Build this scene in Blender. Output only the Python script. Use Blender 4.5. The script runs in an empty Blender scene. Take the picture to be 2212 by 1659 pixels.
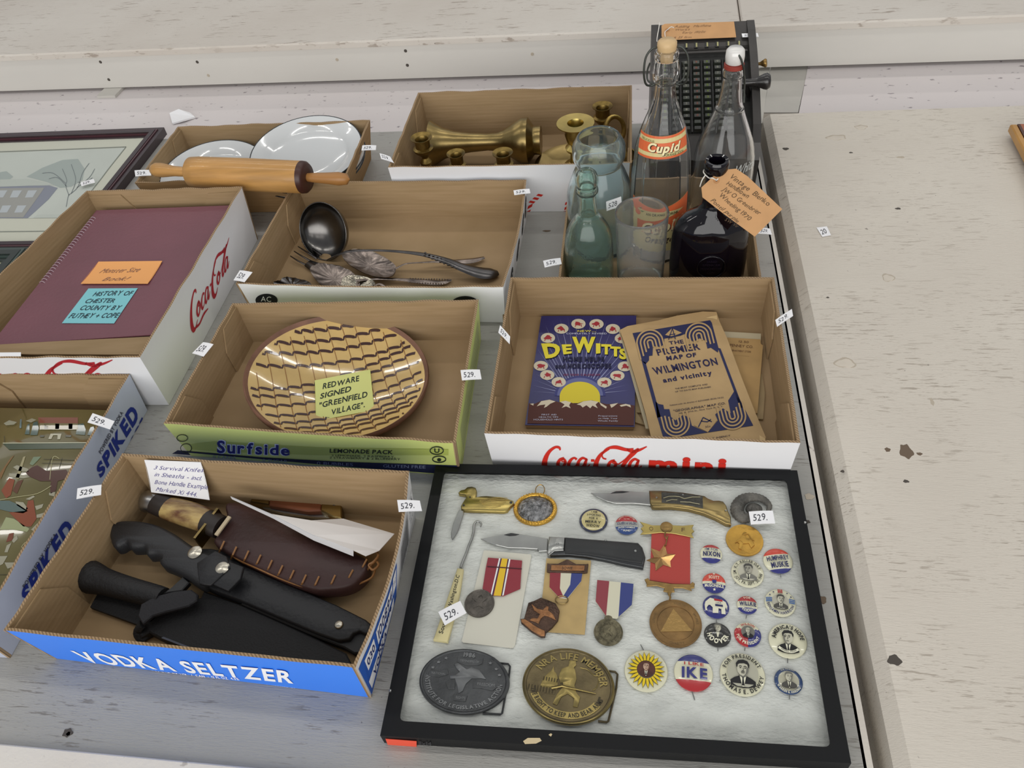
import bpy, bmesh, math, random
from math import sin, cos, pi, radians
from mathutils import Vector, Matrix, noise
from mathutils.geometry import tessellate_polygon

random.seed(7)
SC = bpy.context.scene
COL = SC.collection
V = Vector

# ------------------------------------------------------------------ camera
IW, IH = 2212, 1659
TH, RO, FPX = radians(46.474), radians(-8.0495), 1715.02
YAW, CH = radians(12.2), 0.757
def _rz(v, a): return V((cos(a)*v[0]-sin(a)*v[1], sin(a)*v[0]+cos(a)*v[1], v[2]))
_fwd = _rz(V((0, cos(TH), -sin(TH))), YAW)
_up0 = _rz(V((0, sin(TH), cos(TH))), YAW)
_rt0 = _rz(V((1, 0, 0)), YAW)
# roll: image x,y rotated by RO
_rt = (cos(RO)*_rt0 + sin(RO)*_up0).normalized()
_up = (-sin(RO)*_rt0 + cos(RO)*_up0).normalized()
EYE = V((0, 0, CH))
cd = bpy.data.cameras.new('camera'); cam = bpy.data.objects.new('camera', cd); COL.objects.link(cam)
cd.sensor_width = 36; cd.lens = 36*FPX/IW; cd.clip_start = .01
cam.matrix_world = Matrix((( _rt.x, _up.x, -_fwd.x, 0), (_rt.y, _up.y, -_fwd.y, 0), (_rt.z, _up.z, -_fwd.z, CH), (0, 0, 0, 1)))
SC.camera = cam

# ------------------------------------------------------------------ light
w = bpy.data.worlds.new('hall'); SC.world = w; w.use_nodes = True
w.node_tree.nodes['Background'].inputs[0].default_value = (.95, .97, 1, 1)
w.node_tree.nodes['Background'].inputs[1].default_value = .34
def area(loc, sx, sy, power, col=(1, .97, .92), rot=(0, 0, 0)):
    l = bpy.data.lights.new('ceiling_and_front_light', 'AREA'); l.shape = 'RECTANGLE'; l.size = sx; l.size_y = sy
    l.energy = power; l.color = col
    o = bpy.data.objects.new('ceiling_and_front_light', l); o.location = loc; o.rotation_euler = rot; COL.objects.link(o)
    return o
for (x, y) in [(-2.4, .9), (0.1, .9), (2.6, .9), (-2.4, 2.6), (.1, 2.6), (2.6, 2.6), (-2.4, 4.3), (.1, 4.3), (2.6, 4.3), (-1, -1.6), (1.6, -1.6)]:
    for dx in (-.55, .55):
        area((x+dx, y, 2.5), 0.9, .09, 4.5 if y > -1 else 2.8)
area((-.3, -3.4, 1.6), 7.0, 2.6, 185, (1, .985, .96), (radians(80), 0, 0))  # unseen broad light behind the camera, added to brighten the camera-facing walls
SC.view_settings.view_transform = 'Standard'; SC.view_settings.look = 'None'
SC.view_settings.exposure = -0.08; SC.view_settings.gamma = 1
SC.view_settings.use_curve_mapping = False

# ------------------------------------------------------------------ photogrammetry helpers
def ray(px, py):
    return (_fwd + (px-IW/2)/FPX*_rt + (IH/2-py)/FPX*_up)
def P(px, py, z=0.):
    d = ray(px, py); return EYE + d*((z-CH)/d.z)
def PY(px, py, Y):
    d = ray(px, py); return EYE + d*(Y/d.y)
class Pl:                       # a real plane in the scene
    def __init__(s, o, n): s.o = V(o); s.n = V(n).normalized()
    def px(s, x, y, h=0.):
        d = ray(x, y); t = (s.o-EYE).dot(s.n)/d.dot(s.n); return EYE + d*t + s.n*h
def HZ(z): return Pl((0, 0, z), (0, 0, 1))
def Z(ox, oy, sc):              # reading of a measured detail
    def f(*a):
        if len(a) == 2 and not hasattr(a[0], '__len__'): return (a[0]/sc+ox, a[1]/sc+oy)
        if len(a) == 1: a = a[0]
        return [(p[0]/sc+ox, p[1]/sc+oy) for p in a]
    return f
ZA = Z(820, 980, 3.814); ZB = Z(1240, 980, 3.318); ZC = Z(820, 1340, 3.814); ZD = Z(1300, 1340, 4.424)
ZE = Z(1300, 1200, 7.541); ZF = Z(1480, 1040, 5.722); ZG = Z(340, 630, 3.072); ZH = Z(1030, 580, 3.072)
ZI = Z(1140, 660, 6.146); ZJ = Z(1330, 660, 5.351); ZK = Z(0, 380, 3.318); ZL = Z(0, 240, 4.147)
ZM = Z(0, 960, 2.86); ZN = Z(440, 960, 2.86); ZO = Z(0, 780, 2.9625); ZO2 = Z(0, 780, 2.44); ZQ = Z(500, 370, 3.3515)
ZR = Z(820, 160, 3.814); ZS = Z(1160, 40, 2.8607); ZT = Z(1380, 30, 5.353); ZU = Z(0, 0, 2); ZU2 = Z(1106, 0, 2); ZV = Z(740, 1000, 3.0722)
ZX = Z(380, 920, 3.5677); ZY = Z(1150, 930, 3.6867); ID = lambda *a: a[0] if len(a) == 1 else a

# ------------------------------------------------------------------ materials
def lin(c):
    if isinstance(c, str):
        c = [int(c[i:i+2], 16)/255 for i in (0, 2, 4)]
    return tuple(((x/12.92) if x <= .04045 else ((x+.055)/1.055)**2.4) for x in c)
MATS = {}
def mat(name, col, rough=.55, metal=0., var=0., vscale=30., bump=0., bscale=200., col2=None, stretch=(1, 1, 1), spec=.5, coat=0., trans=0., ior=1.5, detail=4.):
    if name in MATS: return MATS[name]
    m = bpy.data.materials.new(name); m.use_nodes = True; nt = m.node_tree; N = nt.nodes; b = N['Principled BSDF']
    c = lin(col); b.inputs['Base Color'].default_value = (*c, 1)
    b.inputs['Roughness'].default_value = rough; b.inputs['Metallic'].default_value = metal
    b.inputs['Specular IOR Level'].default_value = spec; b.inputs['Coat Weight'].default_value = coat
    b.inputs['Transmission Weight'].default_value = trans; b.inputs['IOR'].default_value = ior
    if var or bump or col2:
        tc = N.new('ShaderNodeTexCoord'); mp = N.new('ShaderNodeMapping'); mp.inputs['Scale'].default_value = stretch
        nt.links.new(tc.outputs['Object'], mp.inputs['Vector'])
    if var or col2:
        n = N.new('ShaderNodeTexNoise'); n.inputs['Scale'].default_value = vscale; n.inputs['Detail'].default_value = detail
        nt.links.new(mp.outputs[0], n.inputs['Vector'])
        r = N.new('ShaderNodeValToRGB'); nt.links.new(n.outputs[0], r.inputs[0]); nt.links.new(r.outputs[0], b.inputs['Base Color'])
        if col2: c2 = lin(col2); r.color_ramp.elements[0].position = .38; r.color_ramp.elements[1].position = .62
        else: c2 = tuple(x*(1-var) for x in c); c = tuple(min(1, x*(1+var*.6)) for x in c); r.color_ramp.elements[0].position = .3; r.color_ramp.elements[1].position = .7
        r.color_ramp.elements[0].color = (*c2, 1); r.color_ramp.elements[1].color = (*c, 1)
    if bump:
        n = N.new('ShaderNodeTexNoise'); n.inputs['Scale'].default_value = bscale; n.inputs['Detail'].default_value = 3
        nt.links.new(mp.outputs[0], n.inputs['Vector'])
        bp = N.new('ShaderNodeBump'); bp.inputs['Strength'].default_value = bump; bp.inputs['Distance'].default_value = .002
        nt.links.new(n.outputs[0], bp.inputs['Height']); nt.links.new(bp.outputs[0], b.inputs['Normal'])
    MATS[name] = m; return m

def painted_wood(name, base, dark, pale, fleck_amt=.62, along=(5, 90, 30), big=3.):
    """worn white paint on plywood: grain flecks, scuffs, shallow relief"""
    m = bpy.data.materials.new(name); m.use_nodes = True; nt = m.node_tree; N = nt.nodes; L = nt.links; b = N['Principled BSDF']
    b.inputs['Roughness'].default_value = .42
    tc = N.new('ShaderNodeTexCoord')
    def noi(scale, sc, det=4, rough=.55):
        mp = N.new('ShaderNodeMapping'); mp.inputs['Scale'].default_value = sc; L.new(tc.outputs['Object'], mp.inputs[0])
        n = N.new('ShaderNodeTexNoise'); n.inputs['Scale'].default_value = scale; n.inputs['Detail'].default_value = det; n.inputs['Roughness'].default_value = rough
        L.new(mp.outputs[0], n.inputs['Vector']); return n.outputs[0]
    def ramp(src, a, bb, ca, cb):
        r = N.new('ShaderNodeValToRGB'); r.color_ramp.elements[0].position = a; r.color_ramp.elements[1].position = bb
        r.color_ramp.elements[0].color = ca; r.color_ramp.elements[1].color = cb; L.new(src, r.inputs[0]); return r.outputs[0]
    def mix(f, a, bcol):
        x = N.new('ShaderNodeMixRGB'); L.new(f, x.inputs[0])
        for i, s in ((1, a), (2, bcol)):
            if isinstance(s, tuple): x.inputs[i].default_value = s
            else: L.new(s, x.inputs[i])
        return x.outputs[0]
    B, D, PA = (*lin(base), 1), (*lin(dark), 1), (*lin(pale), 1); K, Wt = (0, 0, 0, 1), (1, 1, 1, 1)
    c0 = mix(ramp(noi(big, (1, 1, 1), 5), .35, .7, K, Wt), B, PA)
    g = noi(1, along, 3, .6); g2 = noi(1, tuple(a*2.6 for a in along), 2, .7); pt = noi(9, (1, 1, 1), 3)
    f1 = ramp(g, fleck_amt, fleck_amt+.05, K, Wt); f2 = ramp(g2, fleck_amt+.03, fleck_amt+.1, K, (.8, .8, .8, 1)); pm = ramp(pt, .42, .6, (.08, .08, .08, 1), (.85, .85, .85, 1))
    def mul(a, bb):
        x = N.new('ShaderNodeMixRGB'); x.blend_type = 'MULTIPLY'; x.inputs[0].default_value = 1; L.new(a, x.inputs[1]); L.new(bb, x.inputs[2]); return x.outputs[0]
    c1 = mix(mul(f1, pm), c0, D); c2 = mix(mul(f2, pm), c1, D)
    sp = noi(140, (1, .8, 1), 2); c3 = mix(mul(ramp(sp, .73, .76, K, (.6, .6, .6, 1)), ramp(noi(6, (1, 1, 1), 3), .5, .6, K, Wt)), c2, (*lin('4a3f38'), 1))
    L.new(c3, b.inputs['Base Color'])
    bp = N.new('ShaderNodeBump'); bp.inputs['Strength'].default_value = .35; bp.inputs['Distance'].default_value = .0012
    L.new(g2, bp.inputs['Height']); L.new(bp.outputs[0], b.inputs['Normal'])
    return m

def speckled_floor():
    m = bpy.data.materials.new('speckled_floor'); m.use_nodes = True; nt = m.node_tree; N = nt.nodes; L = nt.links; b = N['Principled BSDF']
    b.inputs['Roughness'].default_value = .4
    tc = N.new('ShaderNodeTexCoord'); mp = N.new('ShaderNodeMapping'); mp.inputs['Scale'].default_value = (1, 1.6, 1); L.new(tc.outputs['Object'], mp.inputs[0])
    n = N.new('ShaderNodeTexNoise'); n.inputs['Scale'].default_value = 60; n.inputs['Detail'].default_value = 2; L.new(mp.outputs[0], n.inputs[0])
    r = N.new('ShaderNodeValToRGB'); r.color_ramp.elements[0].position = .26; r.color_ramp.elements[1].position = .33
    r.color_ramp.elements[0].color = (*lin('8f878c'), 1); r.color_ramp.elements[1].color = (*lin('d8d2d2'), 1); L.new(n.outputs[0], r.inputs[0])
    n2 = N.new('ShaderNodeTexNoise'); n2.inputs['Scale'].default_value = 3; L.new(tc.outputs['Object'], n2.inputs[0])
    r2 = N.new('ShaderNodeValToRGB'); r2.color_ramp.elements[0].color = (.86, .84, .83, 1); r2.color_ramp.elements[1].color = (1, 1, 1, 1); L.new(n2.outputs[0], r2.inputs[0])
    x = N.new('ShaderNodeMixRGB'); x.blend_type = 'MULTIPLY'; x.inputs[0].default_value = 1; L.new(r.outputs[0], x.inputs[1]); L.new(r2.outputs[0], x.inputs[2])
    L.new(x.outputs[0], b.inputs['Base Color']); return m

def kraft_mat(name, c='a38a69', c2='98805e', rough=.8):
    m = bpy.data.materials.new(name); m.use_nodes = True; nt = m.node_tree; N = nt.nodes; L = nt.links; b = N['Principled BSDF']
    b.inputs['Roughness'].default_value = rough; b.inputs['Specular IOR Level'].default_value = .25
    tc = N.new('ShaderNodeTexCoord')
    mp = N.new('ShaderNodeMapping'); mp.inputs['Scale'].default_value = (1, 1, 14); L.new(tc.outputs['Object'], mp.inputs[0])
    n = N.new('ShaderNodeTexNoise'); n.inputs['Scale'].default_value = 14; n.inputs['Detail'].default_value = 5; L.new(mp.outputs[0], n.inputs[0])
    r = N.new('ShaderNodeValToRGB'); r.color_ramp.elements[0].position = .3; r.color_ramp.elements[1].position = .7
    r.color_ramp.elements[0].color = (*lin(c2), 1); r.color_ramp.elements[1].color = (*lin(c), 1); L.new(n.outputs[0], r.inputs[0]); L.new(r.outputs[0], b.inputs['Base Color'])
    w_ = N.new('ShaderNodeTexWave'); w_.bands_direction = 'Z'; w_.inputs['Scale'].default_value = 55; w_.inputs['Distortion'].default_value = .6; L.new(tc.outputs['Object'], w_.inputs[0])
    bp = N.new('ShaderNodeBump'); bp.inputs['Strength'].default_value = .12; bp.inputs['Distance'].default_value = .0006
    L.new(w_.outputs['Fac'], bp.inputs['Height']); L.new(bp.outputs[0], b.inputs['Normal'])
    return m
def flute_mat():
    m = bpy.data.materials.new('corrugated_edge'); m.use_nodes = True; nt = m.node_tree; N = nt.nodes; L = nt.links; b = N['Principled BSDF']
    b.inputs['Roughness'].default_value = .9
    tc = N.new('ShaderNodeTexCoord'); mp = N.new('ShaderNodeMapping'); mp.inputs['Scale'].default_value = (1, 1, 0); L.new(tc.outputs['Object'], mp.inputs[0])
    w_ = N.new('ShaderNodeTexWave'); w_.bands_direction = 'DIAGONAL'; w_.inputs['Scale'].default_value = 170; w_.inputs['Distortion'].default_value = .3; L.new(mp.outputs[0], w_.inputs[0])
    r = N.new('ShaderNodeValToRGB'); r.color_ramp.elements[0].position = .3; r.color_ramp.elements[1].position = .6
    r.color_ramp.elements[0].color = (*lin('7d664b'), 1); r.color_ramp.elements[1].color = (*lin('a48a69'), 1); L.new(w_.outputs['Fac'], r.inputs[0]); L.new(r.outputs[0], b.inputs['Base Color'])
    return m
def pane_mat(name, tint=(1, 1, 1), fac_min=.03, rough=.03):
    m = bpy.data.materials.new(name); m.use_nodes = True; nt = m.node_tree; N = nt.nodes; L = nt.links; N.remove(N['Principled BSDF'])
    t = N.new('ShaderNodeBsdfTransparent'); t.inputs[0].default_value = (*tint, 1); g = N.new('ShaderNodeBsdfGlossy'); g.inputs['Roughness'].default_value = rough
    f = N.new('ShaderNodeFresnel'); f.inputs[0].default_value = 1.45
    ge = N.new('ShaderNodeNewGeometry'); mu = N.new('ShaderNodeMath'); mu.operation = 'SUBTRACT'; mu.use_clamp = True; L.new(f.outputs[0], mu.inputs[0]); L.new(ge.outputs['Backfacing'], mu.inputs[1])
    x = N.new('ShaderNodeMixShader'); L.new(mu.outputs[0], x.inputs[0]); L.new(t.outputs[0], x.inputs[1]); L.new(g.outputs[0], x.inputs[2]); L.new(x.outputs[0], N['Material Output'].inputs[0])
    return m
def glass_mat(name, col, rough=.0, ior=1.48, bump=0.):
    m = mat(name, 'ffffff', rough=rough, trans=1., ior=ior, bump=bump, bscale=120)
    m.node_tree.nodes['Principled BSDF'].inputs['Base Color'].default_value = (*col, 1); return m
def ink(col, rough=.6):
    n = 'ink_'+(col if isinstance(col, str) else 'x'); return mat(n, col, rough=rough, spec=.3)

M_KRAFT = kraft_mat('kraft_board'); M_FLUTE = flute_mat()
M_WHITE = mat('white_print_board', 'e6e6e8', rough=.45); M_KRAFTOUT = kraft_mat('kraft_outer', 'a28159', '94744c')
M_BLACK = ink('17171a'); M_PAPER = mat('white_paper', 'eeeeF0'.lower(), rough=.7)
M_BRASS = mat('worn_brass', '968255', rough=.3, metal=1., var=.35, vscale=25, bump=.05)
M_BRASS2 = mat('pale_brass', 'b8a362', rough=.3, metal=1., var=.2, vscale=40)
M_STEEL = mat('steel', 'a8a8a6', rough=.28, metal=1., var=.2, vscale=30)
M_SILVER = mat('tarnished_silver', '8a7f78', rough=.3, metal=1., var=.6, vscale=55, bump=.25, bscale=160)
M_DSILV = mat('dark_silver', '5c5a5a', rough=.28, metal=1., var=.4, vscale=35)
M_BPLAST = mat('black_plastic', '1b1c1e', rough=.42, var=.2, bump=.12, bscale=400)
M_CREAM = mat('button_cream', 'e4e0c4', rough=.25, coat=.5)

# ------------------------------------------------------------------ geometry accumulator
OFF = {}
def smooth(o, ang=40):
    me = o.data
    for p in me.polygons: p.use_smooth = True
    try: me.set_sharp_from_angle(angle=radians(ang))
    except Exception: pass
def frame(n):
    n = V(n).normalized(); a = V((1, 0, 0)) if abs(n.x) < .9 else V((0, 1, 0))
    u = (a - n*a.dot(n)).normalized(); return u, n.cross(u), n
class G:
    def __init__(s): s.v = []; s.f = []; s.m = []
    def add(s, vs, fs, mi=0):
        b = len(s.v); s.v += [V(p) for p in vs]; s.f += [tuple(i+b for i in f) for f in fs]; s.m += [mi]*len(fs); return s
    def hexa(s, b4, t4, mi=0):   # bottom 4, top 4
        return s.add(list(b4)+list(t4), [(3, 2, 1, 0), (4, 5, 6, 7), (0, 1, 5, 4), (1, 2, 6, 5), (2, 3, 7, 6), (3, 0, 4, 7)], mi)
    def box(s, c, d, mi=0, rz=0.):
        vs = []
        for z in (-1, 1):
            for x, y in ((-1, -1), (1, -1), (1, 1), (-1, 1)):
                a = V((x*d[0]/2, y*d[1]/2, 0)); a = _rz(a, rz); vs.append(V(c)+a+V((0, 0, z*d[2]/2)))
        return s.hexa(vs[:4], vs[4:], mi)
    def lathe(s, prof, c=(0, 0, 0), ax=(0, 0, 1), n=32, mi=0, sx=1., sy=1., u0=None, cap0=True, cap1=True):
        u, v_, a = frame(ax)
        if u0 is not None: u = V(u0); u = (u-a*u.dot(a)).normalized(); v_ = a.cross(u)
        vs = []; fs = []
        for r, z in prof:
            for k in range(n):
                t = 2*pi*k/n; vs.append(V(c)+u*(r*cos(t)*sx)+v_*(r*sin(t)*sy)+a*z)
        for i in range(len(prof)-1):
            for k in range(n):
                k2 = (k+1) % n; fs.append((i*n+k, i*n+k2, (i+1)*n+k2, (i+1)*n+k))
        if cap0 and prof[0][0] > 1e-6: fs.append(tuple(range(n-1, -1, -1)))
        if cap1 and prof[-1][0] > 1e-6: fs.append(tuple((len(prof)-1)*n+k for k in range(n)))
        return s.add(vs, fs, mi)
    def tube(s, path, r, n=8, mi=0, flat=1., upv=None, caps=True, closed=False):
        path = [V(p) for p in path]; L = len(path); rs = r if hasattr(r, '__len__') else [r]*L
        vs = []; fs = []; prev = None
        for i, p in enumerate(path):
            if closed: t = path[(i+1) % L]-path[i-1]
            else: t = path[min(i+1, L-1)]-path[max(i-1, 0)]
            t.normalize()
            if upv is not None: b = V(upv)
            elif prev is None: b = frame(t)[0]
            else: b = prev
            b = (b-t*b.dot(t)).normalized(); prev = b; c = t.cross(b)
            for k in range(n):
                a = 2*pi*k/n; vs.append(p+b*(rs[i]*sin(a)*flat)+c*(rs[i]*cos(a)))
        rng = L if closed else L-1
        for i in range(rng):
            j = (i+1) % L
            for k in range(n):
                k2 = (k+1) % n; fs.append((i*n+k, i*n+k2, j*n+k2, j*n+k))
        if caps and not closed: fs.append(tuple(range(n-1, -1, -1))); fs.append(tuple((L-1)*n+k for k in range(n)))
        return s.add(vs, fs, mi)
    def slab(s, top, down, mi=0, bev=0., mside=None):
        """polygon `top` (world points) extruded by vector down; bevelled top edge"""
        top = [V(p) for p in top]; down = V(down); n = len(top)
        nr = V((0, 0, 0))
        for i in range(n): nr += top[i].cross(top[(i+1) % n])
        if nr.dot(down) > 0: top.reverse()
        dn = -down.normalized()
        if bev > 0:
            inn = []
            for i in range(n):
                e1 = (top[i]-top[i-1]); e2 = (top[(i+1) % n]-top[i])
                if e1.length < 1e-9 or e2.length < 1e-9: inn.append(top[i]); continue
                e1.normalize(); e2.normalize(); n1 = dn.cross(e1); n2 = dn.cross(e2); b = n1+n2
                b = b/max(.5, b.length)/max(.6, (1+n1.dot(n2))/2)**.5 if b.length > 1e-6 else n1
                inn.append(top[i]+b*bev)
            ring = [p-dn*bev for p in top]
            tris = tessellate_polygon([inn]); k = n
            vs = inn+ring+[p+down for p in top]
            s.add(vs, [t for t in tris]+[(i, k+i, k+(i+1) % n, (i+1) % n) for i in range(n)]+[(k+i, 2*k+i, 2*k+(i+1) % n, k+(i+1) % n) for i in range(n)], mi)
            s.add([p+down for p in top], [tuple(reversed(t)) for t in tris], mi)
        else:
            tris = tessellate_polygon([top]); vs = top+[p+down for p in top]
            s.add(vs, list(tris)+[tuple(n+i for i in reversed(t)) for t in tris], mi)
            s.add(vs, [(i, n+i, n+(i+1) % n, (i+1) % n) for i in range(n)], mi if mside is None else mside)
        return s
    def poly(s, pts, mi=0, nrm=None):
        pts = [V(p) for p in pts]
        if len(pts) < 3: return s
        tr = tessellate_polygon([pts])
        if nrm is not None:
            a = V((0, 0, 0))
            for i in range(len(pts)): a += pts[i].cross(pts[(i+1) % len(pts)])
            # orient towards nrm
            if tr:
                t = tr[0]; q = (pts[t[1]]-pts[t[0]]).cross(pts[t[2]]-pts[t[0]])
                if q.dot(V(nrm)) < 0: tr = [tuple(reversed(t)) for t in tr]
        return s.add(pts, [tuple(t) for t in tr], mi)
    def stroke(s, pts2, w, mp, mi=0, h=0.):
        """flat ribbon of width w (list or number) along 2D points, mapped by mp(u,v,h)"""
        n = len(pts2); ws = w if hasattr(w, '__len__') else [w]*n; a = []; b = []
        for i in range(n):
            x0, y0 = pts2[max(0, i-1)]; x1, y1 = pts2[min(n-1, i+1)]; dx, dy = x1-x0, y1-y0; l = math.hypot(dx, dy) or 1
            nx, ny = -dy/l*ws[i]/2, dx/l*ws[i]/2; x, y = pts2[i]
            a.append(mp(x+nx, y+ny, h)); b.append(mp(x-nx, y-ny, h))
        return s.add(a+b, [(i, n+i, n+i+1, i+1) for i in range(n-1)], mi)
    def grid(s, f, nu, nv, mi=0):
        vs = [f(i/nu, j/nv) for j in range(nv+1) for i in range(nu+1)]
        return s.add(vs, [(j*(nu+1)+i, j*(nu+1)+i+1, (j+1)*(nu+1)+i+1, (j+1)*(nu+1)+i) for j in range(nv) for i in range(nu)], mi)
    def build(s, name, mats, parent=None, sm=None, loc=None, kind=None, label=None):
        if not isinstance(mats, (list, tuple)): mats = [mats]
        if parent is not None: off = OFF[parent.name]
        elif loc is not None: off = V(loc)
        else:
            zs = min(p.z for p in s.v); cx = sum((p.x for p in s.v))/len(s.v); cy = sum((p.y for p in s.v))/len(s.v); off = V((cx, cy, zs))
        me = bpy.data.meshes.new(name); me.from_pydata([p-off for p in s.v], [], s.f); me.update()
        for m in mats: me.materials.append(m)
        if len(mats) > 1: me.polygons.foreach_set('material_index', s.m)
        o = bpy.data.objects.new(name, me); COL.objects.link(o)
        if parent is not None: o.parent = parent
        else: o.location = off
        OFF[o.name] = off
        if sm: smooth(o, sm)
        if kind: o['kind'] = kind
        if label: o['label'] = label
        return o
def thing(name, label, cat, loc, group=None):
    o = bpy.data.objects.new(name, None); COL.objects.link(o); o.location = loc; o.empty_display_size = .02
    o['label'] = label; o['category'] = cat; OFF[o.name] = V(loc)
    if group: o['group'] = group
    return o
def tag(o, label, cat, group=None):
    o['label'] = label; o['category'] = cat
    if group: o['group'] = group
    return o
def cr(pts, k=8, closed=False):       # Catmull-Rom through points of any dimension
    n = len(pts); out = []
    rng = n if closed else n-1
    for i in range(rng):
        if closed: p = [pts[(i+j-1) % n] for j in range(4)]
        else: p = [pts[max(0, i-1)], pts[i], pts[i+1], pts[min(n-1, i+2)]]
        for q in range(k):
            t = q/k; out.append(tuple(.5*((2*p[1][d])+(-p[0][d]+p[2][d])*t+(2*p[0][d]-5*p[1][d]+4*p[2][d]-p[3][d])*t*t+(-p[0][d]+3*p[1][d]-3*p[2][d]+p[3][d])*t**3) for d in range(len(pts[0]))))
    if not closed: out.append(tuple(pts[-1]))
    return out

# ------------------------------------------------------------------ lettering
GL = {}
def _glyph(ch, bold):
    k = (ch, bold)
    if k in GL: return GL[k]
    cu = bpy.data.curves.new('g', 'FONT'); cu.body = ch; cu.size = 1; cu.resolution_u = 3; cu.offset = bold
    o = bpy.data.objects.new('g', cu)
    me = bpy.data.meshes.new_from_object(o)
    vs = [(v.co.x, v.co.y) for v in me.vertices]; fs = [tuple(p.vertices) for p in me.polygons]
    bpy.data.meshes.remove(me); bpy.data.objects.remove(o); bpy.data.curves.remove(cu)
    if vs:
        x0 = min(v[0] for v in vs); x1 = max(v[0] for v in vs); vs = [(v[0]-x0, v[1]) for v in vs]; GL[k] = (vs, fs, x1-x0)
    else: GL[k] = ([], [], .25)
    return GL[k]
CAPH = .70
def layout(s, bold=0., gap=.09, jit=0.):
    x = 0; out = []
    for ch in s:
        if ch == ' ': x += .32; continue
        vs, fs, wd = _glyph(ch, bold); jy = random.uniform(-1, 1)*jit; ja = random.uniform(-1, 1)*jit*1.5
        out.append(([(x+a-b*ja*0.5, b/CAPH*(1+jy*.6)+jy*.6) for a, b in vs], fs, x+wd/2)); x += wd+gap
    return out, x-gap
def quadmap(pl, q):
    """q = TL,TR,BR,BL in picture readings, on plane pl; returns f(u,v,h)"""
    a = [pl.px(*p) for p in q]
    def f(u, v, h=0.): return a[3]*((1-u)*(1-v))+a[2]*(u*(1-v))+a[1]*(u*v)+a[0]*((1-u)*v)+pl.n*h
    return f
def text(g, s, mp, bold=0., shear=0., jit=0., h=.0003, mi=0, gap=.09):
    lay, W = layout(s, bold, gap, jit)
    for vs, fs, cx in lay: g.add([mp((x+shear*y)/W, y, h) for x, y in vs], fs, mi)
    return g
def text_at(g, s, mp, cx, cy, hgt, wid=None, bold=0., shear=0., jit=0., h=.0003, mi=0, gap=.09, rot=0.):
    """centred at (cx,cy), cap height hgt in map units"""
    lay, W = layout(s, bold, gap, jit); sx = hgt*CAPH**0 if wid is None else wid/W
    if wid is None: sx = hgt/CAPH*1.0
    cr_, sr = cos(rot), sin(rot)
    for vs, fs, _ in lay:
        out = []
        for x, y in vs:
            a = (x-W/2)*sx+shear*y*hgt; b = (y-.5)*hgt; out.append(mp(cx+a*cr_-b*sr, cy+a*sr+b*cr_, h))
        g.add(out, fs, mi)
    return g
def text_arc(g, s, mp, R, hgt, mid, inward=False, bold=.02, h=.0003, mi=0, gap=.12, cx=0., cy=0., spread=1.):
    """lettering round a circle; mid = angle (deg) of its middle; inward = reads along the bottom"""
    lay, W = layout(s, bold, gap); sx = hgt/CAPH*spread
    for vs, fs, c in lay:
        out = []
        th = (c-W/2)*sx/R
        a = radians(mid)+(th if inward else -th)
        rad = V((cos(a), sin(a))); up = -rad if inward else rad; rt = V((up.y, -up.x))
        for x, y in vs:
            dx = (x-c)*sx; dy = (y-.5)*hgt; p = rad*R+rt*dx+up*dy; out.append(mp(cx+p.x, cy+p.y, h))
        g.add(out, fs, mi)
    return g
def ell(cx, cy, rx, ry, n=20, a0=0., a1=360.):
    return [(cx+rx*cos(radians(a0+(a1-a0)*k/n)), cy+ry*sin(radians(a0+(a1-a0)*k/n))) for k in range(n+(0 if a1-a0 >= 360 else 1))]
def drawn(g, pts, mp, mi=0, h=.0003, nrm=(0, 0, 1)):
    return g.poly([mp(x, y, h) for x, y in pts], mi, nrm)

# ================================================================== SETTING
M_TABLE = painted_wood('grey_white_paint', '9b9a95', '77736c', 'a6a49f', .60, (34, 300, 90))
M_RTABLE = painted_wood('cream_white_paint', 'c9c1b5', 'a1978a', 'd2cbbf', .585, (36, 300, 90))
M_BENCH = painted_wood('bench_paint', 'c6beb4', '9c9084', 'd0cac1', .60, (22, 150, 60))
M_EDGE = painted_wood('worn_edge', 'd6cfc4', '8a8078', 'dedad2', .66, along=(60, 60, 60))
g = G(); g.box((0, 1.5, -.80), (9, 9, .1)); o = g.build('floor', mat('concrete_floor', '9a9690', rough=.5, var=.15, vscale=4), loc=(0, 1.5, -.85)); o['kind'] = 'structure'
# main table
XE = .212
t = thing('display_table', 'grey-white painted plywood table carrying the cardboard trays', 'table', (-.6, .7, -.75))
g = G(); g.box((-.9+XE/2-.1, .7415, -.0095), (2.0+XE-.005, 1.243, .019))
g.build('table_top', M_TABLE, t)
g = G(); g.box((XE-.001, .787, -.0105), (.008, 1.15, .021)); g.build('edge_strip', M_EDGE, t)
g = G(); g.box((-.9, 1.33, -.06), (2.0, .03, .08)).box((XE-.03, .787, -.06), (.03, 1.1, .08)); g.build('apron', M_EDGE, t)
for x in (-1.7, .15):
    for y in (.27, 1.30): g = G(); g.box((x, y, -.385), (.06, .06, .73)); g.build('leg', M_EDGE, t)
# front board, lighter, along the near edge
t = thing('near_table', 'pale painted board along the near edge below the trays', 'table', (-.5, 0, -.75))
g = G(); a, b = P(0, 1600, .002), P(560, 1662, .002)
d = (b-a).normalized(); a2 = a-d*1.2; b2 = b+d*1.0; pn = V((d.y, -d.x, 0))
g.slab([V((-1.9, .2135, .0045)), V((-.30, .2090, .0045)), V((.205, .203, .0045)), V((.205, -.3, .0045)), V((-1.9, -.3, .0045))], (0, 0, -.0040), bev=.0015); g.build('table_top', M_EDGE, t)
for x in (-1.4, .12): g = G(); g.box((x, 0, -.385), (.06, .06, .73)); g.build('leg', M_EDGE, t)
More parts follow.
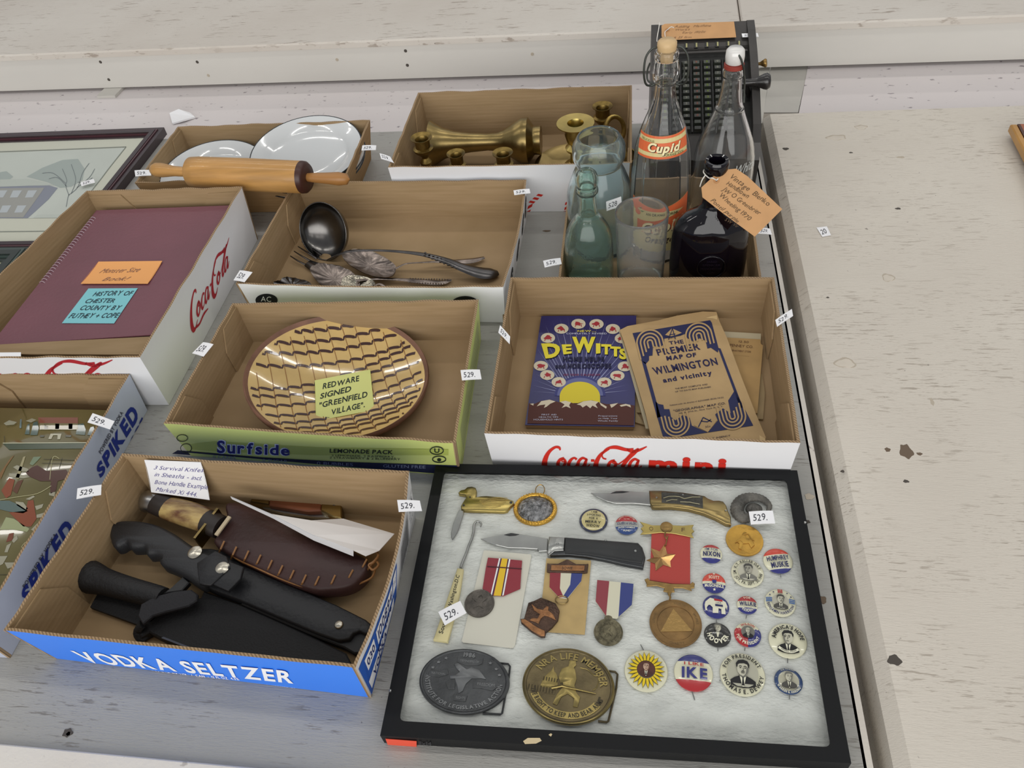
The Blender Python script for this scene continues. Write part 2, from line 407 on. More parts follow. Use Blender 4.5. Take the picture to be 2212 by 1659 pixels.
# right table
t = thing('side_table', 'cream-white empty table on the right with worn scratched paint', 'table', (.7, .75, -.75))
g = G(); XR = .227
def rr(x0, y0, x1, y1, r, n=6):
    o = []
    for cx, cy, a in ((x1-r, y1-r, 0), (x0+r, y1-r, 90), (x0+r, y0+r, 180), (x1-r, y0+r, 270)):
        for k in range(n+1): an = radians(a+90*k/n); o.append((cx+r*cos(an), cy+r*sin(an)))
    return o
g.slab([V((x, y, .026)) for x, y in rr(XR, .18, 1.5, 1.345, .012)], (0, 0, -.05), bev=.011)
g.build('table_top', M_RTABLE, t, sm=30)
g = G(); g.box((XR+.035, .76, -.08), (.03, 1.1, .11)).box((.86, 1.31, -.08), (1.2, .03, .11)); g.build('apron', M_RTABLE, t)
for x in (.33, 1.4):
    for y in (.27, 1.28): g = G(); g.box((x, y, -.387), (.06, .06, .726)); g.build('leg', M_RTABLE, t)
# knots and worn spots on the right table: shallow plugs
def knot(px, py, rx, ry, m, z=.0262, par=None, name='knot'):
    c = P(px, py, z); g = G(); pts = [(c+V((rx*cos(a)*(1+.2*sin(3*a+px)), ry*sin(a)*(1+.15*cos(5*a+py)), 0))) for a in [2*pi*k/22 for k in range(22)]]
    g.slab([p+V((0, 0, .0004)) for p in pts], (0, 0, -.001)); g.build(name, m, par)
M_KN = mat('knot_ring', 'b3a897', rough=.5); M_KNP = mat('knot_plug', 'cbc2b4', rough=.5, var=.1); M_CHIP = mat('bare_chip', '6a5a4a', rough=.8); M_CHIPD = mat('dark_chip', '4c4640', rough=.8)
for px, py, rx, ry in [(1826, 784, .0125, .0085), (1808, 297, .016, .008), (1860, 275, .010, .007), (1918, 600, .008, .008)]:
    knot(px, py, rx, ry, M_KN, .0258, t); knot(px, py+1, rx*.86, ry*.82, M_KNP, .0260, t)
for px, py, rx, ry, m in [(1932, 1426, .006, .005, M_CHIPD), (1957, 975, .007, .010, M_CHIP), (1917, 972, .003, .003, M_CHIP), (1986, 981, .003, .002, M_CHIP), (1788, 643, .002, .0015, M_CHIPD), (1946, 340, .006, .003, M_KN), (1940, 451, .004, .0025, M_CHIPD), (1697, 322, .005, .004, M_CHIPD), (2013, 868, .002, .006, M_KN), (1820, 1018, .002, .0015, M_CHIPD), (1957, 1040, .003, .002, M_CHIPD), (1838, 330, .003, .002, M_CHIPD)]:
    knot(px, py, rx, ry, m, .0257, t, 'paint_chip')
# nail heads and chips on the main table
t2 = bpy.data.objects['display_table']
for px, py, rx, ry, m in [(1748, 1073, .005, .004, M_KN), (1744, 1127, .003, .002, M_CHIPD), (1777, 1296, .004, .004, M_CHIP), (146, 1583, .005, .004, M_CHIPD), (148, 1585, .002, .002, M_CHIP), (1181, 499, .006, .002, M_CHIP)]:
    knot(px, py, rx, ry, m, .0002, t2, 'paint_chip')
# table top behind, with a raised plank shelf standing on it
ZBK = -.012
M_SPEC = speckled_floor()
t = thing('back_table', 'pinkish-white speckled table top between the trays and the raised shelf', 'table', (-.6, 1.7, -.75))
g = G(); g.slab([V((x, y, ZBK)) for x, y in ((-3.2, 1.365), (.205, 1.365), (.215, 2.9), (-3.2, 2.9))], (0, 0, -.019)); g.build('table_top', M_SPEC, t)
a, b = P(1722, 264, ZBK), P(1746, 140, ZBK); e = (b-a)*6
g = G(); g.slab([a-(b-a)*.02, V((2.6, 1.36, ZBK)), V((2.6, 2.9, ZBK)), a+e], (0, 0, -.019)); g.build('table_top', M_SPEC, t)
for x in (-3., -1.5, .08, 2.4): g = G(); g.box((x, 2.7, -.39), (.06, .06, .72)); g.build('leg', M_EDGE, t)
for x in (-3., -1.5): g = G(); g.box((x, 1.42, -.39), (.06, .06, .72)); g.build('leg', M_EDGE, t)
t = thing('raised_shelf', 'long white plank shelf with a nailed front board raised behind the trays', 'shelf', (-.6, 1.7, -.01))
zl = -.005; A = P(0, 197, zl); B = P(2212, 128, zl); d = (B-A).normalized(); A2 = A-d*1.2; B2 = B+d*1.2; bk = V((-d.y, d.x, 0))
fpl = Pl(A2, -bk); zt = fpl.px(1106, 89).z; zb = fpl.px(1106, 74).z
S1 = P(1598, 30, zb)
def along(s): return A2+d*s
def atz(p, z): return V((p.x, p.y, z))
sS = (S1-A2).dot(d); Ltot = (B2-A2).length
for s0, s1 in ((0, sS-.0012), (sS+.0012, Ltot)):
    g = G(); g.slab([atz(along(s0)-bk*.004, zb), atz(along(s1)-bk*.004, zb), atz(along(s1)+bk*1.0, zb), atz(along(s0)+bk*1.0, zb)], (0, 0, -(zb-zt)+.0006), bev=.003); g.build('shelf_board', M_BENCH, t)
g = G()
g.hexa([atz(p, zl) for p in (A2, B2, B2+bk*.035, A2+bk*.035)], [atz(p, zt) for p in (A2, B2, B2+bk*.035, A2+bk*.035)])
g.build('front_board', mat('board_paint', 'cfccc5', rough=.45, var=.06, vscale=6, bump=.1, bscale=90, stretch=(.3, 1, 1)), t)
for px, py in [(217, 134), (235, 172), (876, 110), (880, 141), (450, 163), (728, 129), (1150, 117), (426, 134), (1490, 112)]:
    c = fpl.px(px, py, .0); g = G(); g.lathe([(.0035, 0), (.003, .0008), (0, .0008)], c, -bk, 10); g.build('nail_head', M_CHIPD if px < 900 and px not in (450, 728) else M_KN, t)
pf = Pl(A2+bk*.036, -bk); q0 = pf.px(1665, 150); q1 = pf.px(1745, 150); wd = (q1-q0).dot(d)
mp_ = mat('post_paint', 'c4c1ba', rough=.5)
def boxat(g, q, w_, dep, z0, z1):
    a = atz(q, 0); e = [a, a+d*w_, a+d*w_+bk*dep, a+bk*dep]; g.hexa([atz(p, z0) for p in e], [atz(p, z1) for p in e])
tb = bpy.data.objects['back_table']
for nm, q, c_ in (('filler_board', [(1634, 150), (1664, 140), (1647, 266), (1620, 266)], 'b9b6ae'), ('filler_board', [(1666, 139), (1748, 137), (1724, 243), (1650, 243)], 'b4b1aa'), ('shadow_strip', [(1650, 245), (1724, 245), (1720, 272), (1646, 272)], '8f877c')):  # last, darker strip paints in the shadow band across the filler boards
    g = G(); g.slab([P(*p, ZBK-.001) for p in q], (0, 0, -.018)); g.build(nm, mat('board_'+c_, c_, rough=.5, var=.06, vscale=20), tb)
q0 = pf.px(246, 185); g = G(); boxat(g, q0-bk*.072, .045, .05, ZBK+.0002, ZBK+.006); g.build('bracket', mp_, t)
g = G(); pts = [P(*p, ZBK+.004) for p in ((366, 244), (388, 241), (410, 243), (421, 252), (396, 262), (372, 266))]; pts[1].z += .006; pts[4].z += .003; g.slab(pts, (0, 0, -.0035)); tag(g.build('paper_scrap', M_PAPER), 'crumpled scrap of white paper behind the plates on the speckled table top', 'paper')

# ================================================================== TRAYS
class Tray: pass
def tray(label, rim, h, outer, ins=.005, bow={}, flaps='LR', cat='tray', rimpts=None, thick=.0032, zbase=.0004, sag={}, inner=None):
    inner = inner or M_KRAFT
    R_ = rimpts or [P(*p, h) for p in rim]          # BL BR FR FL
    for i_, p in enumerate(R_): p.z = h if rimpts is None or p.z < .03 else p.z
    c = sum(R_, V())/4; B_ = []
    for p in R_:
        d = V((c.x-p.x, c.y-p.y, 0)); B_.append(V((p.x+math.copysign(ins, d.x), p.y+math.copysign(ins, d.y), zbase)))
    t = thing('cardboard_tray', label, cat, (c.x, c.y, 0))
    T = Tray(); T.o = t; T.R = R_; T.B = B_; T.h = h; T.S = {}; T.pl = {}
    idx = {'B': (1, 0), 'R': (2, 1), 'F': (3, 2), 'L': (0, 3)}   # left->right seen from outside
    for k, (i, j) in idx.items():
        ra, rb, ba, bb = R_[i], R_[j], B_[i], B_[j]
        nrm = V(((rb-ba).cross(ra-ba)*-1)); nrm = (rb-ra).cross(V((0, 0, 1))); nrm.normalize()
        bw = bow.get(k, 0); sg = sag.get(k, 0); seed = random.random()*50
        def S(s, tt, hh=0., ra=ra, rb=rb, ba=ba, bb=bb, nrm=nrm, bw=bw, sg=sg, seed=seed):
            p = (ba*(1-s)+bb*s)*(1-tt)+(ra*(1-s)+rb*s)*tt
            p = p+nrm*(bw*sin(pi*s)*tt+hh)
            p.z += tt*(noise.noise(V((s*9+seed, 0, 0)))*.0022 - sg*sin(pi*s) if 0 < s < 1 else 0); return p
        T.S[k] = S; T.pl[k] = Pl(ba, ((bb-ba).cross(ra-ba)).normalized() if ((bb-ba).cross(ra-ba)).dot(nrm) > 0 else -((bb-ba).cross(ra-ba)).normalized())
        g = G(); n = 28
        O = [[S(i_/n, j_/4, 0) for i_ in range(n+1)] for j_ in range(5)]
        I = [[S(i_/n, j_/4, -thick) for i_ in range(n+1)] for j_ in range(5)]
        def gr(A, rev, mi):
            vs = [p for r_ in A for p in r_]; w_ = n+1
            fs = [(a*w_+b, a*w_+b+1, (a+1)*w_+b+1, (a+1)*w_+b) for a in range(4) for b in range(n)]
            g.add(vs, [tuple(reversed(f)) for f in fs] if rev else fs, mi)
        gr(O, False, 0); gr(I, True, 1)
        m_ = n+1
        g.add(O[4]+I[4], [(i_, i_+1, m_+i_+1, m_+i_) for i_ in range(n)], 2)
        for e in (0, n): g.add([O[j_][e] for j_ in range(5)]+[I[j_][e] for j_ in range(5)], [(j_, j_+1, 5+j_+1, 5+j_) for j_ in range(4)], 2)
        om = outer.get(k, M_KRAFTOUT) if isinstance(outer, dict) else outer
        g.build('wall', [om, inner, M_FLUTE], t, sm=30)
    for k in flaps:
        S = T.S[k]
        for s0, s1, s2 in ((.01, .30, .22), (.99, .70, .78)):
            g = G(); pts = [S(s0, .03, -thick-.0003), S(s1, .03, -thick-.0003), S(s1, .55, -thick-.0003), S(s2, .93, -thick-.0003), S(s0, .93, -thick-.0003)]
            nn = T.pl[k].n; g.slab(pts, -nn*.0022, mi=0, mside=1) if False else g.slab([p-nn*.0022 for p in pts], nn*.0021); g.build('corner_flap', inner, t)
    g = G(); bq = [b+V((0, 0, 0)) for b in B_]; 
    g.hexa([bq[3], bq[2], bq[1], bq[0]], [p+V((0, 0, .0028)) for p in (bq[3], bq[2], bq[1], bq[0])]); g.build('bottom', inner, t)
    return T
def letter(name, parent, m, fn):
    g = G(); fn(g)
    for p in g.v: p.z = max(p.z, .0008)
    return g.build(name, m, parent)

M_SURF = mat('lemon_print', 'cdd67c', rough=.4); M_NAVY = ink('1b2140'); M_BLUEP = mat('bright_blue_print', '3381f2', rough=.38)
M_SPK = mat('pale_grey_print', 'b9bfd0', rough=.4); M_WHITEB = MATS['white_print_board']
T_pl = tray('plain brown cardboard tray holding the white enamel plates', [(395, 277), (788, 262), (745, 470), (300, 478)], .072, M_KRAFTOUT, ins=.012, rimpts=[V((-.838, 1.277, 0)), V((-.466, 1.277, 0)), V((-.463, 1.090, 0)), V((-.838, 1.090, 0))])
T_br = tray('white-sided cardboard tray with red stripes holding the brass vase and candlesticks', [(903, 200), (1365, 184), (1365, 352), (838, 362)], .090, {k: M_WHITE for k in 'FRBL'}, ins=.004, sag={'F': .001})
T_si = tray('white cardboard tray with black oval marks holding the tarnished silver ladle', [(635, 393), (1137, 388), (1087, 620), (509, 613)], .070, {k: M_WHITE for k in 'FRBL'}, sag={'F': .004}, bow={'R': .006}, flaps='L')
T_bt = tray('low brown cardboard tray crowded with glass bottles', None, .055, M_KRAFTOUT, rimpts=[V((-.098, 1.098, 0)), V((.1755, 1.098, 0)), V((.1725, .850, 0)), V((-.0985, .850, 0))], flaps='', ins=.003)
T_bk = tray('deep white cardboard tray with red script holding the maroon book', None, .098, {k: M_WHITE for k in 'FRBL'}, rimpts=[P(187, 412, .098), P(524, 403, .098), P(302, 772, .098), P(-190, 775, .098)], flaps='B', ins=.006)
T_sf = tray('lemon yellow printed cardboard tray holding the patterned redware dish', [(502, 655), (1034, 647), (984, 957), (353, 915)], .070, {k: M_SURF for k in 'FRBL'}, bow={'F': .0, 'L': 0}, sag={'F': .002}, flaps='L')
T_mi = tray('white cardboard tray with red lettering holding the old booklet and map', [(1103, 599), (1672, 599), (1729, 957), (1046, 936)], .070, {k: M_WHITE for k in 'FRBL'}, flaps='LR', ins=.003)
pF = P(54, 1428, 0)
T_sp = tray('grey-blue printed cardboard tray at the left edge holding the painted picture', None, .067, {k: M_SPK for k in 'FRBL'}, rimpts=[P(-110, 803, .067), P(280, 808, .067), V((-.640, pF.y-.002, 0)), V((-.88, pF.y-.002, 0))], flaps='B', ins=.004)
T_vo = tray('bright blue printed cardboard tray holding the sheath knives', None, .081, {'F': M_BLUEP, 'R': M_WHITE, 'B': M_BLUEP, 'L': M_SPK}, rimpts=[P(264, 979, .080), P(884, 1017, .082), P(768, 1443, .086), P(7, 1362, .078)], bow={'R': .011, 'B': -.002}, ins=.007, flaps='L')

# ---- script lettering drawn as swelling strokes
def script_strokes():
    """flowing soda-script word, unit box ~ 2.6 wide x 1 high; list of (points, widths)"""
    S = []
    def st(pts, w): 
        p = cr([(a, b) for a, b in pts], 6); q = cr([(x, 0) for x in w], 6); S.append((p, [max(.012, a[0]) for a in q]))
    # first capital C
    st([(.42, .90), (.40, .99), (.30, 1.0), (.16, .84), (.07, .58), (.05, .30), (.12, .12), (.24, .10), (.36, .22)], [.03, .05, .05, .07, .10, .12, .09, .05, .02])
    # o
    st([(.52, .62), (.42, .56), (.37, .40), (.42, .28), (.50, .32), (.55, .48), (.50, .60), (.47, .50), (.58, .50)], [.05, .06, .07, .05, .05, .06, .04, .02, .02])
    # c
    st([(.82, .58), (.76, .64), (.68, .56), (.63, .40), (.67, .28), (.76, .32), (.84, .42)], [.05, .04, .06, .07, .05, .03, .02])
    # a
    st([(1.04, .60), (.96, .64), (.88, .54), (.85, .38), (.89, .28), (.98, .38), (1.06, .62), (1.02, .42), (1.04, .28), (1.14, .42)], [.04, .05, .06, .07, .05, .03, .04, .07, .05, .02])
    # hyphen
    st([(1.16, .56), (1.24, .56)], [.05, .05])
    # second capital C with loop and long pennant
    st([(1.52, .62), (1.44, .66), (1.42, .80), (1.52, .98), (1.72, 1.04), (1.98, .96), (2.14, .98)], [.03, .03, .03, .04, .07, .06, .05])
    st([(1.58, .98), (1.40, .80), (1.30, .54), (1.28, .28), (1.36, .10), (1.48, .10), (1.58, .20)], [.03, .06, .09, .11, .09, .05, .02])
    # o
    st([(1.72, .58), (1.62, .52), (1.58, .38), (1.63, .27), (1.70, .30), (1.75, .44), (1.70, .56), (1.68, .48), (1.80, .46)], [.05, .06, .07, .05, .05, .06, .04, .02, .02])
    # l
    st([(1.80, .44), (1.96, .62), (2.10, .86), (2.24, 1.0), (2.20, .90), (2.04, .66), (1.92, .40), (1.94, .28), (2.04, .36)], [.02, .03, .03, .03, .06, .07, .08, .06, .02])
    st([(1.98, .98), (2.12, .90), (2.28, .96), (2.44, 1.08)], [.05, .06, .05, .02])
    # a
    st([(2.26, .60), (2.18, .64), (2.10, .54), (2.07, .38), (2.11, .28), (2.20, .38), (2.28, .62), (2.24, .42), (2.26, .28), (2.36, .42)], [.04, .05, .06, .07, .05, .03, .04, .07, .05, .02])
    # underline tail from first C
    st([(.24, .10), (.44, .04), (.70, .10), (.96, .06)], [.05, .05, .06, .02])
    return S
SCRIPT = script_strokes()
def script(g, mp, h=.0004, mi=0):
    for p, w_ in SCRIPT:
        g.stroke([(x/2.44, y/1.05) for x, y in p], [a/1.6 for a in w_], lambda u, v, hh: mp(u, v, hh), mi, h)
def script_xy(g, f, W, H, h=.0004, mi=0):    # f in metres; keeps stroke width even
    for p, w_ in SCRIPT:
        g.stroke([(x/2.44*W, y/1.05*H) for x, y in p], [a*W/2.44*1.15 for a in w_], lambda u, v, hh: f(u, v, hh), mi, h)
M_RED = ink('cf2f23'); M_DRED = ink('b02a34')
def wallmap(T, k):   # metres along wall, metres up
    S = T.S[k]; L_ = (S(1, .5)-S(0, .5)).length; H_ = T.h
    return (lambda x, y, h=0.: S(x/L_, y/H_, h)), L_
# mini tray front
f, L_ = wallmap(T_mi, 'F'); qm = quadmap(T_mi.pl['F'], [(1172, 962), (1397, 966), (1392, 1030), (1172, 1024)])
letter('lettering', T_mi.o, M_RED, lambda g: script_xy(g, lambda x, y, h=0.: qm(x/.125, y/.036, h), .125, .036, .0006))
qm2 = quadmap(T_mi.pl['F'], [(1403, 980), (1570, 987), (1567, 1026), (1400, 1018)])
letter('lettering', T_mi.o, M_RED, lambda g: text(g, 'mini', lambda u, v, h=0.: qm2(u, v*.92, h), bold=.05, h=.0006, gap=.12))
# book tray right wall: script running up the side
f, L_ = wallmap(T_bk, 'R'); qm3 = quadmap(T_bk.pl['R'], [ZK(1345, 880), ZK(1640, 450), ZK(1655, 690), ZK(1375, 1160)])
letter('lettering', T_bk.o, M_DRED, lambda g: script_xy(g, lambda x, y, h=0.: qm3(x/.17, y/.06, h), .17, .06, .0006))
qm4 = quadmap(T_bk.pl['F'], [(-60, 778), (243, 779), (243, 850), (-60, 850)])
letter('lettering', T_bk.o, M_DRED, lambda g: script_xy(g, lambda x, y, h=0.: qm4(x/.17, y/.06, h), .17, .06, .0006))
# brass tray: striped straws
def stripes(g, a, b, w_, n, mp):
    for k in range(n):
        t0, t1 = k/n, (k+.55)/n; sl = .3/n
        d = V((b[0]-a[0], b[1]-a[1])); pn = V((-d.y, d.x)).normalized()*w_/2
        pts = []
        for t_, sg_, o_ in ((t0, 1, sl), (t0, -1, -sl), (t1, -1, -sl), (t1, 1, sl)):
            q = V(a)+d*(t_+o_)+pn*sg_; pts.append(mp(q.x, q.y))
        g.poly(pts, 0, (0, -1, 0))
fpl = T_br.pl['F']; mpf = lambda x, y, h=0.: fpl.px(x, y, .0006)
letter('striped_straw', T_br.o, M_RED, lambda g: (stripes(g, (1140, 462), (1148, 436), 8, 2, mpf), stripes(g, (1147, 438), (1172, 416), 9, 3, mpf), stripes(g, (1222, 462), (1226, 430), 8, 3, mpf)))
# silver tray: black ovals with a crest
for q in ((576, 648, 24, 14), (1005, 656, 30, 17)):
    letter('oval_mark', T_si.o, M_BLACK, lambda g: drawn(g, ell(*q, n=28), lambda x, y, h: T_si.pl['F'].px(x, y, h), h=.0006, nrm=(0, -1, 0)))
    letter('lettering', T_si.o, M_PAPER, lambda g: (text(g, 'AC', quadmap(T_si.pl['F'], [(q[0]-12, q[1]-9), (q[0]+10, q[1]-8), (q[0]+10, q[1]+3), (q[0]-12, q[1]+2)]), h=.0009)))
f, L_ = wallmap(T_si, 'R')
for x, w_ in ((.06, .020), (.125, .026), (.19, .024), (.235, .022)):
    letter('oval_mark', T_si.o, M_BLACK, lambda g: drawn(g, ell(x, .034, w_*.55, .019, n=24), f, h=.0006, nrm=(1, 0, 0)))
    letter('crest', T_si.o, M_PAPER, lambda g: g.stroke(ell(x, .036, .005, .007, 14)+[(x+.005, .036)], .0014, f, h=.0010))
# lemon tray front
pf_ = T_sf.pl['F']
letter('navy_band', T_sf.o, M_NAVY, lambda g: g.poly([pf_.px(*p, .0005) for p in (ZG(135, 1050), ZG(700, 1098), ZG(1200, 1126), ZG(1990, 1152), ZG(1990, 1215), ZG(135, 1130))], 0, (0, -1, 0)))
M_SURFD = mat('lemon_print_shade', 'b0bb5c', rough=.4)
letter('green_band', T_sf.o, M_SURFD, lambda g: g.poly([pf_.px(*p, .0003) for p in (ZX(120, 140), ZX(300, 118), ZX(1100, 165), ZX(2100, 180), ZX(2100, 225), ZX(1100, 225), ZX(300, 195), ZX(120, 180))], 0, (0, -1, 0)))
M_GLOW = ink('d9dfe6')
qs = quadmap(pf_, [ZX(318, 108), ZX(878, 150), ZX(878, 222), ZX(318, 200)])
letter('lettering', T_sf.o, M_GLOW, lambda g: text(g, 'Surfside', qs, bold=.075, h=.0007, gap=.05))
letter('lettering', T_sf.o, ink('1e2570'), lambda g: text(g, 'Surfside', qs, bold=.028, h=.0010, gap=.125))
letter('lettering', T_sf.o, ink('222b22'), lambda g: (text(g, 'LEMONADE PACK', quadmap(pf_, [ZX(1188, 172), ZX(1676, 184), ZX(1672, 214), ZX(1186, 202)]), bold=.02, h=.0008),
    text(g, '2 LEMONADE, 2 RASPBERRY,', quadmap(pf_, [ZX(1200, 216), ZX(1690, 228), ZX(1690, 242), ZX(1200, 230)]), h=.0008),
    text(g, '2 STRAWBERRY & 2 BLUEBERRY', quadmap(pf_, [ZX(1186, 233), ZX(1730, 246), ZX(1730, 261), ZX(1186, 248)]), h=.0008),
    text(g, 'U', quadmap(pf_, [ZX(1992, 170), ZX(2032, 171), ZX(2032, 203), ZX(1992, 202)]), bold=.02, h=.0008),
    g.stroke([ZX(*p) for p in cr(ell(2011, 187, 51, 29, 14), 3, True)+[(2062, 187)]], 2.0, lambda x, y, h: pf_.px(x, y, h), h=.0008),
    g.stroke([ZX(*p) for p in cr(ell(2030, 254, 51, 24, 14), 3, True)+[(2081, 254)]], 2.0, lambda x, y, h: pf_.px(x, y, h), h=.0008),
    drawn(g, [ZX(*p) for p in ell(2030, 258, 16, 12, 14)], lambda x, y, h: pf_.px(x, y, h), h=.0008, nrm=(0, -1, 0)),
    g.stroke([ZX(*p) for p in ell(50, 90, 42, 26, 18)+[(92, 90)]], 1.5, lambda x, y, h: pf_.px(x, y, h), h=.0008),
    g.stroke([ZX(*p) for p in ell(80, 168, 42, 34, 18)+[(122, 168)]], 1.5, lambda x, y, h: pf_.px(x, y, h), h=.0008)))
letter('lettering', T_sf.o, ink('8890a8'), lambda g: (text(g, '0 CARBS', quadmap(pf_, [ZG(370, 1083), ZG(520, 1090), ZG(520, 1108), ZG(370, 1101)]), h=.0009),
    text(g, '0 SUGAR', quadmap(pf_, [ZG(700, 1105), ZG(865, 1114), ZG(865, 1132), ZG(700, 1123)]), h=.0009),
    text(g, '0 BUBBLES', quadmap(pf_, [ZG(1060, 1124), ZG(1300, 1135), ZG(1300, 1154), ZG(1060, 1143)]), h=.0009),
    text(g, 'GLUTEN FREE', quadmap(pf_, [ZG(1500, 1142), ZG(1780, 1150), ZG(1780, 1170), ZG(1500, 1162)]), h=.0009)))
# small print lines on its right side
f, L_ = wallmap(T_sf, 'R')
M_GREYP = ink('8f8f8a')
letter('lettering', T_sf.o, M_GREYP, lambda g: [g.stroke([(.03, y), (.22, y)], .0012, f, h=.0006) for y in [.012+.0045*k for k in range(10)]])
# vodka tray
pv = T_vo.pl['F']
letter('lettering', T_vo.o, M_PAPER, lambda g: (text(g, 'VODKA SELTZER', quadmap(pv, [(152, 1406), (634, 1447), (630, 1473), (158, 1433)]) if False else quadmap(pv, [(152, 1405), (632, 1450), (634, 1475), (188, 1429)]), bold=.028, h=.0004, gap=.11),
    text(g, '5.0% ALC. BY VOL.  /  CAN  -  12 FL OZ  4.5%', quadmap(pv, [(330, 1448), (515, 1463), (518, 1468), (334, 1453)]), bold=.02, h=.0007),
    text(g, 'CONTAINS ALCOHOL - PRODUCED FOR THE SELTZER SPIRITS COMPANY - PLEASE RECYCLE THIS TRAY AND CANS - MODESTO, CA', quadmap(pv, [(205, 1447), (642, 1489), (646, 1495), (210, 1453)]), bold=.03, h=.0007)))
f, L_ = wallmap(T_vo, 'R'); M_BLUEL = ink('2459b4')
letter('blue_panel', T_vo.o, M_BLUEL, lambda g: (g.grid(lambda u, v: f(.002+u*.108, .003+v*.069, .0005), 12, 1)))
letter('white_panel', T_vo.o, M_PAPER, lambda g: (g.grid(lambda u, v: f(.012+u*.022, .042+v*.024, .0009), 3, 1), g.grid(lambda u, v: f(.006+u*.09, .010+v*.018, .0009), 8, 1), g.grid(lambda u, v: f(.040+u*.050, .038+v*.028, .0009), 6, 1), g.grid(lambda u, v: f(.093+u*.012, .036+v*.034, .0009), 2, 1)))
letter('lettering', T_vo.o, ink('1d2d6a'), lambda g: (text_at(g, '030', f, .023, .054, .013, .018, h=.0012, bold=.02), text_at(g, '100894', f, .065, .052, .019, .044, h=.0012, bold=.01), text_at(g, 'WV 2976', f, .060, .030, .010, .05, h=.0012, bold=.02), text_at(g, 'VODKA', f, .04, .018, .012, .045, h=.0012, bold=.03), text_at(g, 'SC', f, .099, .054, .008, .007, h=.0012)))
letter('barcode', T_vo.o, M_BLACK, lambda g: ([g.grid(lambda u, v: f(.132+k*.0026+u*(.0016 if (k*7) % 3 else .0009), .012+v*.048, .0008), 1, 1) for k in range(17)], g.stroke([(.128, .008), (.128, .064), (.180, .064)], .0012, f, h=.0008)))
letter('lettering', T_vo.o, ink('3a3a40'), lambda g: (text_at(g, 'PLEASE RECYCLE', f, .198, .055, .004, .026, h=.0008), text_at(g, 'DRINK', f, .198, .045, .006, .02, h=.0008, bold=.03), text_at(g, 'RESPONSIBLY', f, .198, .036, .004, .026, h=.0008), text_at(g, '24 CT', f, .198, .025, .005, .018, h=.0008)))
# spiked tray right wall
f, L_ = wallmap(T_sp, 'R'); M_NBLUE = ink('1c2f86')
letter('lettering', T_sp.o, M_NBLUE, lambda g: (text(g, 'SPIKED', quadmap(T_sp.pl['R'], [ZO(605, 700), ZO(835, 285), ZO(890, 350), ZO(640, 750)]), bold=.05, shear=.12, h=.0006, gap=.1),
    text(g, 'ADE', quadmap(T_sp.pl['R'], [ZO(828, 520), ZO(905, 365), ZO(925, 405), ZO(852, 560)]), bold=.05, shear=.1, h=.0006),
    text(g, 'SPIKED', quadmap(T_sp.pl['R'], [ZO(120, 1500), ZO(415, 1015), ZO(475, 1090), ZO(160, 1570)]), bold=.05, shear=.12, h=.0006, gap=.1)))
letter('lettering', T_sp.o, ink('45454f'), lambda g: (text(g, 'POWERED BY VODKA', quadmap(T_sp.pl['R'], [ZO(628, 580), ZO(770, 318), ZO(788, 332), ZO(645, 596)]), bold=.02, h=.0006),
    text(g, 'POWERED BY VODKA', quadmap(T_sp.pl['R'], [ZO(140, 1440), ZO(345, 1098), ZO(362, 1112), ZO(158, 1456)]), bold=.02, h=.0006)))

# ================================================================== DISPLAY CASE
ZC0, ZTOP, LV = .0004, .0215, .0105     # base, lid top, cotton level
cs = thing('display_case', 'black shadow-box case with glass lid and white cotton, full of badges and buckles', 'display case', (-.02, .4, 0))
M_CASE = mat('black_case_paper', '090b0e', rough=.42, spec=.22, var=.25, vscale=12, bump=.06, bscale=300)
oc = [P(942, 1001, ZTOP), P(1722, 1016, ZTOP), P(1839, 1649, ZTOP), P(821, 1589, ZTOP)]   # lid corners
ic = [P(*p, ZTOP) for p in ((960, 1019), (1699, 1036), (1795, 1614), (862, 1557))]
def dn(p, z): return V((p.x, p.y, z))
def inset(q, d_):
    c = sum(q, V())/4; return [V((p.x+math.copysign(d_, c.x-p.x), p.y+math.copysign(d_, c.y-p.y), p.z)) for p in q]
# lid: frame with rounded window
def roundq(q, r, n=5):
    out = []
    for i in range(4):
        p = q[i]; a = (q[i-1]-p).normalized(); b = (q[(i+1) % 4]-p).normalized()
        s0 = p+a*r; s1 = p+b*r
        for k in range(n+1):
            t_ = k/n; out.append(s0*(1-t_)**2+p*2*t_*(1-t_)+s1*t_*t_)
    return out
def ringslab(g, outer, inner, z0, z1, mi=0):
    """outer: 4 corners; inner: closed loop ordered from the same corner; same winding"""
    m_ = len(inner)//4; vs = []; fs = []
    inn = inner; out = []
    for i in range(4):
        for k in range(m_): out.append(outer[i])
    n = len(inn)
    # spread outer points along the edges for clean quads
    for j in range(n):
        i = j//m_; out[j] = outer[i]
    b = len(vs)
    T_ = [dn(p, z1) for p in out]; I_ = [dn(p, z1) for p in inn]; T0 = [dn(p, z0) for p in out]; I0 = [dn(p, z0) for p in inn]
    g.add(T_+I_, [(j, (j+1) % n, n+(j+1) % n, n+j) for j in range(n)], mi); g.add(T0+I0, [(n+j, n+(j+1) % n, (j+1) % n, j) for j in range(n)], mi)
    g.add(I_+I0, [(j, (j+1) % n, n+(j+1) % n, n+j) for j in range(n)], mi)
    g.add(outer and [dn(p, z1) for p in outer]+[dn(p, z0) for p in outer], [(j, 4+j, 4+(j+1) % 4, (j+1) % 4) for j in range(4)], mi)
    return g
inner = roundq(ic, .006)
g = ringslab(G(), oc, inner, ZTOP-.0014, ZTOP); g.build('lid_frame', M_CASE, cs)
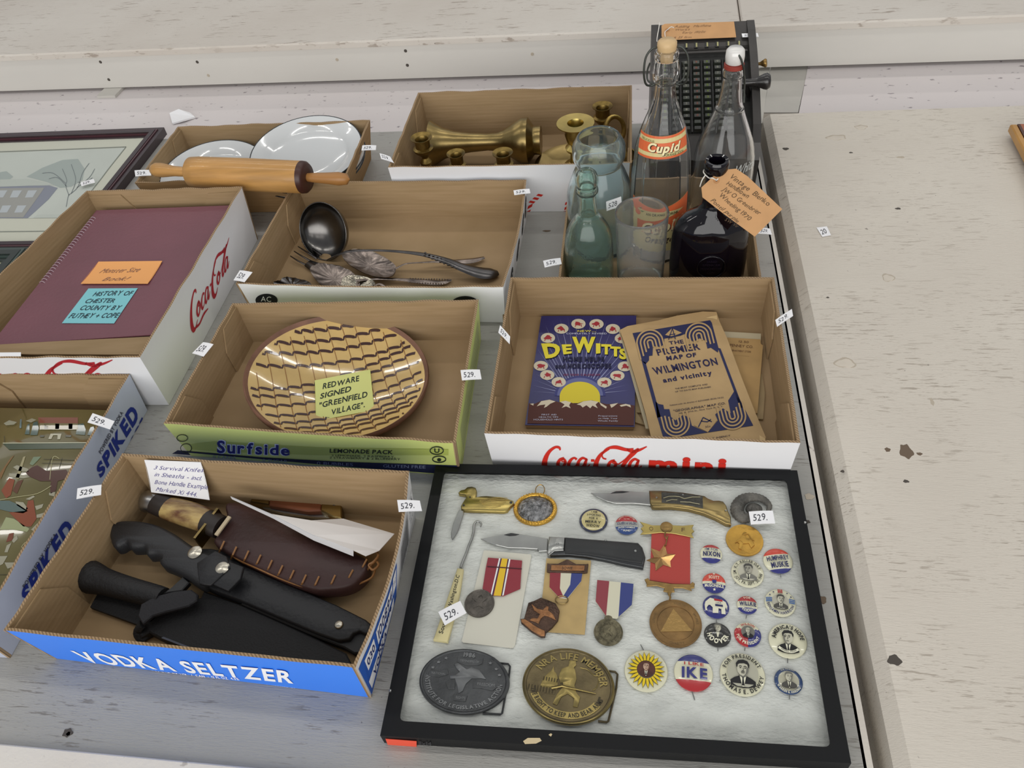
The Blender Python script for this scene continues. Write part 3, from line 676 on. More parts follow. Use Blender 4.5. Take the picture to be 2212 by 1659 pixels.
# lid skirt (four sides) and red end label
g = G(); li = inset(oc, .0016)
for i in range(4):
    j = (i+1) % 4; g.hexa([dn(oc[i], .0025), dn(oc[j], .0025), dn(li[j], .0025), dn(li[i], .0025)], [dn(oc[i], ZTOP-.0014), dn(oc[j], ZTOP-.0014), dn(li[j], ZTOP-.0014), dn(li[i], ZTOP-.0014)])
g.build('lid_skirt', M_CASE, cs)
fpc = Pl(oc[3], (oc[3]-oc[0]).normalized())
g = G(); g.slab([fpc.px(*p, .0006) for p in ((833, 1595), (900, 1600), (900, 1613), (838, 1608))], -fpc.n*.0004); g.build('red_label', ink('e0563f'), cs)
g = G(); text(g, '11x14', quadmap(fpc, [(905, 1600), (932, 1602), (932, 1610), (905, 1608)]), h=.0004); g.build('lettering', ink('3a3a3e'), cs)
# chips in the frame edge
for pts in ([(1130, 1601), (1140, 1594), (1166, 1594), (1170, 1600), (1158, 1606), (1134, 1607)], [(1185, 1587), (1190, 1584), (1193, 1586), (1190, 1591)]):
    g = G(); g.slab([P(*p, ZTOP+.0003) for p in pts], (0, 0, -.0004)); g.build('paper_tear', ink('cdbb95'), cs)
for p in ((843, 1492), (1739, 1129)):
    g = G(); g.lathe([(.0016, 0), (.0012, .001), (0, .0012)], P(*p, ZTOP), (0, 0, 1), 10); g.build('pin_head', M_STEEL, cs)
# base tray
g = G(); bi = inset(oc, .004); bj = inset(oc, .0055)
g.hexa([dn(bi[3], .0004), dn(bi[2], .0004), dn(bi[1], .0004), dn(bi[0], .0004)], [dn(bi[3], .0022), dn(bi[2], .0022), dn(bi[1], .0022), dn(bi[0], .0022)])
for i in range(4):
    j = (i+1) % 4; g.hexa([dn(bi[i], .0022), dn(bi[j], .0022), dn(bj[j], .0022), dn(bj[i], .0022)], [dn(bi[i], ZTOP-.0016), dn(bi[j], ZTOP-.0016), dn(bj[j], ZTOP-.0016), dn(bj[i], ZTOP-.0016)])
g.build('base_box', M_CASE, cs)
# cotton batting
def cotton(u, v):
    p = (bj[3]*(1-u)+bj[2]*u)*(1-v)+(bj[0]*(1-u)+bj[1]*u)*v
    e = min(u, 1-u, v, 1-v); n_ = noise.noise(V((p.x*55, p.y*75, 0)))*.0007+noise.noise(V((p.x*220, p.y*260, 3)))*.00035
    return V((p.x, p.y, LV-.0006+n_-.001*max(0, 1-e*30)))
M_COT = mat('cotton', 'd8d9d5', rough=.95, var=.17, vscale=28, bump=.8, bscale=160, spec=.1, stretch=(1, 2, 1))
g = G(); g.grid(cotton, 130, 100); o = g.build('batting', M_COT, cs, sm=180)
g = G(); gi = roundq([dn(p, ZTOP) for p in inset(oc, .006)], .004)
g.slab([dn(p, ZTOP-.0016) for p in gi], (0, 0, -.0012)); g.build('glass_pane', pane_mat('case_glass', (.985, .99, .985)), cs)

# ---- generic: shape traced at its own level on the cotton
def flat(g, zf, pts, th, z0=LV, bev=.0, mi=0, smoothk=0):
    pts = zf(pts); 
    if smoothk: pts = cr(pts, smoothk, True)
    g.slab([P(x, y, z0+th) for x, y in pts], (0, 0, -th), mi, bev); return g
def mid(zf, pts): 
    q = zf(pts); c = [sum(p[i] for p in q)/len(q) for i in (0, 1)]; return P(c[0], c[1], LV)
def item(name, label, cat, c, group=None):
    return thing(name, label, cat, (c.x, c.y, LV-.0008), group)
def bolt(g, x, y, r, z0, th=.0006, n=12, mi=0):
    c = P(x, y, z0); g.lathe([(r, 0), (r*.8, th), (0, th*1.1)], c, (0, 0, 1), n, mi); return g

# duck folding knife
pts = [(648, 318), (668, 298), (700, 292), (722, 272), (760, 268), (790, 278), (800, 305), (796, 335), (790, 358), (830, 348), (880, 345), (960, 352), (1060, 372), (1100, 385), (1108, 408), (1080, 432), (1050, 470), (1020, 476), (700, 466), (672, 456), (668, 430), (690, 392), (712, 360), (705, 338), (672, 334), (652, 330)]
t = item('pocket_knife', 'small brass duck-shaped pocket knife with its blade open', 'knife', mid(ZA, pts))
flat(G(), ZA, pts, .0048, bev=.0009).build('handle', M_BRASS2, t, sm=50)
g = G()
for k in range(7):
    y0 = 372+k*12; x0 = 815+k*8
    g.tube([P(*ZA(x0+q*34, y0+6*sin(q*1.1+k)-q*1.5), LV+.0049) for q in range(8-k//2)], .00045, 5)
g.build('feather_relief', M_BRASS2, t)
g = G(); bolt(g, *ZA(1083, 402), .0018, LV+.0048); bolt(g, *ZA(692, 425), .0012, LV+.0048); bolt(g, *ZA(745, 358), .0009, LV+.0048); g.build('rivet', M_BPLAST, t)
pts = [(655, 462), (692, 470), (690, 500), (668, 570), (640, 650), (600, 708), (592, 696), (588, 650), (608, 570), (636, 500)]
flat(G(), ZA, pts, .0016, LV+.0012, bev=.0004).build('blade', M_STEEL, t)
# oval pendant
c = P(*ZA(1283, 462), LV); rx = (P(*ZA(1462, 462), LV)-P(*ZA(1102, 462), LV)).length/2; ry = (P(*ZA(1283, 335), LV)-P(*ZA(1283, 600), LV)).length/2
t = item('pendant', 'oval gold-rimmed pendant with a dark silver relief centre', 'pendant', c)
M_GOLD = mat('gold', 'd2a545', rough=.25, metal=1., var=.15, vscale=60, bump=.3, bscale=900)
g = G(); g.lathe([(rx, 0), (rx*1.0, .002), (rx*.95, .0035), (rx*.84, .0035), (rx*.80, .0026), (rx*.79, .0015)], c, (0, 0, 1), 48, sy=ry/rx, u0=(1, 0, 0), cap1=False)
for k in range(44):
    a = 2*pi*k/44; g.tube([c+V((rx*.84*cos(a), ry*.84*sin(a), .0036)), c+V((rx*.98*cos(a+.09), ry*.98*sin(a+.09), .0032))], .0005, 5)
g.build('rim', M_GOLD, t, sm=40)
M_RELS = mat('silver_relief', '8d8d90', rough=.32, metal=1., var=.7, vscale=220, bump=1., bscale=420)
g = G(); g.lathe([(rx*.80, .0015), (rx*.76, .0024), (rx*.4, .0030), (0, .0032)], c, (0, 0, 1), 40, sy=ry/rx, u0=(1, 0, 0)); g.build('centre', M_RELS, t, sm=60)
rc = P(*ZA(1322, 300), LV+.002); g = G(); g.tube([rc+V((.0052*cos(a), .0068*sin(a), .001*sin(a))) for a in [2*pi*k/20 for k in range(20)]], .0005, 6, closed=True); g.build('ring', M_GOLD, t, sm=60)
g = G(); g.tube([P(*ZA(1318, 352), LV+.0022), P(*ZA(1318, 334), LV+.0024)], .0013, 8); g.build('bail', M_GOLD, t, sm=60)
# brass-bolster folding knife (upper)
t = item('folding_knife', 'open folding knife with brass bolsters and a dark scenic inlay', 'knife', P(*ZB(700, 350), LV))
flat(G(), ZB, [(120, 280), (190, 281), (262, 281), (300, 264), (330, 262), (400, 268), (545, 276), (556, 368), (420, 356), (300, 358), (230, 338), (160, 306)], .0018, LV+.0015, bev=.0005).build('blade', M_STEEL, t)
flat(G(), ZB, [(262, 284), (300, 270), (350, 268), (395, 272), (350, 281)], .0003, LV+.0033).build('nail_nick', M_BPLAST, t)
hp = [(538, 262), (625, 262), (780, 275), (935, 300), (960, 318), (1000, 334), (1040, 333), (1070, 340), (1092, 370), (1104, 410), (1124, 450), (1126, 505), (1090, 500), (1020, 462), (930, 424), (820, 395), (700, 380), (600, 382), (560, 380), (545, 350)]
flat(G(), ZB, hp, .0062, bev=.0010).build('handle', M_BRASS, t, sm=50)
flat(G(), ZB, [(626, 274), (780, 284), (922, 305), (925, 392), (860, 378), (760, 360), (628, 350)], .0006, LV+.0060, bev=.0002).build('inlay', mat('dark_inlay', '37342c', rough=.35, var=.5, vscale=160, bump=.8, bscale=300), t)
g = G()
for a, b in (((640, 318), (720, 305)), ((720, 305), (790, 322)), ((790, 322), (905, 310)), ((660, 340), (740, 330)), ((760, 345), (900, 362))): g.tube([P(*ZB(*a), LV+.0068), P(*ZB((a[0]+b[0])/2, (a[1]+b[1])/2-6), LV+.0072), P(*ZB(*b), LV+.0068)], .0006, 5)
g.build('etched_scene', mat('silver_line', 'b8b090', rough=.3, metal=1.), t)
for q in ((592, 315), (1088, 408), (780, 295)): g = G(); bolt(g, *ZB(*q), .0011, LV+.0062); g.build('rivet', M_STEEL, t)
# black folding knife (lower)
t = item('folding_knife', 'open folding knife with smooth black handle scales and a steel bolster', 'knife', P(*ZA(1500, 760), LV))
flat(G(), ZA, [(832, 700), (900, 686), (1000, 668), (1060, 656), (1090, 650), (1120, 655), (1385, 698), (1380, 800), (1310, 805), (1300, 785), (1180, 778), (1060, 775), (960, 752), (880, 722)], .0018, LV+.0015, bev=.0005).build('blade', M_STEEL, t)
flat(G(), ZA, [(1025, 668), (1080, 654), (1150, 664), (1120, 674), (1070, 678)], .0003, LV+.0033).build('nail_nick', M_BPLAST, t)
flat(G(), ZA, [(1395, 680), (1528, 686), (1518, 796), (1440, 800), (1402, 836), (1380, 825), (1385, 750)], .0060, bev=.001).build('bolster', M_STEEL, t, sm=50)
flat(G(), ZA, [(1530, 686), (1700, 700), (1900, 715), (2130, 732), (2165, 770), (2190, 850), (2172, 938), (2040, 915), (1850, 872), (1700, 845), (1560, 832), (1402, 836), (1440, 802), (1520, 798)], .0052, bev=.001).build('liner', mat('dark_steel', '4a4b4d', rough=.35, metal=1.), t, sm=50)
flat(G(), ZA, [(1530, 690), (1700, 703), (1900, 718), (2128, 736), (2160, 772), (2176, 852), (2160, 900), (2040, 884), (1850, 850), (1700, 826), (1524, 815)], .0014, LV+.0052, bev=.0006).build('handle_scale', M_BPLAST, t, sm=50)
for q in ((2108, 802), (1465, 740), (1862, 712)): g = G(); bolt(g, *ZA(*q), .0015, LV+.0064 if q[0] > 1500 else LV+.006); g.build('rivet', M_STEEL, t)
# fossil
t = item('fossil_shell', 'grey ribbed fossil snail shell in the upper right of the case', 'fossil', P(*ZF(820, 340), LV))
g = G(); c = P(*ZF(850, 350), LV); pts = []
cc = [P(*ZF(*p), LV+.003) for p in ((1020, 380), (1040, 300), (960, 220), (840, 195), (720, 220), (650, 300), (650, 390), (720, 450), (800, 440), (850, 390), (840, 330), (800, 310))]
rr_ = [.0022, .0032, .0042, .0052, .0062, .0070, .0070, .0064, .0052, .0045, .0038, .0025]
pp = cr([(p.x, p.y, p.z, r) for p, r in zip(cc, rr_)], 7)
g.tube([V(p[:3]) for p in pp], [p[3]*(1+.06*(1 if i % 2 else -1)) for i, p in enumerate(pp)], 14, flat=.75, upv=(0, 0, 1))
g.lathe([(.009, 0), (.0085, .003), (.005, .0048), (0, .0055)], c, (0, 0, 1), 20, sy=.8)
g.build('shell_whorl', mat('fossil_stone', '5f5b55', rough=.45, var=.6, vscale=90, bump=.9, bscale=260), t, sm=80)
# gold coin
def disc_item(name, label, cat, cx, cy, r_px, m, th=.0022, zf=ID, relief=None, ratio=None, group=None, rim=.9):
    c = P(*zf(cx, cy), LV); sc = 1
    R = (P(*zf(cx+r_px, cy), LV)-P(*zf(cx-r_px, cy), LV)).length/2
    t = item(name, label, cat, c, group)
    g = G(); g.lathe([(R*.98, 0), (R, th*.4), (R*.98, th), (R*rim, th), (R*(rim-.04), th*.75), (0, th*.75)], c, (0, 0, 1), 44); g.build('disc', m, t, sm=40)
    return t, c, R
def locmap(c, R, z, ang=0.):
    ca, sa = cos(ang), sin(ang)
    return lambda u, v, h=0.: V((c.x+R*(u*ca-v*sa), c.y+R*(u*sa+v*ca), z+h))
def raised(g, pts, mp, h0, h1, mi=0):
    top = [mp(x, y, h1) for x, y in pts]; g.slab(top, (0, 0, -(h1-h0)), mi, bev=0.00015); return g
def wire(g, pts, mp, r, h, mi=0, k=6):
    g.tube([mp(x, y, h) for x, y in cr(pts, k)], r, 5, mi); return g
M_COIN = mat('matte_gold_coin', 'c99c46', rough=.42, metal=.8, var=.15, vscale=80, bump=.25, bscale=300)
t, c, R = disc_item('medallion', 'matte gold medallion with a raised animal figure below the fossil', 'medallion', 732, 735, 232, M_COIN, zf=ZF)
m_ = locmap(c, R, LV+.0017)
g = G(); raised(g, [(-.45, -.1), (-.2, .15), (.0, .5), (.15, .45), (.1, .15), (.4, .05), (.5, -.3), (.3, -.5), (.2, -.2), (-.1, -.25), (-.2, -.6), (-.35, -.55), (-.3, -.25)], m_, 0, .0008)
wire(g, [(-.1, .3), (.2, .38), (.35, .1), (.5, .0)], m_, .0005, .0008); wire(g, [(-.5, -.2), (-.25, -.05), (-.1, -.2)], m_, .0005, .0008); g.build('relief', M_COIN, t, sm=50)

# button hook
t = item('button_hook', 'steel button hook with a cream handle lettered Washington D.C.', 'button hook', P(*ZA(600, 1200), LV))
g = G(); hk = [(832, 602), (838, 580), (820, 560), (795, 562), (778, 590), (775, 640), (760, 700), (735, 760), (715, 820), (690, 880), (668, 940)]
p_ = [P(*ZA(*q), LV+.0025) for q in cr(hk, 4)]; g.tube(p_, [.0009+.0007*min(1, i/18) for i in range(len(p_))], 7); g.build('hook', M_STEEL, t, sm=60)
flat(G(), ZA, [(640, 940), (690, 948), (665, 1110), (640, 1250), (560, 1548), (440, 1530), (455, 1490), (560, 1180)], .0048, bev=.0009).build('handle', mat('cream_celluloid', 'd8cb98', rough=.35), t, sm=50)
hp_ = HZ(LV+.0048)
letter('lettering', t, M_BLACK, lambda g: (text(g, 'Washington.D.C', quadmap(hp_, [ZA(558, 1262), ZA(632, 996), ZA(660, 1004), ZA(588, 1276)]), bold=.01, h=.0002), text(g, 'Souvenir', quadmap(hp_, [ZA(484, 1478), ZA(545, 1290), ZA(575, 1298), ZA(520, 1486)]), bold=.01, h=.0002)))

# ---- medals
def ribbon(zf, outline, bands, t, th=.0012, z0=LV+.0018, name='ribbon'):
    """bands = list of (polygon, material)"""
    flat(G(), zf, outline, th, z0).build(name, bands[0][1], t)
    for poly_, m in bands[1:]:
        flat(G(), zf, poly_, .00025, z0+th-.0001).build('stripe', m, t)
M_RIBR = mat('ribbon_dark_red', '8e2433', rough=.6, bump=.2, bscale=900); M_RIBY = mat('ribbon_yellow', 'e6bd1e', rough=.6); M_RIBW = mat('ribbon_white', 'd9d4bd', rough=.6); M_RIBB = mat('ribbon_blue', '2d3a80', rough=.6); M_RIBN = ink('2a2648')
t = item('medal_card', 'plain white card lying under the red and yellow ribbon medal', 'card', P(*ZA(950, 1200), LV))
g = G(); flat(g, ZA, [(862, 796), (1246, 830), (1250, 842), (1115, 1580), (1100, 1598), (1080, 1600), (690, 1556), (676, 1545), (680, 1530), (856, 806)], .0008, LV+.0003); g.build('card', mat('cream_card', 'd5d1c4', rough=.7), t)
t = item('medal', 'dark bronze medal on a dark red ribbon with a yellow centre stripe', 'medal', P(*ZA(960, 1150), LV))
ribbon(ZA, [(893, 856), (1174, 880), (1168, 945), (1158, 1110), (1020, 1170), (915, 1165), (848, 1110), (876, 935)],
       [(None, M_RIBR), ([(1008, 862), (1055, 866), (1000, 1170), (940, 1168)], M_RIBY),
        ([(984, 861), (996, 862), (925, 1165), (914, 1163)], M_PAPER), ([(1066, 868), (1078, 869), (1022, 1167), (1010, 1169)], M_PAPER),
        ([(997, 862), (1004, 862), (934, 1166), (927, 1166)], M_RIBN), ([(1058, 867), (1064, 868), (1008, 1169), (1002, 1170)], M_RIBN)], t)
flat(G(), ZA, [(887, 925), (1172, 945), (1171, 952), (886, 933)], .0003, LV+.0032).build('fold', ink('4a1420'), t)
M_BRZ = mat('dark_bronze', '66605a', rough=.45, metal=.85, var=.4, vscale=120, bump=.5, bscale=400)
c = P(*ZA(824, 1242), LV); R = (P(*ZA(948, 1242), LV)-P(*ZA(700, 1242), LV)).length/2
g = G(); g.lathe([(R*.98, .0012), (R, .002), (R*.97, .0034), (R*.9, .0034), (R*.88, .003), (0, .003)], c, (0, 0, 1), 40); g.build('disc', M_BRZ, t, sm=40)
m_ = locmap(c, R, LV+.003); g = G()
raised(g, [(-.1, .5), (.1, .62), (.15, .3), (.5, .35), (.2, .05), (.35, -.4), (.0, -.2), (-.35, -.4), (-.2, .05), (-.5, .3), (-.15, .25)], m_, 0, .0006); g.build('relief', M_BRZ, t, sm=50)
# copper badge on tan card
t = item('medal_card', 'tan cardboard backing card behind the copper badge', 'card', P(*ZA(1540, 1150), LV))
flat(G(), ZA, [(1375, 862), (1742, 880), (1690, 1488), (1310, 1462)], .0012, LV+.0003).build('card', mat('tan_card', 'bda06a', rough=.7, var=.12, vscale=60), t)
t = item('medal', 'copper horseman badge hanging from a red, white and blue ribbon', 'medal', P(*ZA(1450, 1100), LV))
M_COP = mat('copper', 'a0714c', rough=.35, metal=1., var=.3, vscale=100, bump=.3, bscale=500)
M_COPD = mat('dark_copper', '5d473b', rough=.45, metal=.9, var=.4, vscale=100, bump=.6, bscale=500)
ribbon(ZA, [(1404, 980), (1670, 988), (1660, 1050), (1545, 1195), (1480, 1185), (1400, 1100)], [(None, M_RIBW), ([(1404, 980), (1492, 983), (1485, 1110), (1515, 1180), (1480, 1185), (1400, 1100)], M_RIBR), ([(1580, 985), (1670, 988), (1660, 1050), (1545, 1192), (1510, 1180), (1570, 1080)], M_RIBB)], t, z0=LV+.0018)
flat(G(), ZA, [(1380, 900), (1400, 905), (1470, 905), (1545, 868), (1620, 908), (1700, 908), (1720, 905), (1712, 975), (1690, 980), (1400, 975), (1378, 970)], .0024, LV+.0015, bev=.0005).build('pin_bar', M_COPD, t)
flat(G(), ZA, [(1415, 918), (1690, 922), (1685, 965), (1412, 960)], .0006, LV+.0038).build('name_plate', M_COP, t)
letter('lettering', t, M_BLACK, lambda g: text(g, 'BOWIE', quadmap(HZ(LV+.0044), [ZA(1505, 930), ZA(1590, 933), ZA(1588, 957), ZA(1503, 954)]), h=.0002))
rc = P(*ZA(1500, 1205), LV+.003); g = G(); g.tube([rc+V((.0065*cos(a), .0045*sin(a), 0)) for a in [2*pi*k/20 for k in range(20)]], .0006, 6, closed=True); g.build('ring', M_BRASS, t, sm=60)
flat(G(), ZA, [(1330, 1182), (1380, 1200), (1450, 1230), (1482, 1290), (1470, 1370), (1420, 1430), (1370, 1470), (1362, 1506), (1330, 1508), (1250, 1462), (1165, 1390), (1160, 1358), (1190, 1355), (1225, 1225), (1270, 1210)], .0034, LV+.0014, bev=.0009).build('plaque', M_COPD, t, sm=50)
flat(G(), ZA, [(1165, 1362), (1200, 1362), (1300, 1430), (1362, 1458), (1360, 1500), (1330, 1500), (1250, 1455), (1168, 1385)], .0008, LV+.0046, bev=.0003).build('scroll', M_COP, t)
flat(G(), ZA, [(1250, 1235), (1300, 1275), (1345, 1285), (1375, 1250), (1395, 1262), (1390, 1290), (1430, 1320), (1455, 1375), (1400, 1345), (1360, 1330), (1330, 1360), (1310, 1400), (1270, 1380), (1235, 1372), (1255, 1350), (1300, 1355), (1320, 1320), (1270, 1290)], .0012, LV+.0046, bev=.0004).build('horseman', M_COP, t, sm=50)
# red white blue medal
t = item('medal', 'small round bronze medal on a wide red, white and blue ribbon', 'medal', P(*ZA(1900, 1300), LV))
ribbon(ZA, [(1793, 1040), (2092, 1072), (2078, 1245), (1968, 1345), (1955, 1358), (1870, 1352), (1866, 1338), (1780, 1215)], [(None, M_RIBW), ([(1793, 1040), (1892, 1050), (1866, 1338), (1780, 1215)], mat('ribbon_red', '8f3540', rough=.6)), ([(1988, 1060), (2092, 1072), (2078, 1245), (1968, 1345)], M_RIBB)], t)
c = P(*ZA(1885, 1478), LV); R = (P(*ZA(2006, 1478), LV)-P(*ZA(1764, 1478), LV)).length/2
M_OLDB = mat('old_bronze', '77705a', rough=.42, metal=.9, var=.55, vscale=160, bump=.6, bscale=500)
g = G(); g.lathe([(R*.97, .001), (R, .0018), (R*.98, .003), (R*.93, .003), (R*.9, .0026), (0, .0026)], c, (0, 0, 1), 40); g.build('disc', M_OLDB, t, sm=40)
m_ = locmap(c, R, LV+.0026); g = G()
for r_ in (.62, .56): g.tube([m_(r_*cos(a), r_*sin(a), .0002) for a in [2*pi*k/30 for k in range(30)]], .0004, 5, closed=True)
for k in range(16): a = 2*pi*k/16; raised(g, [(.70*cos(a)+.07*cos(a+b), .72*sin(a)+.06*sin(a+b)) for b in (0, 1.57, 3.14, 4.7)], m_, 0, .0005)
raised(g, [(-.35, .2), (-.1, .1), (.0, .3), (.15, .3), (.1, .05), (.3, -.1), (.25, -.35), (.1, -.15), (-.1, -.1), (-.2, -.35), (-.3, -.1)], m_, 0, .0007); g.build('relief', M_OLDB, t, sm=50)
g = G(); g.lathe([(.0025, .0014), (.0025, .003), (.001, .0034)], P(*ZA(1885, 1362), LV), (0, 0, 1), 12, sx=1.6); g.build('loop', M_OLDB, t)
# lodge medal
t = item('medal', 'lodge medal with a gold star pin on red cloth above a large bronze disc', 'medal', P(*ZB(700, 900), LV))
flat(G(), ZB, [(556, 570), (832, 575), (832, 935), (700, 930), (543, 905)], .0012, LV+.0014).build('ribbon', mat('lodge_red', 'b23a31', rough=.65, bump=.15, bscale=800), t)
M_BARM = mat('bar_brass', '9a7c4a', rough=.35, metal=.9, var=.3, vscale=100, bump=.2)
flat(G(), ZB, [(472, 486), (500, 494), (560, 512), (620, 512), (640, 495), (690, 495), (710, 512), (780, 515), (858, 508), (845, 535), (862, 555), (842, 572), (858, 602), (780, 585), (700, 570), (620, 565), (545, 572), (475, 578), (495, 555), (478, 535), (498, 518)], .0014, LV+.0026, bev=.0004).build('ribbon_bar', M_BRASS2, t)
c = P(*ZB(662, 528), LV+.0038); g = G(); g.lathe([(.0065, 0), (.0065, .001), (.0055, .0018), (0, .0018)], c, (0, 0, 1), 24); g.build('boss', M_BARM, t, sm=50)
letter('lettering', t, ink('6a5030'), lambda g: (text(g, 'O', quadmap(HZ(LV+.004), [ZB(538, 522), ZB(568, 524), ZB(568, 552), ZB(538, 550)]), h=.0002), text(g, 'F', quadmap(HZ(LV+.004), [ZB(770, 530), ZB(795, 532), ZB(795, 560), ZB(770, 558)]), h=.0002)))
g = G(); g.tube([P(*ZB(*q), LV+.0045) for q in ((655, 560), (650, 590), (662, 610), (672, 590), (660, 640), (658, 660))], .0007, 6); g.build('chain', M_BRASS2, t, sm=60)
star = [(650, 648), (668, 718), (728, 722), (690, 768), (694, 815), (640, 796), (585, 840), (582, 788), (515, 765), (572, 742), (548, 675), (612, 700)]
cz = P(*ZB(622, 745), LV+.0066); sp = [P(*ZB(*q), LV+.0032) for q in star]; g = G()
g.add(sp+[cz], [(i, (i+1) % 12, 12) if (sp[(i+1) % 12]-sp[i]).cross(cz-sp[i]).z > 0 else ((i+1) % 12, i, 12) for i in range(12)]); g.build('star', mat('rose_gold', 'c49a63', rough=.22, metal=1.), t)
flat(G(), ZB, [(505, 900), (530, 890), (545, 908), (700, 932), (830, 935), (850, 918), (866, 930), (862, 960), (836, 966), (845, 982), (780, 962), (715, 962), (722, 990), (700, 992), (688, 1020), (676, 1015), (668, 992), (640, 985), (648, 962), (590, 945), (520, 950), (520, 930)], .0014, LV+.0026, bev=.0004).build('scroll_bar', M_BARM, t)
c = P(*ZB(727, 1222), LV); R = (P(*ZB(915, 1222), LV)-P(*ZB(540, 1222), LV)).length/2
M_MEDB = mat('medal_bronze', '8a6b42', rough=.42, metal=.85, var=.3, vscale=60, bump=.2, bscale=300)
g = G(); g.lathe([(R*.98, .0006), (R, .0014), (R*.99, .0028), (R*.96, .0030), (R*.94, .0026), (R*.72, .0026), (R*.71, .0031), (R*.69, .0031), (R*.68, .0023), (0, .0023)], c, (0, 0, 1), 56); g.build('disc', M_MEDB, t, sm=40)
m_ = locmap(c, R, LV+.0023, radians(2)); g = G(); raised(g, [(-.05, .60), (.62, -.32), (-.60, -.38)], m_, 0, .0006); g.build('triangle', mat('medal_bronze_light', 'a3834f', rough=.35, metal=.9, bump=.3, bscale=300), t)
letter('lettering', t, ink('6e5634'), lambda g: (text_arc(g, 'NORTH', m_, .83, .09, 75, h=.0005, bold=0), text_arc(g, 'LODGE', m_, .83, .09, 165, h=.0005, bold=0), text_arc(g, 'WORKS', m_, .83, .09, 15, h=.0005, bold=0), text_arc(g, 'CHARITY', m_, .83, .09, 270, inward=True, h=.0005, bold=0)))
g = G(); g.tube([P(*ZB(*q), LV+.0035) for q in ((686, 1012), (690, 1030), (686, 1050))], .0011, 6); g.build('link', M_BARM, t)

# ---- belt buckles
def buckle(label, zf, cx, cy, rx_, ry_, m, mdark, mlight, ang=0.):
    c = P(*zf(cx, cy), LV); rx = (P(*zf(cx+rx_, cy), LV)-P(*zf(cx-rx_, cy), LV)).length/2; ry = (P(*zf(cx, cy-ry_), LV)-P(*zf(cx, cy+ry_), LV)).length/2
    t = item('belt_buckle', label, 'belt buckle', c)
    q = ry/rx; u0 = (cos(ang), sin(ang), 0)
    g = G(); g.lathe([(rx*.97, .0010), (rx, .0022), (rx*.985, .0048), (rx*.955, .0054), (rx*.925, .0050), (rx*.91, .0042), (0, .0046)], c, (0, 0, 1), 72, sy=q, u0=u0); g.build('plate', [m], t, sm=40)
    ca, sa = cos(ang), sin(ang)
    mp = lambda u, v, h=0.: V((c.x+rx*u*ca-ry*v*sa, c.y+rx*u*sa+ry*v*ca, LV+.0044+h))
    return t, c, rx, ry, mp
M_PEW = mat('dark_pewter', '4d4e50', rough=.42, metal=.85, var=.3, vscale=60, bump=.25, bscale=300)
M_PEWL = mat('worn_pewter', '7b7c7e', rough=.38, metal=.9, var=.2, vscale=60)
t, c, rx, ry, mp = buckle('large dark pewter oval belt buckle dated 1986 with an eagle', ZC, 700, 512, 374, 268, M_PEW, None, M_PEWL, radians(-2))
g = G(); raised(g, [(-.28, .46), (-.2, .52), (-.06, .40), (.02, .34), (.12, .42), (.30, .36), (.48, .10), (.36, .12), (.16, .08), (.06, -.10), (.02, -.32), (-.06, -.40), (-.12, -.2), (-.2, .02), (-.3, .0), (-.34, .12), (-.2, .14), (-.12, .24), (-.22, .34)], mp, 0, .0010); g.build('eagle', M_PEWL, t, sm=50)
for q in ([(-.24, .70), (.0, .64), (.34, .74), (.34, .58), (.24, .50), (.0, .46), (-.22, .54)], [(-.82, .18), (-.6, .22), (-.4, .30), (-.36, .14), (-.56, .02), (-.80, .02)], [(.22, .02), (.42, .0), (.72, .10), (.80, -.02), (.66, -.22), (.42, -.18), (.22, -.20)], [(-.16, -.44), (.14, -.44), (.12, -.62), (-.14, -.62)], [(-.40, -.12), (-.18, -.10), (-.16, -.30), (-.3, -.32)]):
    g = G(); raised(g, q, mp, 0, .0007); g.build('banner', M_PEW, t)
letter('lettering', t, M_PEWL, lambda g: (text_arc(g, 'INSTITUTE FOR LEGISLATIVE ACTION', mp, .80, .105, 268, inward=True, h=.0006, bold=.03, gap=.12, spread=.86), text_at(g, '1986', mp, .02, .80, .13, .26, bold=.03, h=.0006), text_at(g, 'DEFENDERS OF', mp, .05, .60, .07, .42, h=.0010), text_at(g, 'NATIONAL', mp, -.58, .13, .07, .32, h=.0010), text_at(g, 'FREEDOM', mp, .50, -.06, .09, .38, h=.0010), text_at(g, 'RIGHTS', mp, 0, -.53, .08, .2, h=.0010)))
def star5(cx, cy, r, q=.45): return [(cx+(r if k % 2 == 0 else r*q)*sin(pi*k/5), cy+(r if k % 2 == 0 else r*q)*cos(pi*k/5)) for k in range(10)]
for a in (128, 143, 158, 20, 34, 50): g = G(); raised(g, star5(.80*cos(radians(a)), .80*sin(radians(a)), .055), mp, 0, .0007); g.build('star', M_PEWL, t)
g = G(); g.tube([P(*ZC(*q), LV+.0012) for q in ((985, 352), (1060, 360), (1075, 380), (1065, 470), (1010, 765), (995, 775), (850, 768))], .0010, 6); g.build('belt_loop', M_PEW, t, sm=60)
M_BKB = mat('antique_brass', '6d6044', rough=.42, metal=.85, var=.35, vscale=50, bump=.25, bscale=260); M_BKL = mat('buckle_brass', '9c8a55', rough=.33, metal=.95, var=.2, vscale=60)
t, c, rx, ry, mp = buckle('large antique brass oval belt buckle lettered NRA LIFE MEMBER', ZC, 1555, 552, 378, 312, M_BKB, None, M_BKL, radians(-6))
g = G(); g.lathe([(rx*.955, .0052), (rx*.965, .0060), (rx*1.0, .0050), (rx*1.01, .0030), (rx*.99, .0010)], c, (0, 0, 1), 72, sy=ry/rx, u0=(cos(radians(-6)), sin(radians(-6)), 0), cap0=False, cap1=False); g.build('rim', M_BKL, t, sm=60)
letter('lettering', t, M_BKL, lambda g: (text_arc(g, 'NRA LIFE MEMBER', mp, .78, .17, 82, h=.0008, bold=.02, gap=.13, spread=.92),))
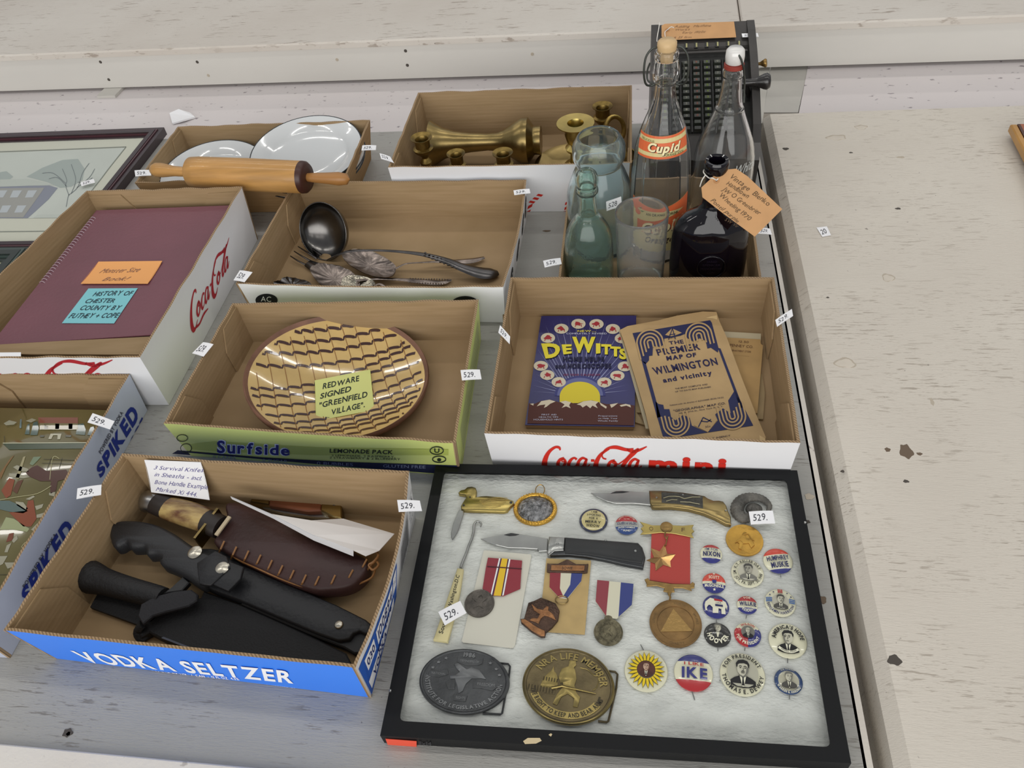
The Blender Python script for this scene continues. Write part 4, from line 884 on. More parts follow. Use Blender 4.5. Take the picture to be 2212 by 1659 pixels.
g = G(); raised(g, [(.86*cos(radians(a)), .86*sin(radians(a))) for a in range(206, 336, 7)]+[(.68*cos(radians(a)), .68*sin(radians(a))) for a in range(332, 202, -7)], mp, 0, .0005); g.build('banner', M_BKL, t)
letter('lettering', t, ink('3a3322'), lambda g: text_arc(g, '"THE RIGHT TO KEEP AND BEAR ARMS"', mp, .77, .11, 270, inward=True, h=.0008, bold=.03, gap=.12, spread=.64))
# capitol dome and minuteman
g = G(); raised(g, [(-.38, .44), (-.35, .30), (-.30, .26), (-.24, .12), (-.22, -.06), (-.22, -.16), (-.60, -.16), (-.58, -.02), (-.54, .12), (-.46, .26), (-.42, .30)], mp, 0, .0007); g.build('dome', M_BKL, t, sm=50)
g = G(); raised(g, [(-.88, -.10), (-.25, -.14), (-.25, -.30), (-.86, -.30)], mp, 0, .0005); g.build('building_wing', M_BKB, t)
g = G()
for k in range(9): raised(g, [(-.85+k*.066, -.14), (-.83+k*.066, -.14), (-.83+k*.066, -.29), (-.85+k*.066, -.29)], mp, .0004, .0009)
for k in range(6): raised(g, [(-.56+k*.06, .02), (-.54+k*.06, .02), (-.54+k*.06, .12), (-.56+k*.06, .12)], mp, .0006, .0010)
g.build('column_row', mat('col_dark', '4b412b', rough=.5, metal=.8), t, kind='stuff')
g = G(); raised(g, [(-.06, .66), (.08, .68), (.10, .56), (.06, .48), (.10, .42), (.16, .20), (.14, .02), (.20, -.16), (.30, -.26), (.28, -.52), (.18, -.52), (.18, -.32), (.02, -.22), (-.10, -.34), (-.16, -.56), (-.26, -.54), (-.20, -.28), (-.10, -.06), (-.12, .04), (-.18, .02), (-.24, .18), (-.20, .40), (-.06, .50)], mp, 0, .0013); g.build('minuteman', M_BKL, t, sm=50)
g = G(); g.tube([mp(-.34, -.16, .0012), mp(-.12, -.06, .0016), mp(.2, -.08, .0018), mp(.62, -.10, .0014)], [.0016, .0013, .0009, .0005], 6); g.build('rifle', M_BKL, t, sm=60)
g = G(); wire(g, [(.20, .52), (.36, .50), (.52, .38), (.62, .36), (.62, .10), (.54, -.02)], mp, .0005, .0004); g.build('flag', M_BKL, t, sm=60)
g = G(); g.tube([P(*ZC(*q), LV+.0012) for q in ((1890, 418), (1940, 425), (1960, 445), (1950, 560), (1885, 830), (1870, 840), (1800, 832))], .0011, 6); g.build('belt_loop', M_BKB, t, sm=60)

# ================================================================== CAMPAIGN BUTTONS
def button(name, label, zf, cx, cy, rpx, bands, rim=None, ang=0., pin=None, group='badges pinned in the case', rings=()):
    """bands: [(u-v cut function list)] - face split with straight cuts; bands = [(y_top, mat)...] from bottom up"""
    c = P(*zf(cx, cy), LV); R = (P(*zf(cx+rpx, cy), LV)-P(*zf(cx-rpx, cy), LV)).length/2
    t = item(name, label, 'badge', c, group)
    mats = []; 
    def mid_(m):
        if m not in mats: mats.append(m)
        return mats.index(m)
    bm = bmesh.new(); n = 48
    rs = sorted(set([.0, .2, .4, .6, .8, .9, .96, 1.0]+list(rings)))
    zz = lambda r: .0022*(1-r**3)+.0012
    prev = None
    for r in rs:
        if r == 0: ring = [bm.verts.new((0, 0, zz(0)))]
        else: ring = [bm.verts.new((r*cos(2*pi*k/n), r*sin(2*pi*k/n), zz(r))) for k in range(n)]
        if prev is not None:
            for k in range(n):
                k2 = (k+1) % n
                if len(prev) == 1: bm.faces.new((prev[0], ring[k], ring[k2]))
                else: bm.faces.new((prev[k], ring[k], ring[k2], prev[k2]))
        prev = ring
    low = [bm.verts.new((.93*cos(2*pi*k/n), .93*sin(2*pi*k/n), .0002)) for k in range(n)]
    for k in range(n): k2 = (k+1) % n; bm.faces.new((prev[k], low[k], low[k2], prev[k2]))
    cuts = []
    for it in bands:
        if it[0] == 'y': cuts.append(it[1])
    for y in cuts: bmesh.ops.bisect_plane(bm, geom=bm.verts[:]+bm.edges[:]+bm.faces[:], plane_co=(0, y, 0), plane_no=(0, 1, 0))
    if any(b[0] == 'x' for b in bands): bmesh.ops.bisect_plane(bm, geom=bm.verts[:]+bm.edges[:]+bm.faces[:], plane_co=(0, 0, 0), plane_no=(1, 0, 0))
    for f in bm.faces:
        p = f.calc_center_median(); r = math.hypot(p.x, p.y); m = bands[0][1] if bands[0][0] == 'base' else M_CREAM
        for b in bands[1:]:
            if b[0] == 'y':
                if (p.y > b[1]) == (b[3] > 0): m = b[2]
            elif b[0] == 'x': m = (b[1] if p.x < 0 else b[2]) if p.y < b[3] else m
            elif b[0] == 'r' and r > b[1]: m = b[2]
            elif b[0] == 'c' and r < b[1]: m = b[2]
        f.material_index = mid_(m); f.smooth = True
    bm.normal_update(); me = bpy.data.meshes.new('face')
    ca, sa = cos(ang), sin(ang)
    for v in bm.verts: x, y = v.co.x*R, v.co.y*R; v.co.x = x*ca-y*sa; v.co.y = x*sa+y*ca; v.co.z += .0008
    bm.to_mesh(me); bm.free()
    for m in mats: me.materials.append(m)
    o = bpy.data.objects.new('face', me); COL.objects.link(o); o.parent = t
    mp = lambda u, v, h=0.: V((c.x+R*(u*ca-v*sa), c.y+R*(u*sa+v*ca), LV+zz(min(1, math.hypot(u, v)))+.00085+h*1.3+.0002))
    if pin:
        g = G(); a, b = pin; g.tube([P(*zf(*a), LV+.0012), P(*zf(*b), LV+.0006)], .00045, 5); g.build('pin', M_STEEL, t)
    return t, mp, R
def bright(n, c): return mat(n, c, rough=.22, coat=.4, spec=.5)
B_RED, B_BLU, B_ORG, B_BLK, B_GREY, B_DBLU = bright('button_red', 'b5282d'), bright('button_blue', '2c2f7c'), bright('button_orange_red', 'd9452f'), bright('button_black', '2e2d2b'), bright('button_grey', '8d8c84'), bright('button_navy', '23406f')
I_BLK, I_NAV, I_RED, I_WHT, I_SUIT, I_SKIN, I_SKIN2, I_GRY, I_MID = ink('1c1b1d'), ink('25285c'), ink('b3242b'), ink('e9e5cf'), ink('201f20'), ink('c9c5b2'), ink('a9a597'), ink('77756e'), ink('4c4a46')
def portrait(t, mp, cx, cy, s, bg=None, bgr=None, hair=I_BLK, skin=I_SKIN, suit=I_SUIT, tache=False, bald=False, side=0., tie=I_BLK, shade=I_GRY):
    """small half-tone head and shoulders, built in layers"""
    L = lambda name, m, pts, h: (lambda g: (drawn(g, [(cx+x*s, cy+y*s) for x, y in pts], mp, h=h), g.build(name, m, t)))(G())
    if bg: g = G(); drawn(g, ell(cx, cy, bgr, bgr, 28), mp, h=.0002); g.build('portrait_ground', bg, t)
    L('suit', suit, [(-.92, -.95), (-.90, -.62), (-.62, -.42), (-.25, -.26), (.25, -.26), (.62, -.42), (.92, -.62), (.94, -.95), (.5, -1.12), (0, -1.18), (-.5, -1.12)], .0004)
    L('shirt', I_WHT, [(-.24, -.26), (.24, -.26), (.06, -1.08), (-.06, -1.08)], .0005)
    L('tie', tie, [(-.07, -.36), (.07, -.36), (.04, -.5), (.10, -1.0), (-.10, -1.0), (-.04, -.5)], .0006)
    L('neck', shade, [(-.22, -.06), (.22, -.06), (.22, -.32), (0, -.42), (-.22, -.32)], .0006)
    L('head', skin, [(.0+x*1.0, y) for x, y in [(-.36, .62), (-.42, .30), (-.38, .02), (-.24, -.20), (0, -.30), (.24, -.20), (.38, .02), (.42, .30), (.36, .62), (0, .80)]], .0007)
    L('cheek_shade', shade, [(.40, .40), (.42, .24), (.38, .0), (.22, -.20), (.06, -.28), (.2, -.1), (.26, .16), (.26, .4)] if side >= 0 else [(-.40, .40), (-.42, .24), (-.38, .0), (-.22, -.20), (-.06, -.28), (-.2, -.1), (-.26, .16), (-.26, .4)], .0008)
    if not bald: L('hair', hair, [(-.46, .34), (-.50, .66), (-.32, .92), (.05, 1.0), (.36, .90), (.50, .62), (.46, .32), (.38, .44), (.34, .62), (.1, .70), (-.22, .66), (-.36, .56), (-.38, .4)], .0009)
    else: L('hair', shade, [(-.46, .14), (-.50, .44), (-.40, .60), (-.36, .36)], .0009); L('hair', shade, [(.46, .14), (.50, .44), (.40, .60), (.36, .36)], .0009)
    g = G(); d_ = side*.06
    for sx in (-1, 1):
        drawn(g, [(cx+(sx*.17+x+d_)*s, cy+(.32+y)*s) for x, y in ell(0, 0, .075, .035, 8)], mp, h=.0010)
        g.stroke([(cx+(sx*.06+d_)*s, cy+.43*s), (cx+(sx*.17+d_)*s, cy+.47*s), (cx+(sx*.28+d_)*s, cy+.42*s)], .05*s, mp, h=.0010)
    g.stroke([(cx+(.02+d_)*s, cy+.34*s), (cx+(.06+d_)*s, cy+.14*s), (cx+(-.04+d_)*s, cy+.11*s)], .035*s, mp, h=.0010)
    g.stroke([(cx+(-.12+d_)*s, cy-.06*s), (cx+(.12+d_)*s, cy-.06*s)], .05*s, mp, h=.0010)
    if tache: drawn(g, [(cx+(x+d_)*s, cy+y*s) for x, y in [(-.17, .0), (-.08, .08), (.08, .08), (.17, .0), (.0, .03)]], mp, h=.0011)
    g.build('features', hair if not bald else I_MID, t)

# row by row
t, mp, R = button('badge', 'round cream badge with black rim reading I AM LOOKING FOR A MERRY WIDOW', ZB, 140, 484, 102, [('base', mat('aged_cream', 'cdbf86', rough=.25, coat=.4)), ('r', .84, bright('button_dark_blue', '262a45'))], rings=(.84,), ang=radians(-3))
letter('lettering', t, I_BLK, lambda g: [text_at(g, s_, mp, 0, y, h_, w_, bold=.03, h=.0003) for s_, y, h_, w_ in (('I AM', .62, .15, .40), ('LOOKING', .34, .15, .96), ('FOR A', .06, .15, .62), ('MERRY', -.24, .18, 1.10), ('WIDOW', -.54, .18, .94))])
t, mp, R = button('badge', 'small red and blue badge reading SOLDIERS & SAILORS ENTERTAINMENT FUND', ZB, 377, 516, 82, [('base', mat('pale_grey_band', 'b7b8b2', rough=.25, coat=.4)), ('y', .28, B_RED, 1), ('y', -.22, bright('button_mid_blue', '2e4a86'), -1)], ang=radians(2))
letter('lettering', t, I_NAV, lambda g: text_at(g, 'SOLDIERS & SAILORS', mp, 0, .03, .30, 1.75, bold=.02))
letter('lettering', t, I_WHT, lambda g: (text_at(g, 'ENTERTAINMENT', mp, 0, -.40, .15, 1.45, bold=.01), text_at(g, 'FUND', mp, 0, -.70, .15, .6, bold=.01), text_arc(g, 'UNITED COMMITTEE', mp, .80, .12, 90, bold=0), text_at(g, 'TO THE', mp, 0, .46, .10, .5)))
t, mp, R = button('badge', 'red, white and blue badge reading I\'M FOR NIXON', ZB, 982, 724, 78, [('base', M_CREAM), ('y', .60, B_RED, 1), ('y', -.50, B_BLU, -1)], ang=radians(-3), pin=((1045, 758), (1070, 762)))
letter('lettering', t, I_NAV, lambda g: (text_at(g, "I'M FOR", mp, .02, .36, .26, 1.2, bold=.01), text_at(g, 'NIXON', mp, .03, -.14, .46, 1.56, bold=.04)))
t, mp, R = button('badge', 'badge reading HUMPHREY MUSKIE between a red top and blue foot', ZB, 1460, 774, 105, [('base', M_CREAM), ('y', .46, B_ORG, 1), ('y', -.66, B_BLU, -1)], ang=radians(9), pin=((1475, 860), (1482, 888)))
letter('lettering', t, I_NAV, lambda g: (text_at(g, 'HUMPHREY', mp, 0, .14, .36, 1.52, bold=.03), text_at(g, 'MUSKIE', mp, 0, -.38, .40, 1.18, bold=.03)))
t, mp, R = button('badge', 'cream badge with a grey portrait reading K.T. KELLER DAY', ZB, 1242, 862, 117, [('base', M_CREAM)], ang=radians(-4), pin=((1150, 930), (1165, 920)))
letter('lettering', t, I_BLK, lambda g: (text_arc(g, 'K.T. KELLER DAY', mp, .80, .20, 92, bold=.02, spread=.8), text_arc(g, 'MT. JOY, PA. SEPT. 30, 1948', mp, .80, .18, 268, inward=True, bold=.02, spread=.72)))
portrait(t, mp, .02, .02, .56, hair=I_MID, skin=I_SKIN2, suit=I_GRY, side=-1, bg=ink('c3bfae'), bgr=.62)
t, mp, R = button('badge', 'red and navy badge reading SCOTT McGONIGLE with white stars', ZB, 1002, 932, 83, [('base', M_CREAM), ('y', .08, B_ORG, 1), ('y', -.16, B_BLU, -1)], ang=radians(-2))
letter('lettering', t, I_WHT, lambda g: (text_at(g, 'SCOTT', mp, 0, .44, .28, .92, bold=.03), text_at(g, 'McGONIGLE', mp, 0, -.38, .26, 1.6, bold=.03), drawn(g, star5(0, .80, .14), mp), drawn(g, star5(0, -.74, .14), mp)))
letter('keystone', t, B_BLU, lambda g: drawn(g, [(-.2, .14), (.2, .14), (.15, -.18), (-.15, -.18)], mp, h=.0005))
t, mp, R = button('badge', 'navy badge with a white elephant wearing a striped blanket', ZB, 1016, 1102, 94, [('base', B_BLU)], pin=((1018, 1190), (1022, 1212)))
letter('elephant', t, I_WHT, lambda g: drawn(g, [(-.62, .46), (-.42, .64), (-.2, .56), (.1, .52), (.5, .46), (.74, .34), (.84, .0), (.80, -.34), (.72, -.1), (.66, -.3), (.68, -.66), (.36, -.68), (.36, -.3), (.16, -.26), (.12, -.64), (-.30, -.64), (-.28, -.2), (-.46, .0), (-.58, .0), (-.72, -.2), (-.68, -.46), (-.84, -.38), (-.86, .0), (-.80, .30)], mp, h=.0004))
letter('blanket', t, I_RED, lambda g: drawn(g, [(-.14, .56), (.50, .48), (.50, .32), (-.12, .38)], mp, h=.0006)); letter('blanket', t, I_NAV, lambda g: (drawn(g, [(-.08, .08), (.50, .04), (.50, -.12), (-.08, -.08)], mp, h=.0006), text_at(g, 'USA', mp, .2, .2, .12, .4, h=.0006)))
t, mp, R = button('badge', 'small red and navy badge reading FOR WILLKIE PRESIDENT', ZB, 1240, 1090, 73, [('base', M_CREAM), ('y', .34, B_RED, 1), ('y', -.36, B_BLU, -1)], ang=radians(-2), pin=((1236, 1158), (1232, 1182)))
letter('lettering', t, I_NAV, lambda g: text_at(g, 'WILLKIE', mp, .03, 0, .42, 1.64, bold=.04))
letter('lettering', t, I_WHT, lambda g: (text_arc(g, 'FOR', mp, .70, .24, 90, bold=.02), text_arc(g, 'PRESIDENT', mp, .70, .24, 270, inward=True, bold=.02, spread=.75)))
t, mp, R = button('badge', 'cream badge with portrait, red bars and blue stripes reading BENJAMIN HARRISON', ZB, 1476, 1074, 111, [('base', M_CREAM)], ang=radians(-4))
letter('lettering', t, I_NAV, lambda g: (text_arc(g, 'BENJAMIN HARRISON', mp, .80, .17, 268, inward=True, bold=.03, spread=.8), [drawn(g, star5(.80*cos(radians(a)), .80*sin(radians(a)), .08), mp) for a in (32, 56, 122, 146)]))
letter('red_bar', t, I_RED, lambda g: [g.stroke([(x, .62), (x, .94)], .07, mp, h=.0003) for x in (-.11, 0, .11)])
letter('blue_bar', t, ink('2f5fa8'), lambda g: [g.stroke([(sx*.54, y), (sx*.93, y)], .07, mp, h=.0003) for sx in (-1, 1) for y in (-.02, .10, .22)])
portrait(t, mp, 0, .0, .50, hair=I_MID, skin=I_SKIN, suit=I_MID, tache=True, side=1, bg=ink('b9b5a6'), bgr=.54)
t, mp, R = button('badge', 'black badge with a smiling portrait reading HOOVER in white', ZB, 1027, 1304, 96, [('base', B_BLK)], ang=radians(-3), pin=((1030, 1390), (1031, 1415)))
portrait(t, mp, 0, .30, .55, hair=I_GRY, skin=I_SKIN, suit=B_BLK, side=-1, tie=I_WHT)
letter('lettering', t, I_WHT, lambda g: text_arc(g, 'HOOVER', mp, .62, .34, 268, inward=True, bold=.04, h=.0012, spread=.8))
t, mp, R = button('badge', 'red and blue ringed badge with a portrait reading FOR PRESIDENT', ZB, 1243, 1302, 96, [('base', M_CREAM), ('x', B_RED, B_BLU, .42)], rings=(.5,), ang=radians(-3), pin=((1225, 1390), (1222, 1412)))
letter('lettering', t, I_WHT, lambda g: text_arc(g, 'FOR PRESIDENT', mp, .76, .20, 268, inward=True, bold=.03, spread=.9))
letter('lettering', t, I_RED, lambda g: text_arc(g, 'WILSON', mp, .78, .18, 90, bold=.03))
portrait(t, mp, 0, .12, .42, hair=I_BLK, skin=I_SKIN, suit=I_BLK, bald=True, bg=I_GRY, bgr=.50)
t, mp, R = button('badge', 'large cream badge with a black portrait reading AMERICA\'S HOPE', ZB, 1530, 1346, 137, [('base', M_CREAM)], ang=radians(-4), pin=((1530, 1468), (1530, 1500)))
letter('lettering', t, I_BLK, lambda g: text_arc(g, "AMERICA'S HOPE", mp, .74, .22, 92, bold=.04, spread=.78))
portrait(t, mp, -.02, -.08, .60, hair=I_BLK, skin=I_SKIN, suit=I_BLK, side=-1)
letter('scroll', t, I_WHT, lambda g: g.stroke(cr([(-.52, -.50), (-.25, -.66), (0, -.70), (.25, -.66), (.50, -.50)], 4), .13, mp, h=.0010))
letter('lettering', t, I_BLK, lambda g: text_arc(g, 'WENDELL WILLKIE', mp, .69, .08, 269, inward=True, bold=0, h=.0012, spread=.8))
t, mp, R = button('badge', 'cream badge with a yellow sunflower round a brown portrait', ZD, 422, 489, 208, [('base', M_CREAM)], ang=radians(-2), pin=((370, 232), (398, 284)))
for k in range(22):
    a = 2*pi*k/22; g = G(); da = .12; mp_k = mp
    pts = [(.42*cos(a-da*1.3), .42*sin(a-da*1.3)), (.66*cos(a-da), .66*sin(a-da)), (.88*cos(a), .88*sin(a)), (.66*cos(a+da), .66*sin(a+da)), (.42*cos(a+da*1.3), .42*sin(a+da*1.3))]
    drawn(g, [(x*1.0, y) for x, y in pts], mp, h=.0003); g.build('petal', ink('3b3410'), t)
    g = G(); drawn(g, [(x*.985+.012*cos(a), y*.985+.012*sin(a)) for x, y in [(.42*cos(a-da*1.05), .42*sin(a-da*1.05)), (.655*cos(a-da*.78), .655*sin(a-da*.78)), (.85*cos(a), .85*sin(a)), (.655*cos(a+da*.78), .655*sin(a+da*.78)), (.42*cos(a+da*1.05), .42*sin(a+da*1.05))]], mp, h=.0005); g.build('petal', ink('e8c81e'), t)
portrait(t, mp, 0, .05, .33, hair=ink('5a3428'), skin=ink('c9a892'), suit=ink('4a2a22'), shade=ink('96705e'), bg=ink('5a332a'), bgr=.42)
t, mp, R = button('badge', 'red, cream and navy badge reading I LIKE IKE', ZD, 874, 508, 186, [('base', M_CREAM), ('y', .56, B_BLU, 1), ('y', -.42, B_RED, -1)], ang=radians(-2), pin=((862, 680), (888, 762)))
letter('lettering', t, I_RED, lambda g: text_at(g, 'I LIKE', mp, .02, .43, .17, 1.0, bold=.02))
letter('lettering', t, B_BLU, lambda g: text_at(g, 'IKE', mp, .05, -.06, .54, 1.30, bold=.04, gap=.14))
t, mp, R = button('badge', 'large cream badge with portrait reading FOR PRESIDENT THOMAS E. DEWEY', ZD, 1342, 524, 216, [('base', M_CREAM)], ang=radians(-3), pin=((1125, 570), (1135, 578)))
letter('lettering', t, I_BLK, lambda g: (text_arc(g, 'FOR PRESIDENT', mp, .83, .17, 95, bold=.03, spread=.92, gap=.2), text_arc(g, 'THOMAS E. DEWEY', mp, .83, .17, 272, inward=True, bold=.03, spread=.92, gap=.2)))
portrait(t, mp, 0, .03, .60, hair=I_BLK, skin=I_SKIN, suit=I_BLK, tache=True, bg=ink('b8b5a4'), bgr=.68)
t, mp, R = button('badge', 'small badge with a navy ring and an old man\'s portrait at the right corner', ZD, 1782, 588, 134, [('base', mat('dim_cream', 'bdb9a4', rough=.25, coat=.4)), ('r', .74, B_DBLU)], rings=(.74,), ang=radians(-3), pin=((1790, 708), (1793, 752)))
letter('lettering', t, I_WHT, lambda g: (text_arc(g, 'WARREN G. HARDING', mp, .86, .15, 268, inward=True, bold=.03, spread=.75), text_arc(g, 'FOR PRESIDENT', mp, .86, .13, 92, bold=0, spread=.75)))
portrait(t, mp, 0, .05, .58, hair=I_GRY, skin=I_SKIN, suit=I_MID, side=1, shade=I_GRY)

# ================================================================== PRICE STICKERS
M_STK = mat('sticker_paper', 'f0f0f2', rough=.6)
def sticker(label, pl, q, txt='529.', col='3b3c44', curl=0.0, thick=.0003, flip=False):
    c = [pl.px(*p, .0006) for p in q]; cc = sum(c, V())/4
    g = G(); up = pl.n
    # gently curled paper
    def S(u, v, h=0.): return c[3]*((1-u)*(1-v))+c[2]*(u*(1-v))+c[1]*(u*v)+c[0]*((1-u)*v)+up*(curl*sin(pi*u)+h)
    n = 6; top = [S(i/n, j, thick) for j in (0, 1) for i in range(n+1)]; bot = [S(i/n, j, 0) for j in (0, 1) for i in range(n+1)]; m_ = n+1
    g.add(top, [(i, i+1, m_+i+1, m_+i) for i in range(n)]); g.add(bot, [(m_+i, m_+i+1, i+1, i) for i in range(n)])
    g.add([top[0], top[n], top[m_+n], top[m_]]+[bot[0], bot[n], bot[m_+n], bot[m_]], [(0, 4, 5, 1), (1, 5, 6, 2), (2, 6, 7, 3), (3, 7, 4, 0)])
    t = thing('price_sticker', label, 'price sticker', (cc.x, cc.y, min(p.z for p in c)), 'price stickers reading 529')
    g.build('paper', M_STK, t)
    g = G(); text(g, txt, lambda u, v, h=0.: S(.12+u*.58, .24+v*.5, thick+.0002), jit=.10, shear=.1); g.build('lettering', ink(col), t)
    return t
ST = [
 ('white price sticker lying on the glass over the cream button hook', HZ(ZTOP-.0012), ZA([(484, 1308), (665, 1216), (716, 1316), (538, 1418)])),
 ('white price sticker on the glass over the fossil shell', HZ(ZTOP-.0012), ZF([(785, 378), (1082, 366), (1112, 524), (812, 538)])),
 ('white price sticker on the right rim of the blue tray', HZ(.0835), ZN([(1196, 346), (1336, 350), (1350, 414), (1206, 420)])),
 ('white price sticker on the left rim of the blue tray', HZ(.0815), [(168, 1056), (220, 1048), (219, 1070), (166, 1079)]),
 ('white price sticker on the rim of the grey-blue tray with the painted picture', HZ(.0690), ZO([(595, 336), (735, 388), (705, 440), (562, 395)])),
 ('white price sticker on the left rim of the lemon yellow tray', HZ(.0715), ZG([(305, 338), (374, 352), (308, 434), (232, 412)])),
 ('white price sticker on the right rim of the lemon yellow tray', HZ(.0725), ZG([(2012, 524), (2140, 520), (2152, 584), (2022, 592)])),
 ('white price sticker on the left rim of the tray with the old map', HZ(.0715), ZH([(155, 380), (222, 455), (218, 505), (143, 428)])),
 ('white price sticker on the right rim of the tray with the old map', HZ(.0715), ZH([(1980, 345), (2090, 272), (2098, 318), (1992, 390)])),
 ('white price sticker on the front left corner of the silverware tray', HZ(.0718), ZQ([(62, 720), (154, 734), (96, 806), (16, 792)])),
 ('white price sticker on the back right corner of the silverware tray', HZ(.0718), ZQ([(2042, 142), (2158, 130), (2164, 162), (2048, 176)])),
 ('white price sticker by the left edge of the bottle tray', HZ(.056), ZS([(38, 1500), (145, 1482), (153, 1520), (48, 1542)])),
 ('white price sticker at the right edge of the bottle tray beside the brown tag', HZ(.057), ZS([(1385, 1297), (1440, 1302), (1452, 1338), (1365, 1332)])),
 ('white price sticker on the left corner of the brassware tray', HZ(.0915), ZR([(0, 656), (88, 684), (120, 736), (14, 702)])),
 ('white price sticker on the right rim of the plates tray', HZ(.0735), [(783, 315), (813, 315), (812, 325), (781, 326)]),
 ('white price sticker on the left rim of the plates tray', HZ(.0735), [(291, 369), (326, 368), (327, 380), (293, 382)]),
 ('white price sticker on the glass of the framed winter house print', HZ(.016), ZL([(724, 642), (842, 612), (853, 644), (732, 676)])),
]
for i, (lb, pl, q) in enumerate(ST): sticker(lb, pl, q, curl=.0006)
sticker('torn white price sticker stuck alone on the cream table top', HZ(.0262), ZU2([(1315, 985), (1360, 980), (1378, 1018), (1340, 1025)]), txt='20', col='2a2a2e')

# ================================================================== TRAY CONTENTS
def drawpx(name, par, m, pl, zf, polys, h=.0004):
    g = G()
    for q in polys: g.poly([pl.px(*p, h) for p in zf(q)], 0, pl.n)
    return g.build(name, m, par)
def strokepx(name, par, m, pl, zf, lines, w_, h=.0005, k=5):
    g = G()
    for q in lines:
        q = cr(zf(q), k); g.stroke(q, w_, lambda x, y, hh: pl.px(x, y, hh), h=h)
    return g.build(name, m, par)
def tilted(C, a, b):     # frame of a disc tilted a about x then b about y (degrees)
    a, b = radians(a), radians(b); nx = V((cos(b), 0, -sin(b))); ny = V((0, cos(a), sin(a))); n = nx.cross(ny).normalized(); ny = n.cross(nx)
    return V(C), nx, ny, n
# ---- redware dish
C, nx, ny, nn = tilted((-.3733, .6778, .0422), -4.03, 10.12); R = .118
t = thing('redware_dish', 'round redware dish with brown combed slip lines on yellow glaze', 'dish', (C.x, C.y, .004))
bz = lambda r: -.0265*(1-min(1, r)**2.2)
prof = [(r*R, bz(r)) for r in (0, .15, .3, .45, .6, .75, .87, .95)]
M_SLIP = mat('yellow_slip_glaze', 'd0b070', rough=.12, coat=.8, var=.22, vscale=14, bump=.03, bscale=60); M_RW = mat('redware_clay', '7d5a49', rough=.55, var=.25, vscale=40); M_BRS = mat('brown_slip', '3d1f1a', rough=.15, coat=.7)
g = G(); g.lathe(prof, C, nn, 72, u0=nx, cap0=False, cap1=False); g.build('glazed_face', M_SLIP, t, sm=80)
g = G(); g.lathe([(R*.95, bz(.95)), (R*.985, .0022), (R*1.0, -.001), (R*.99, -.0065), (R*.8, -.0185), (R*.55, -.0290), (R*.30, -.0322), (0, -.0324)], C, nn, 72, u0=nx, cap0=False); g.build('clay_rim', M_RW, t, sm=80)
def dish(u, v, h=0.):
    r = math.hypot(u, v); 
    if r > .95: u, v, r = u*.95/r, v*.95/r, .95
    return C+nx*(u*R)+ny*(v*R)+nn*(bz(r)+.0004+h)
ang = radians(27); ca, sa = cos(ang), sin(ang)
def rot(u, v): return (u*ca-v*sa, u*sa+v*ca)
rnd = random.Random(5)
combs = [-1.0+.15*k+rnd.uniform(-.012, .012) for k in range(14)]
rows = [-.86, -.74, -.66, -.56, -.44, -.30, -.12, .04, .16, .38, .56, .70, .84]
for i, v0 in enumerate(rows):
    g = G()
    bend = lambda u, v0=v0: v0+.10*math.sin(u*1.6)*(1 if v0 < .2 else -.4)-.05*v0*u*u
    run = []; rw = []
    for k in range(len(combs)-1):
        a, b = combs[k], combs[k+1]
        for q in range(7):
            t_ = q/6; u = a+(b-a)*(.06+.88*t_); v = bend(u)+.040*(.5-t_)+.010*math.sin(pi*t_)
            p = rot(u, v)
            if math.hypot(*p) > .93:
                if len(run) > 1: g.stroke(run, rw, dish, h=.0002)
                run = []; rw = []; continue
            run.append(p); rw.append(.020 if q in (0, 6) else .037)
    if len(run) > 1: g.stroke(run, rw, dish, h=.0002)
    if g.f: g.build('slip_line', M_BRS, t)
for k, u in enumerate(combs):
    g = G(); pts = [rot(u+.02*math.sin(v*3), v) for v in [(-1+.1*j) for j in range(21)] if u*u+v*v < .86]
    if len(pts) > 2: g.stroke(pts, .007, dish, h=.00015); g.build('comb_line', ink('8a5f34', .2), t)
# sticky note on the dish
npl = Pl(C-nn*.0208, nn); q = ZG([(1045, 592), (1412, 520), (1440, 788), (1052, 862)])
def paper(name, label, cat, pl, q, m, lines, inkc, group=None, curl=.0, w_=None, jit=.08, bold=.01, thick=.0004, shear=.12):
    c = [pl.px(*p) for p in q]; cc = sum(c, V())/4; t = thing(name, label, cat, (cc.x, cc.y, min(p.z for p in c)), group)
    S = lambda u, v, h=0.: c[3]*((1-u)*(1-v))+c[2]*(u*(1-v))+c[1]*(u*v)+c[0]*((1-u)*v)+pl.n*(curl*(abs(2*v-1)**3 if curl > 0 else 0)+h)
    g = G(); g.grid(lambda u, v: S(u, v, thick), 4, 8); g.grid(lambda u, v: S(u, 1-v, 0), 4, 8); g.add([S(a, b, h) for a, b in ((0, 0), (1, 0), (1, 1), (0, 1)) for h in (0, thick)], [(0, 2, 3, 1), (2, 4, 5, 3), (4, 6, 7, 5), (6, 0, 1, 7)]); g.build('sheet', m, t, sm=80)
    g = G()
    for s, u0, u1, v0, v1, tl in lines:     # tl: slope
        text(g, s, lambda u, v, h=0.: S(u0+(u1-u0)*u, v0+(v1-v0)*v+tl*u, thick+.0003), jit=jit, bold=bold, shear=shear)
    if g.f: g.build('lettering', ink(inkc), t)
    return t
M_YN = mat('yellow_note', 'd3d685', rough=.7); M_ON = mat('orange_note', 'e9a562', rough=.7); M_BN = mat('blue_note', '7ec3cb', rough=.7)
paper('sticky_note', 'pale yellow sticky note reading REDWARE SIGNED GREENFIELD VILLAGE on the dish', 'note', npl, q, M_YN,
      [('REDWARE', .13, .78, .74, .87, .03), ('SIGNED', .08, .62, .52, .65, .03), ('"GREENFIELD', .06, .90, .30, .43, .04), ('VILLAGE".', .26, .84, .08, .21, .03)], '25302a', curl=.0006, bold=.02)

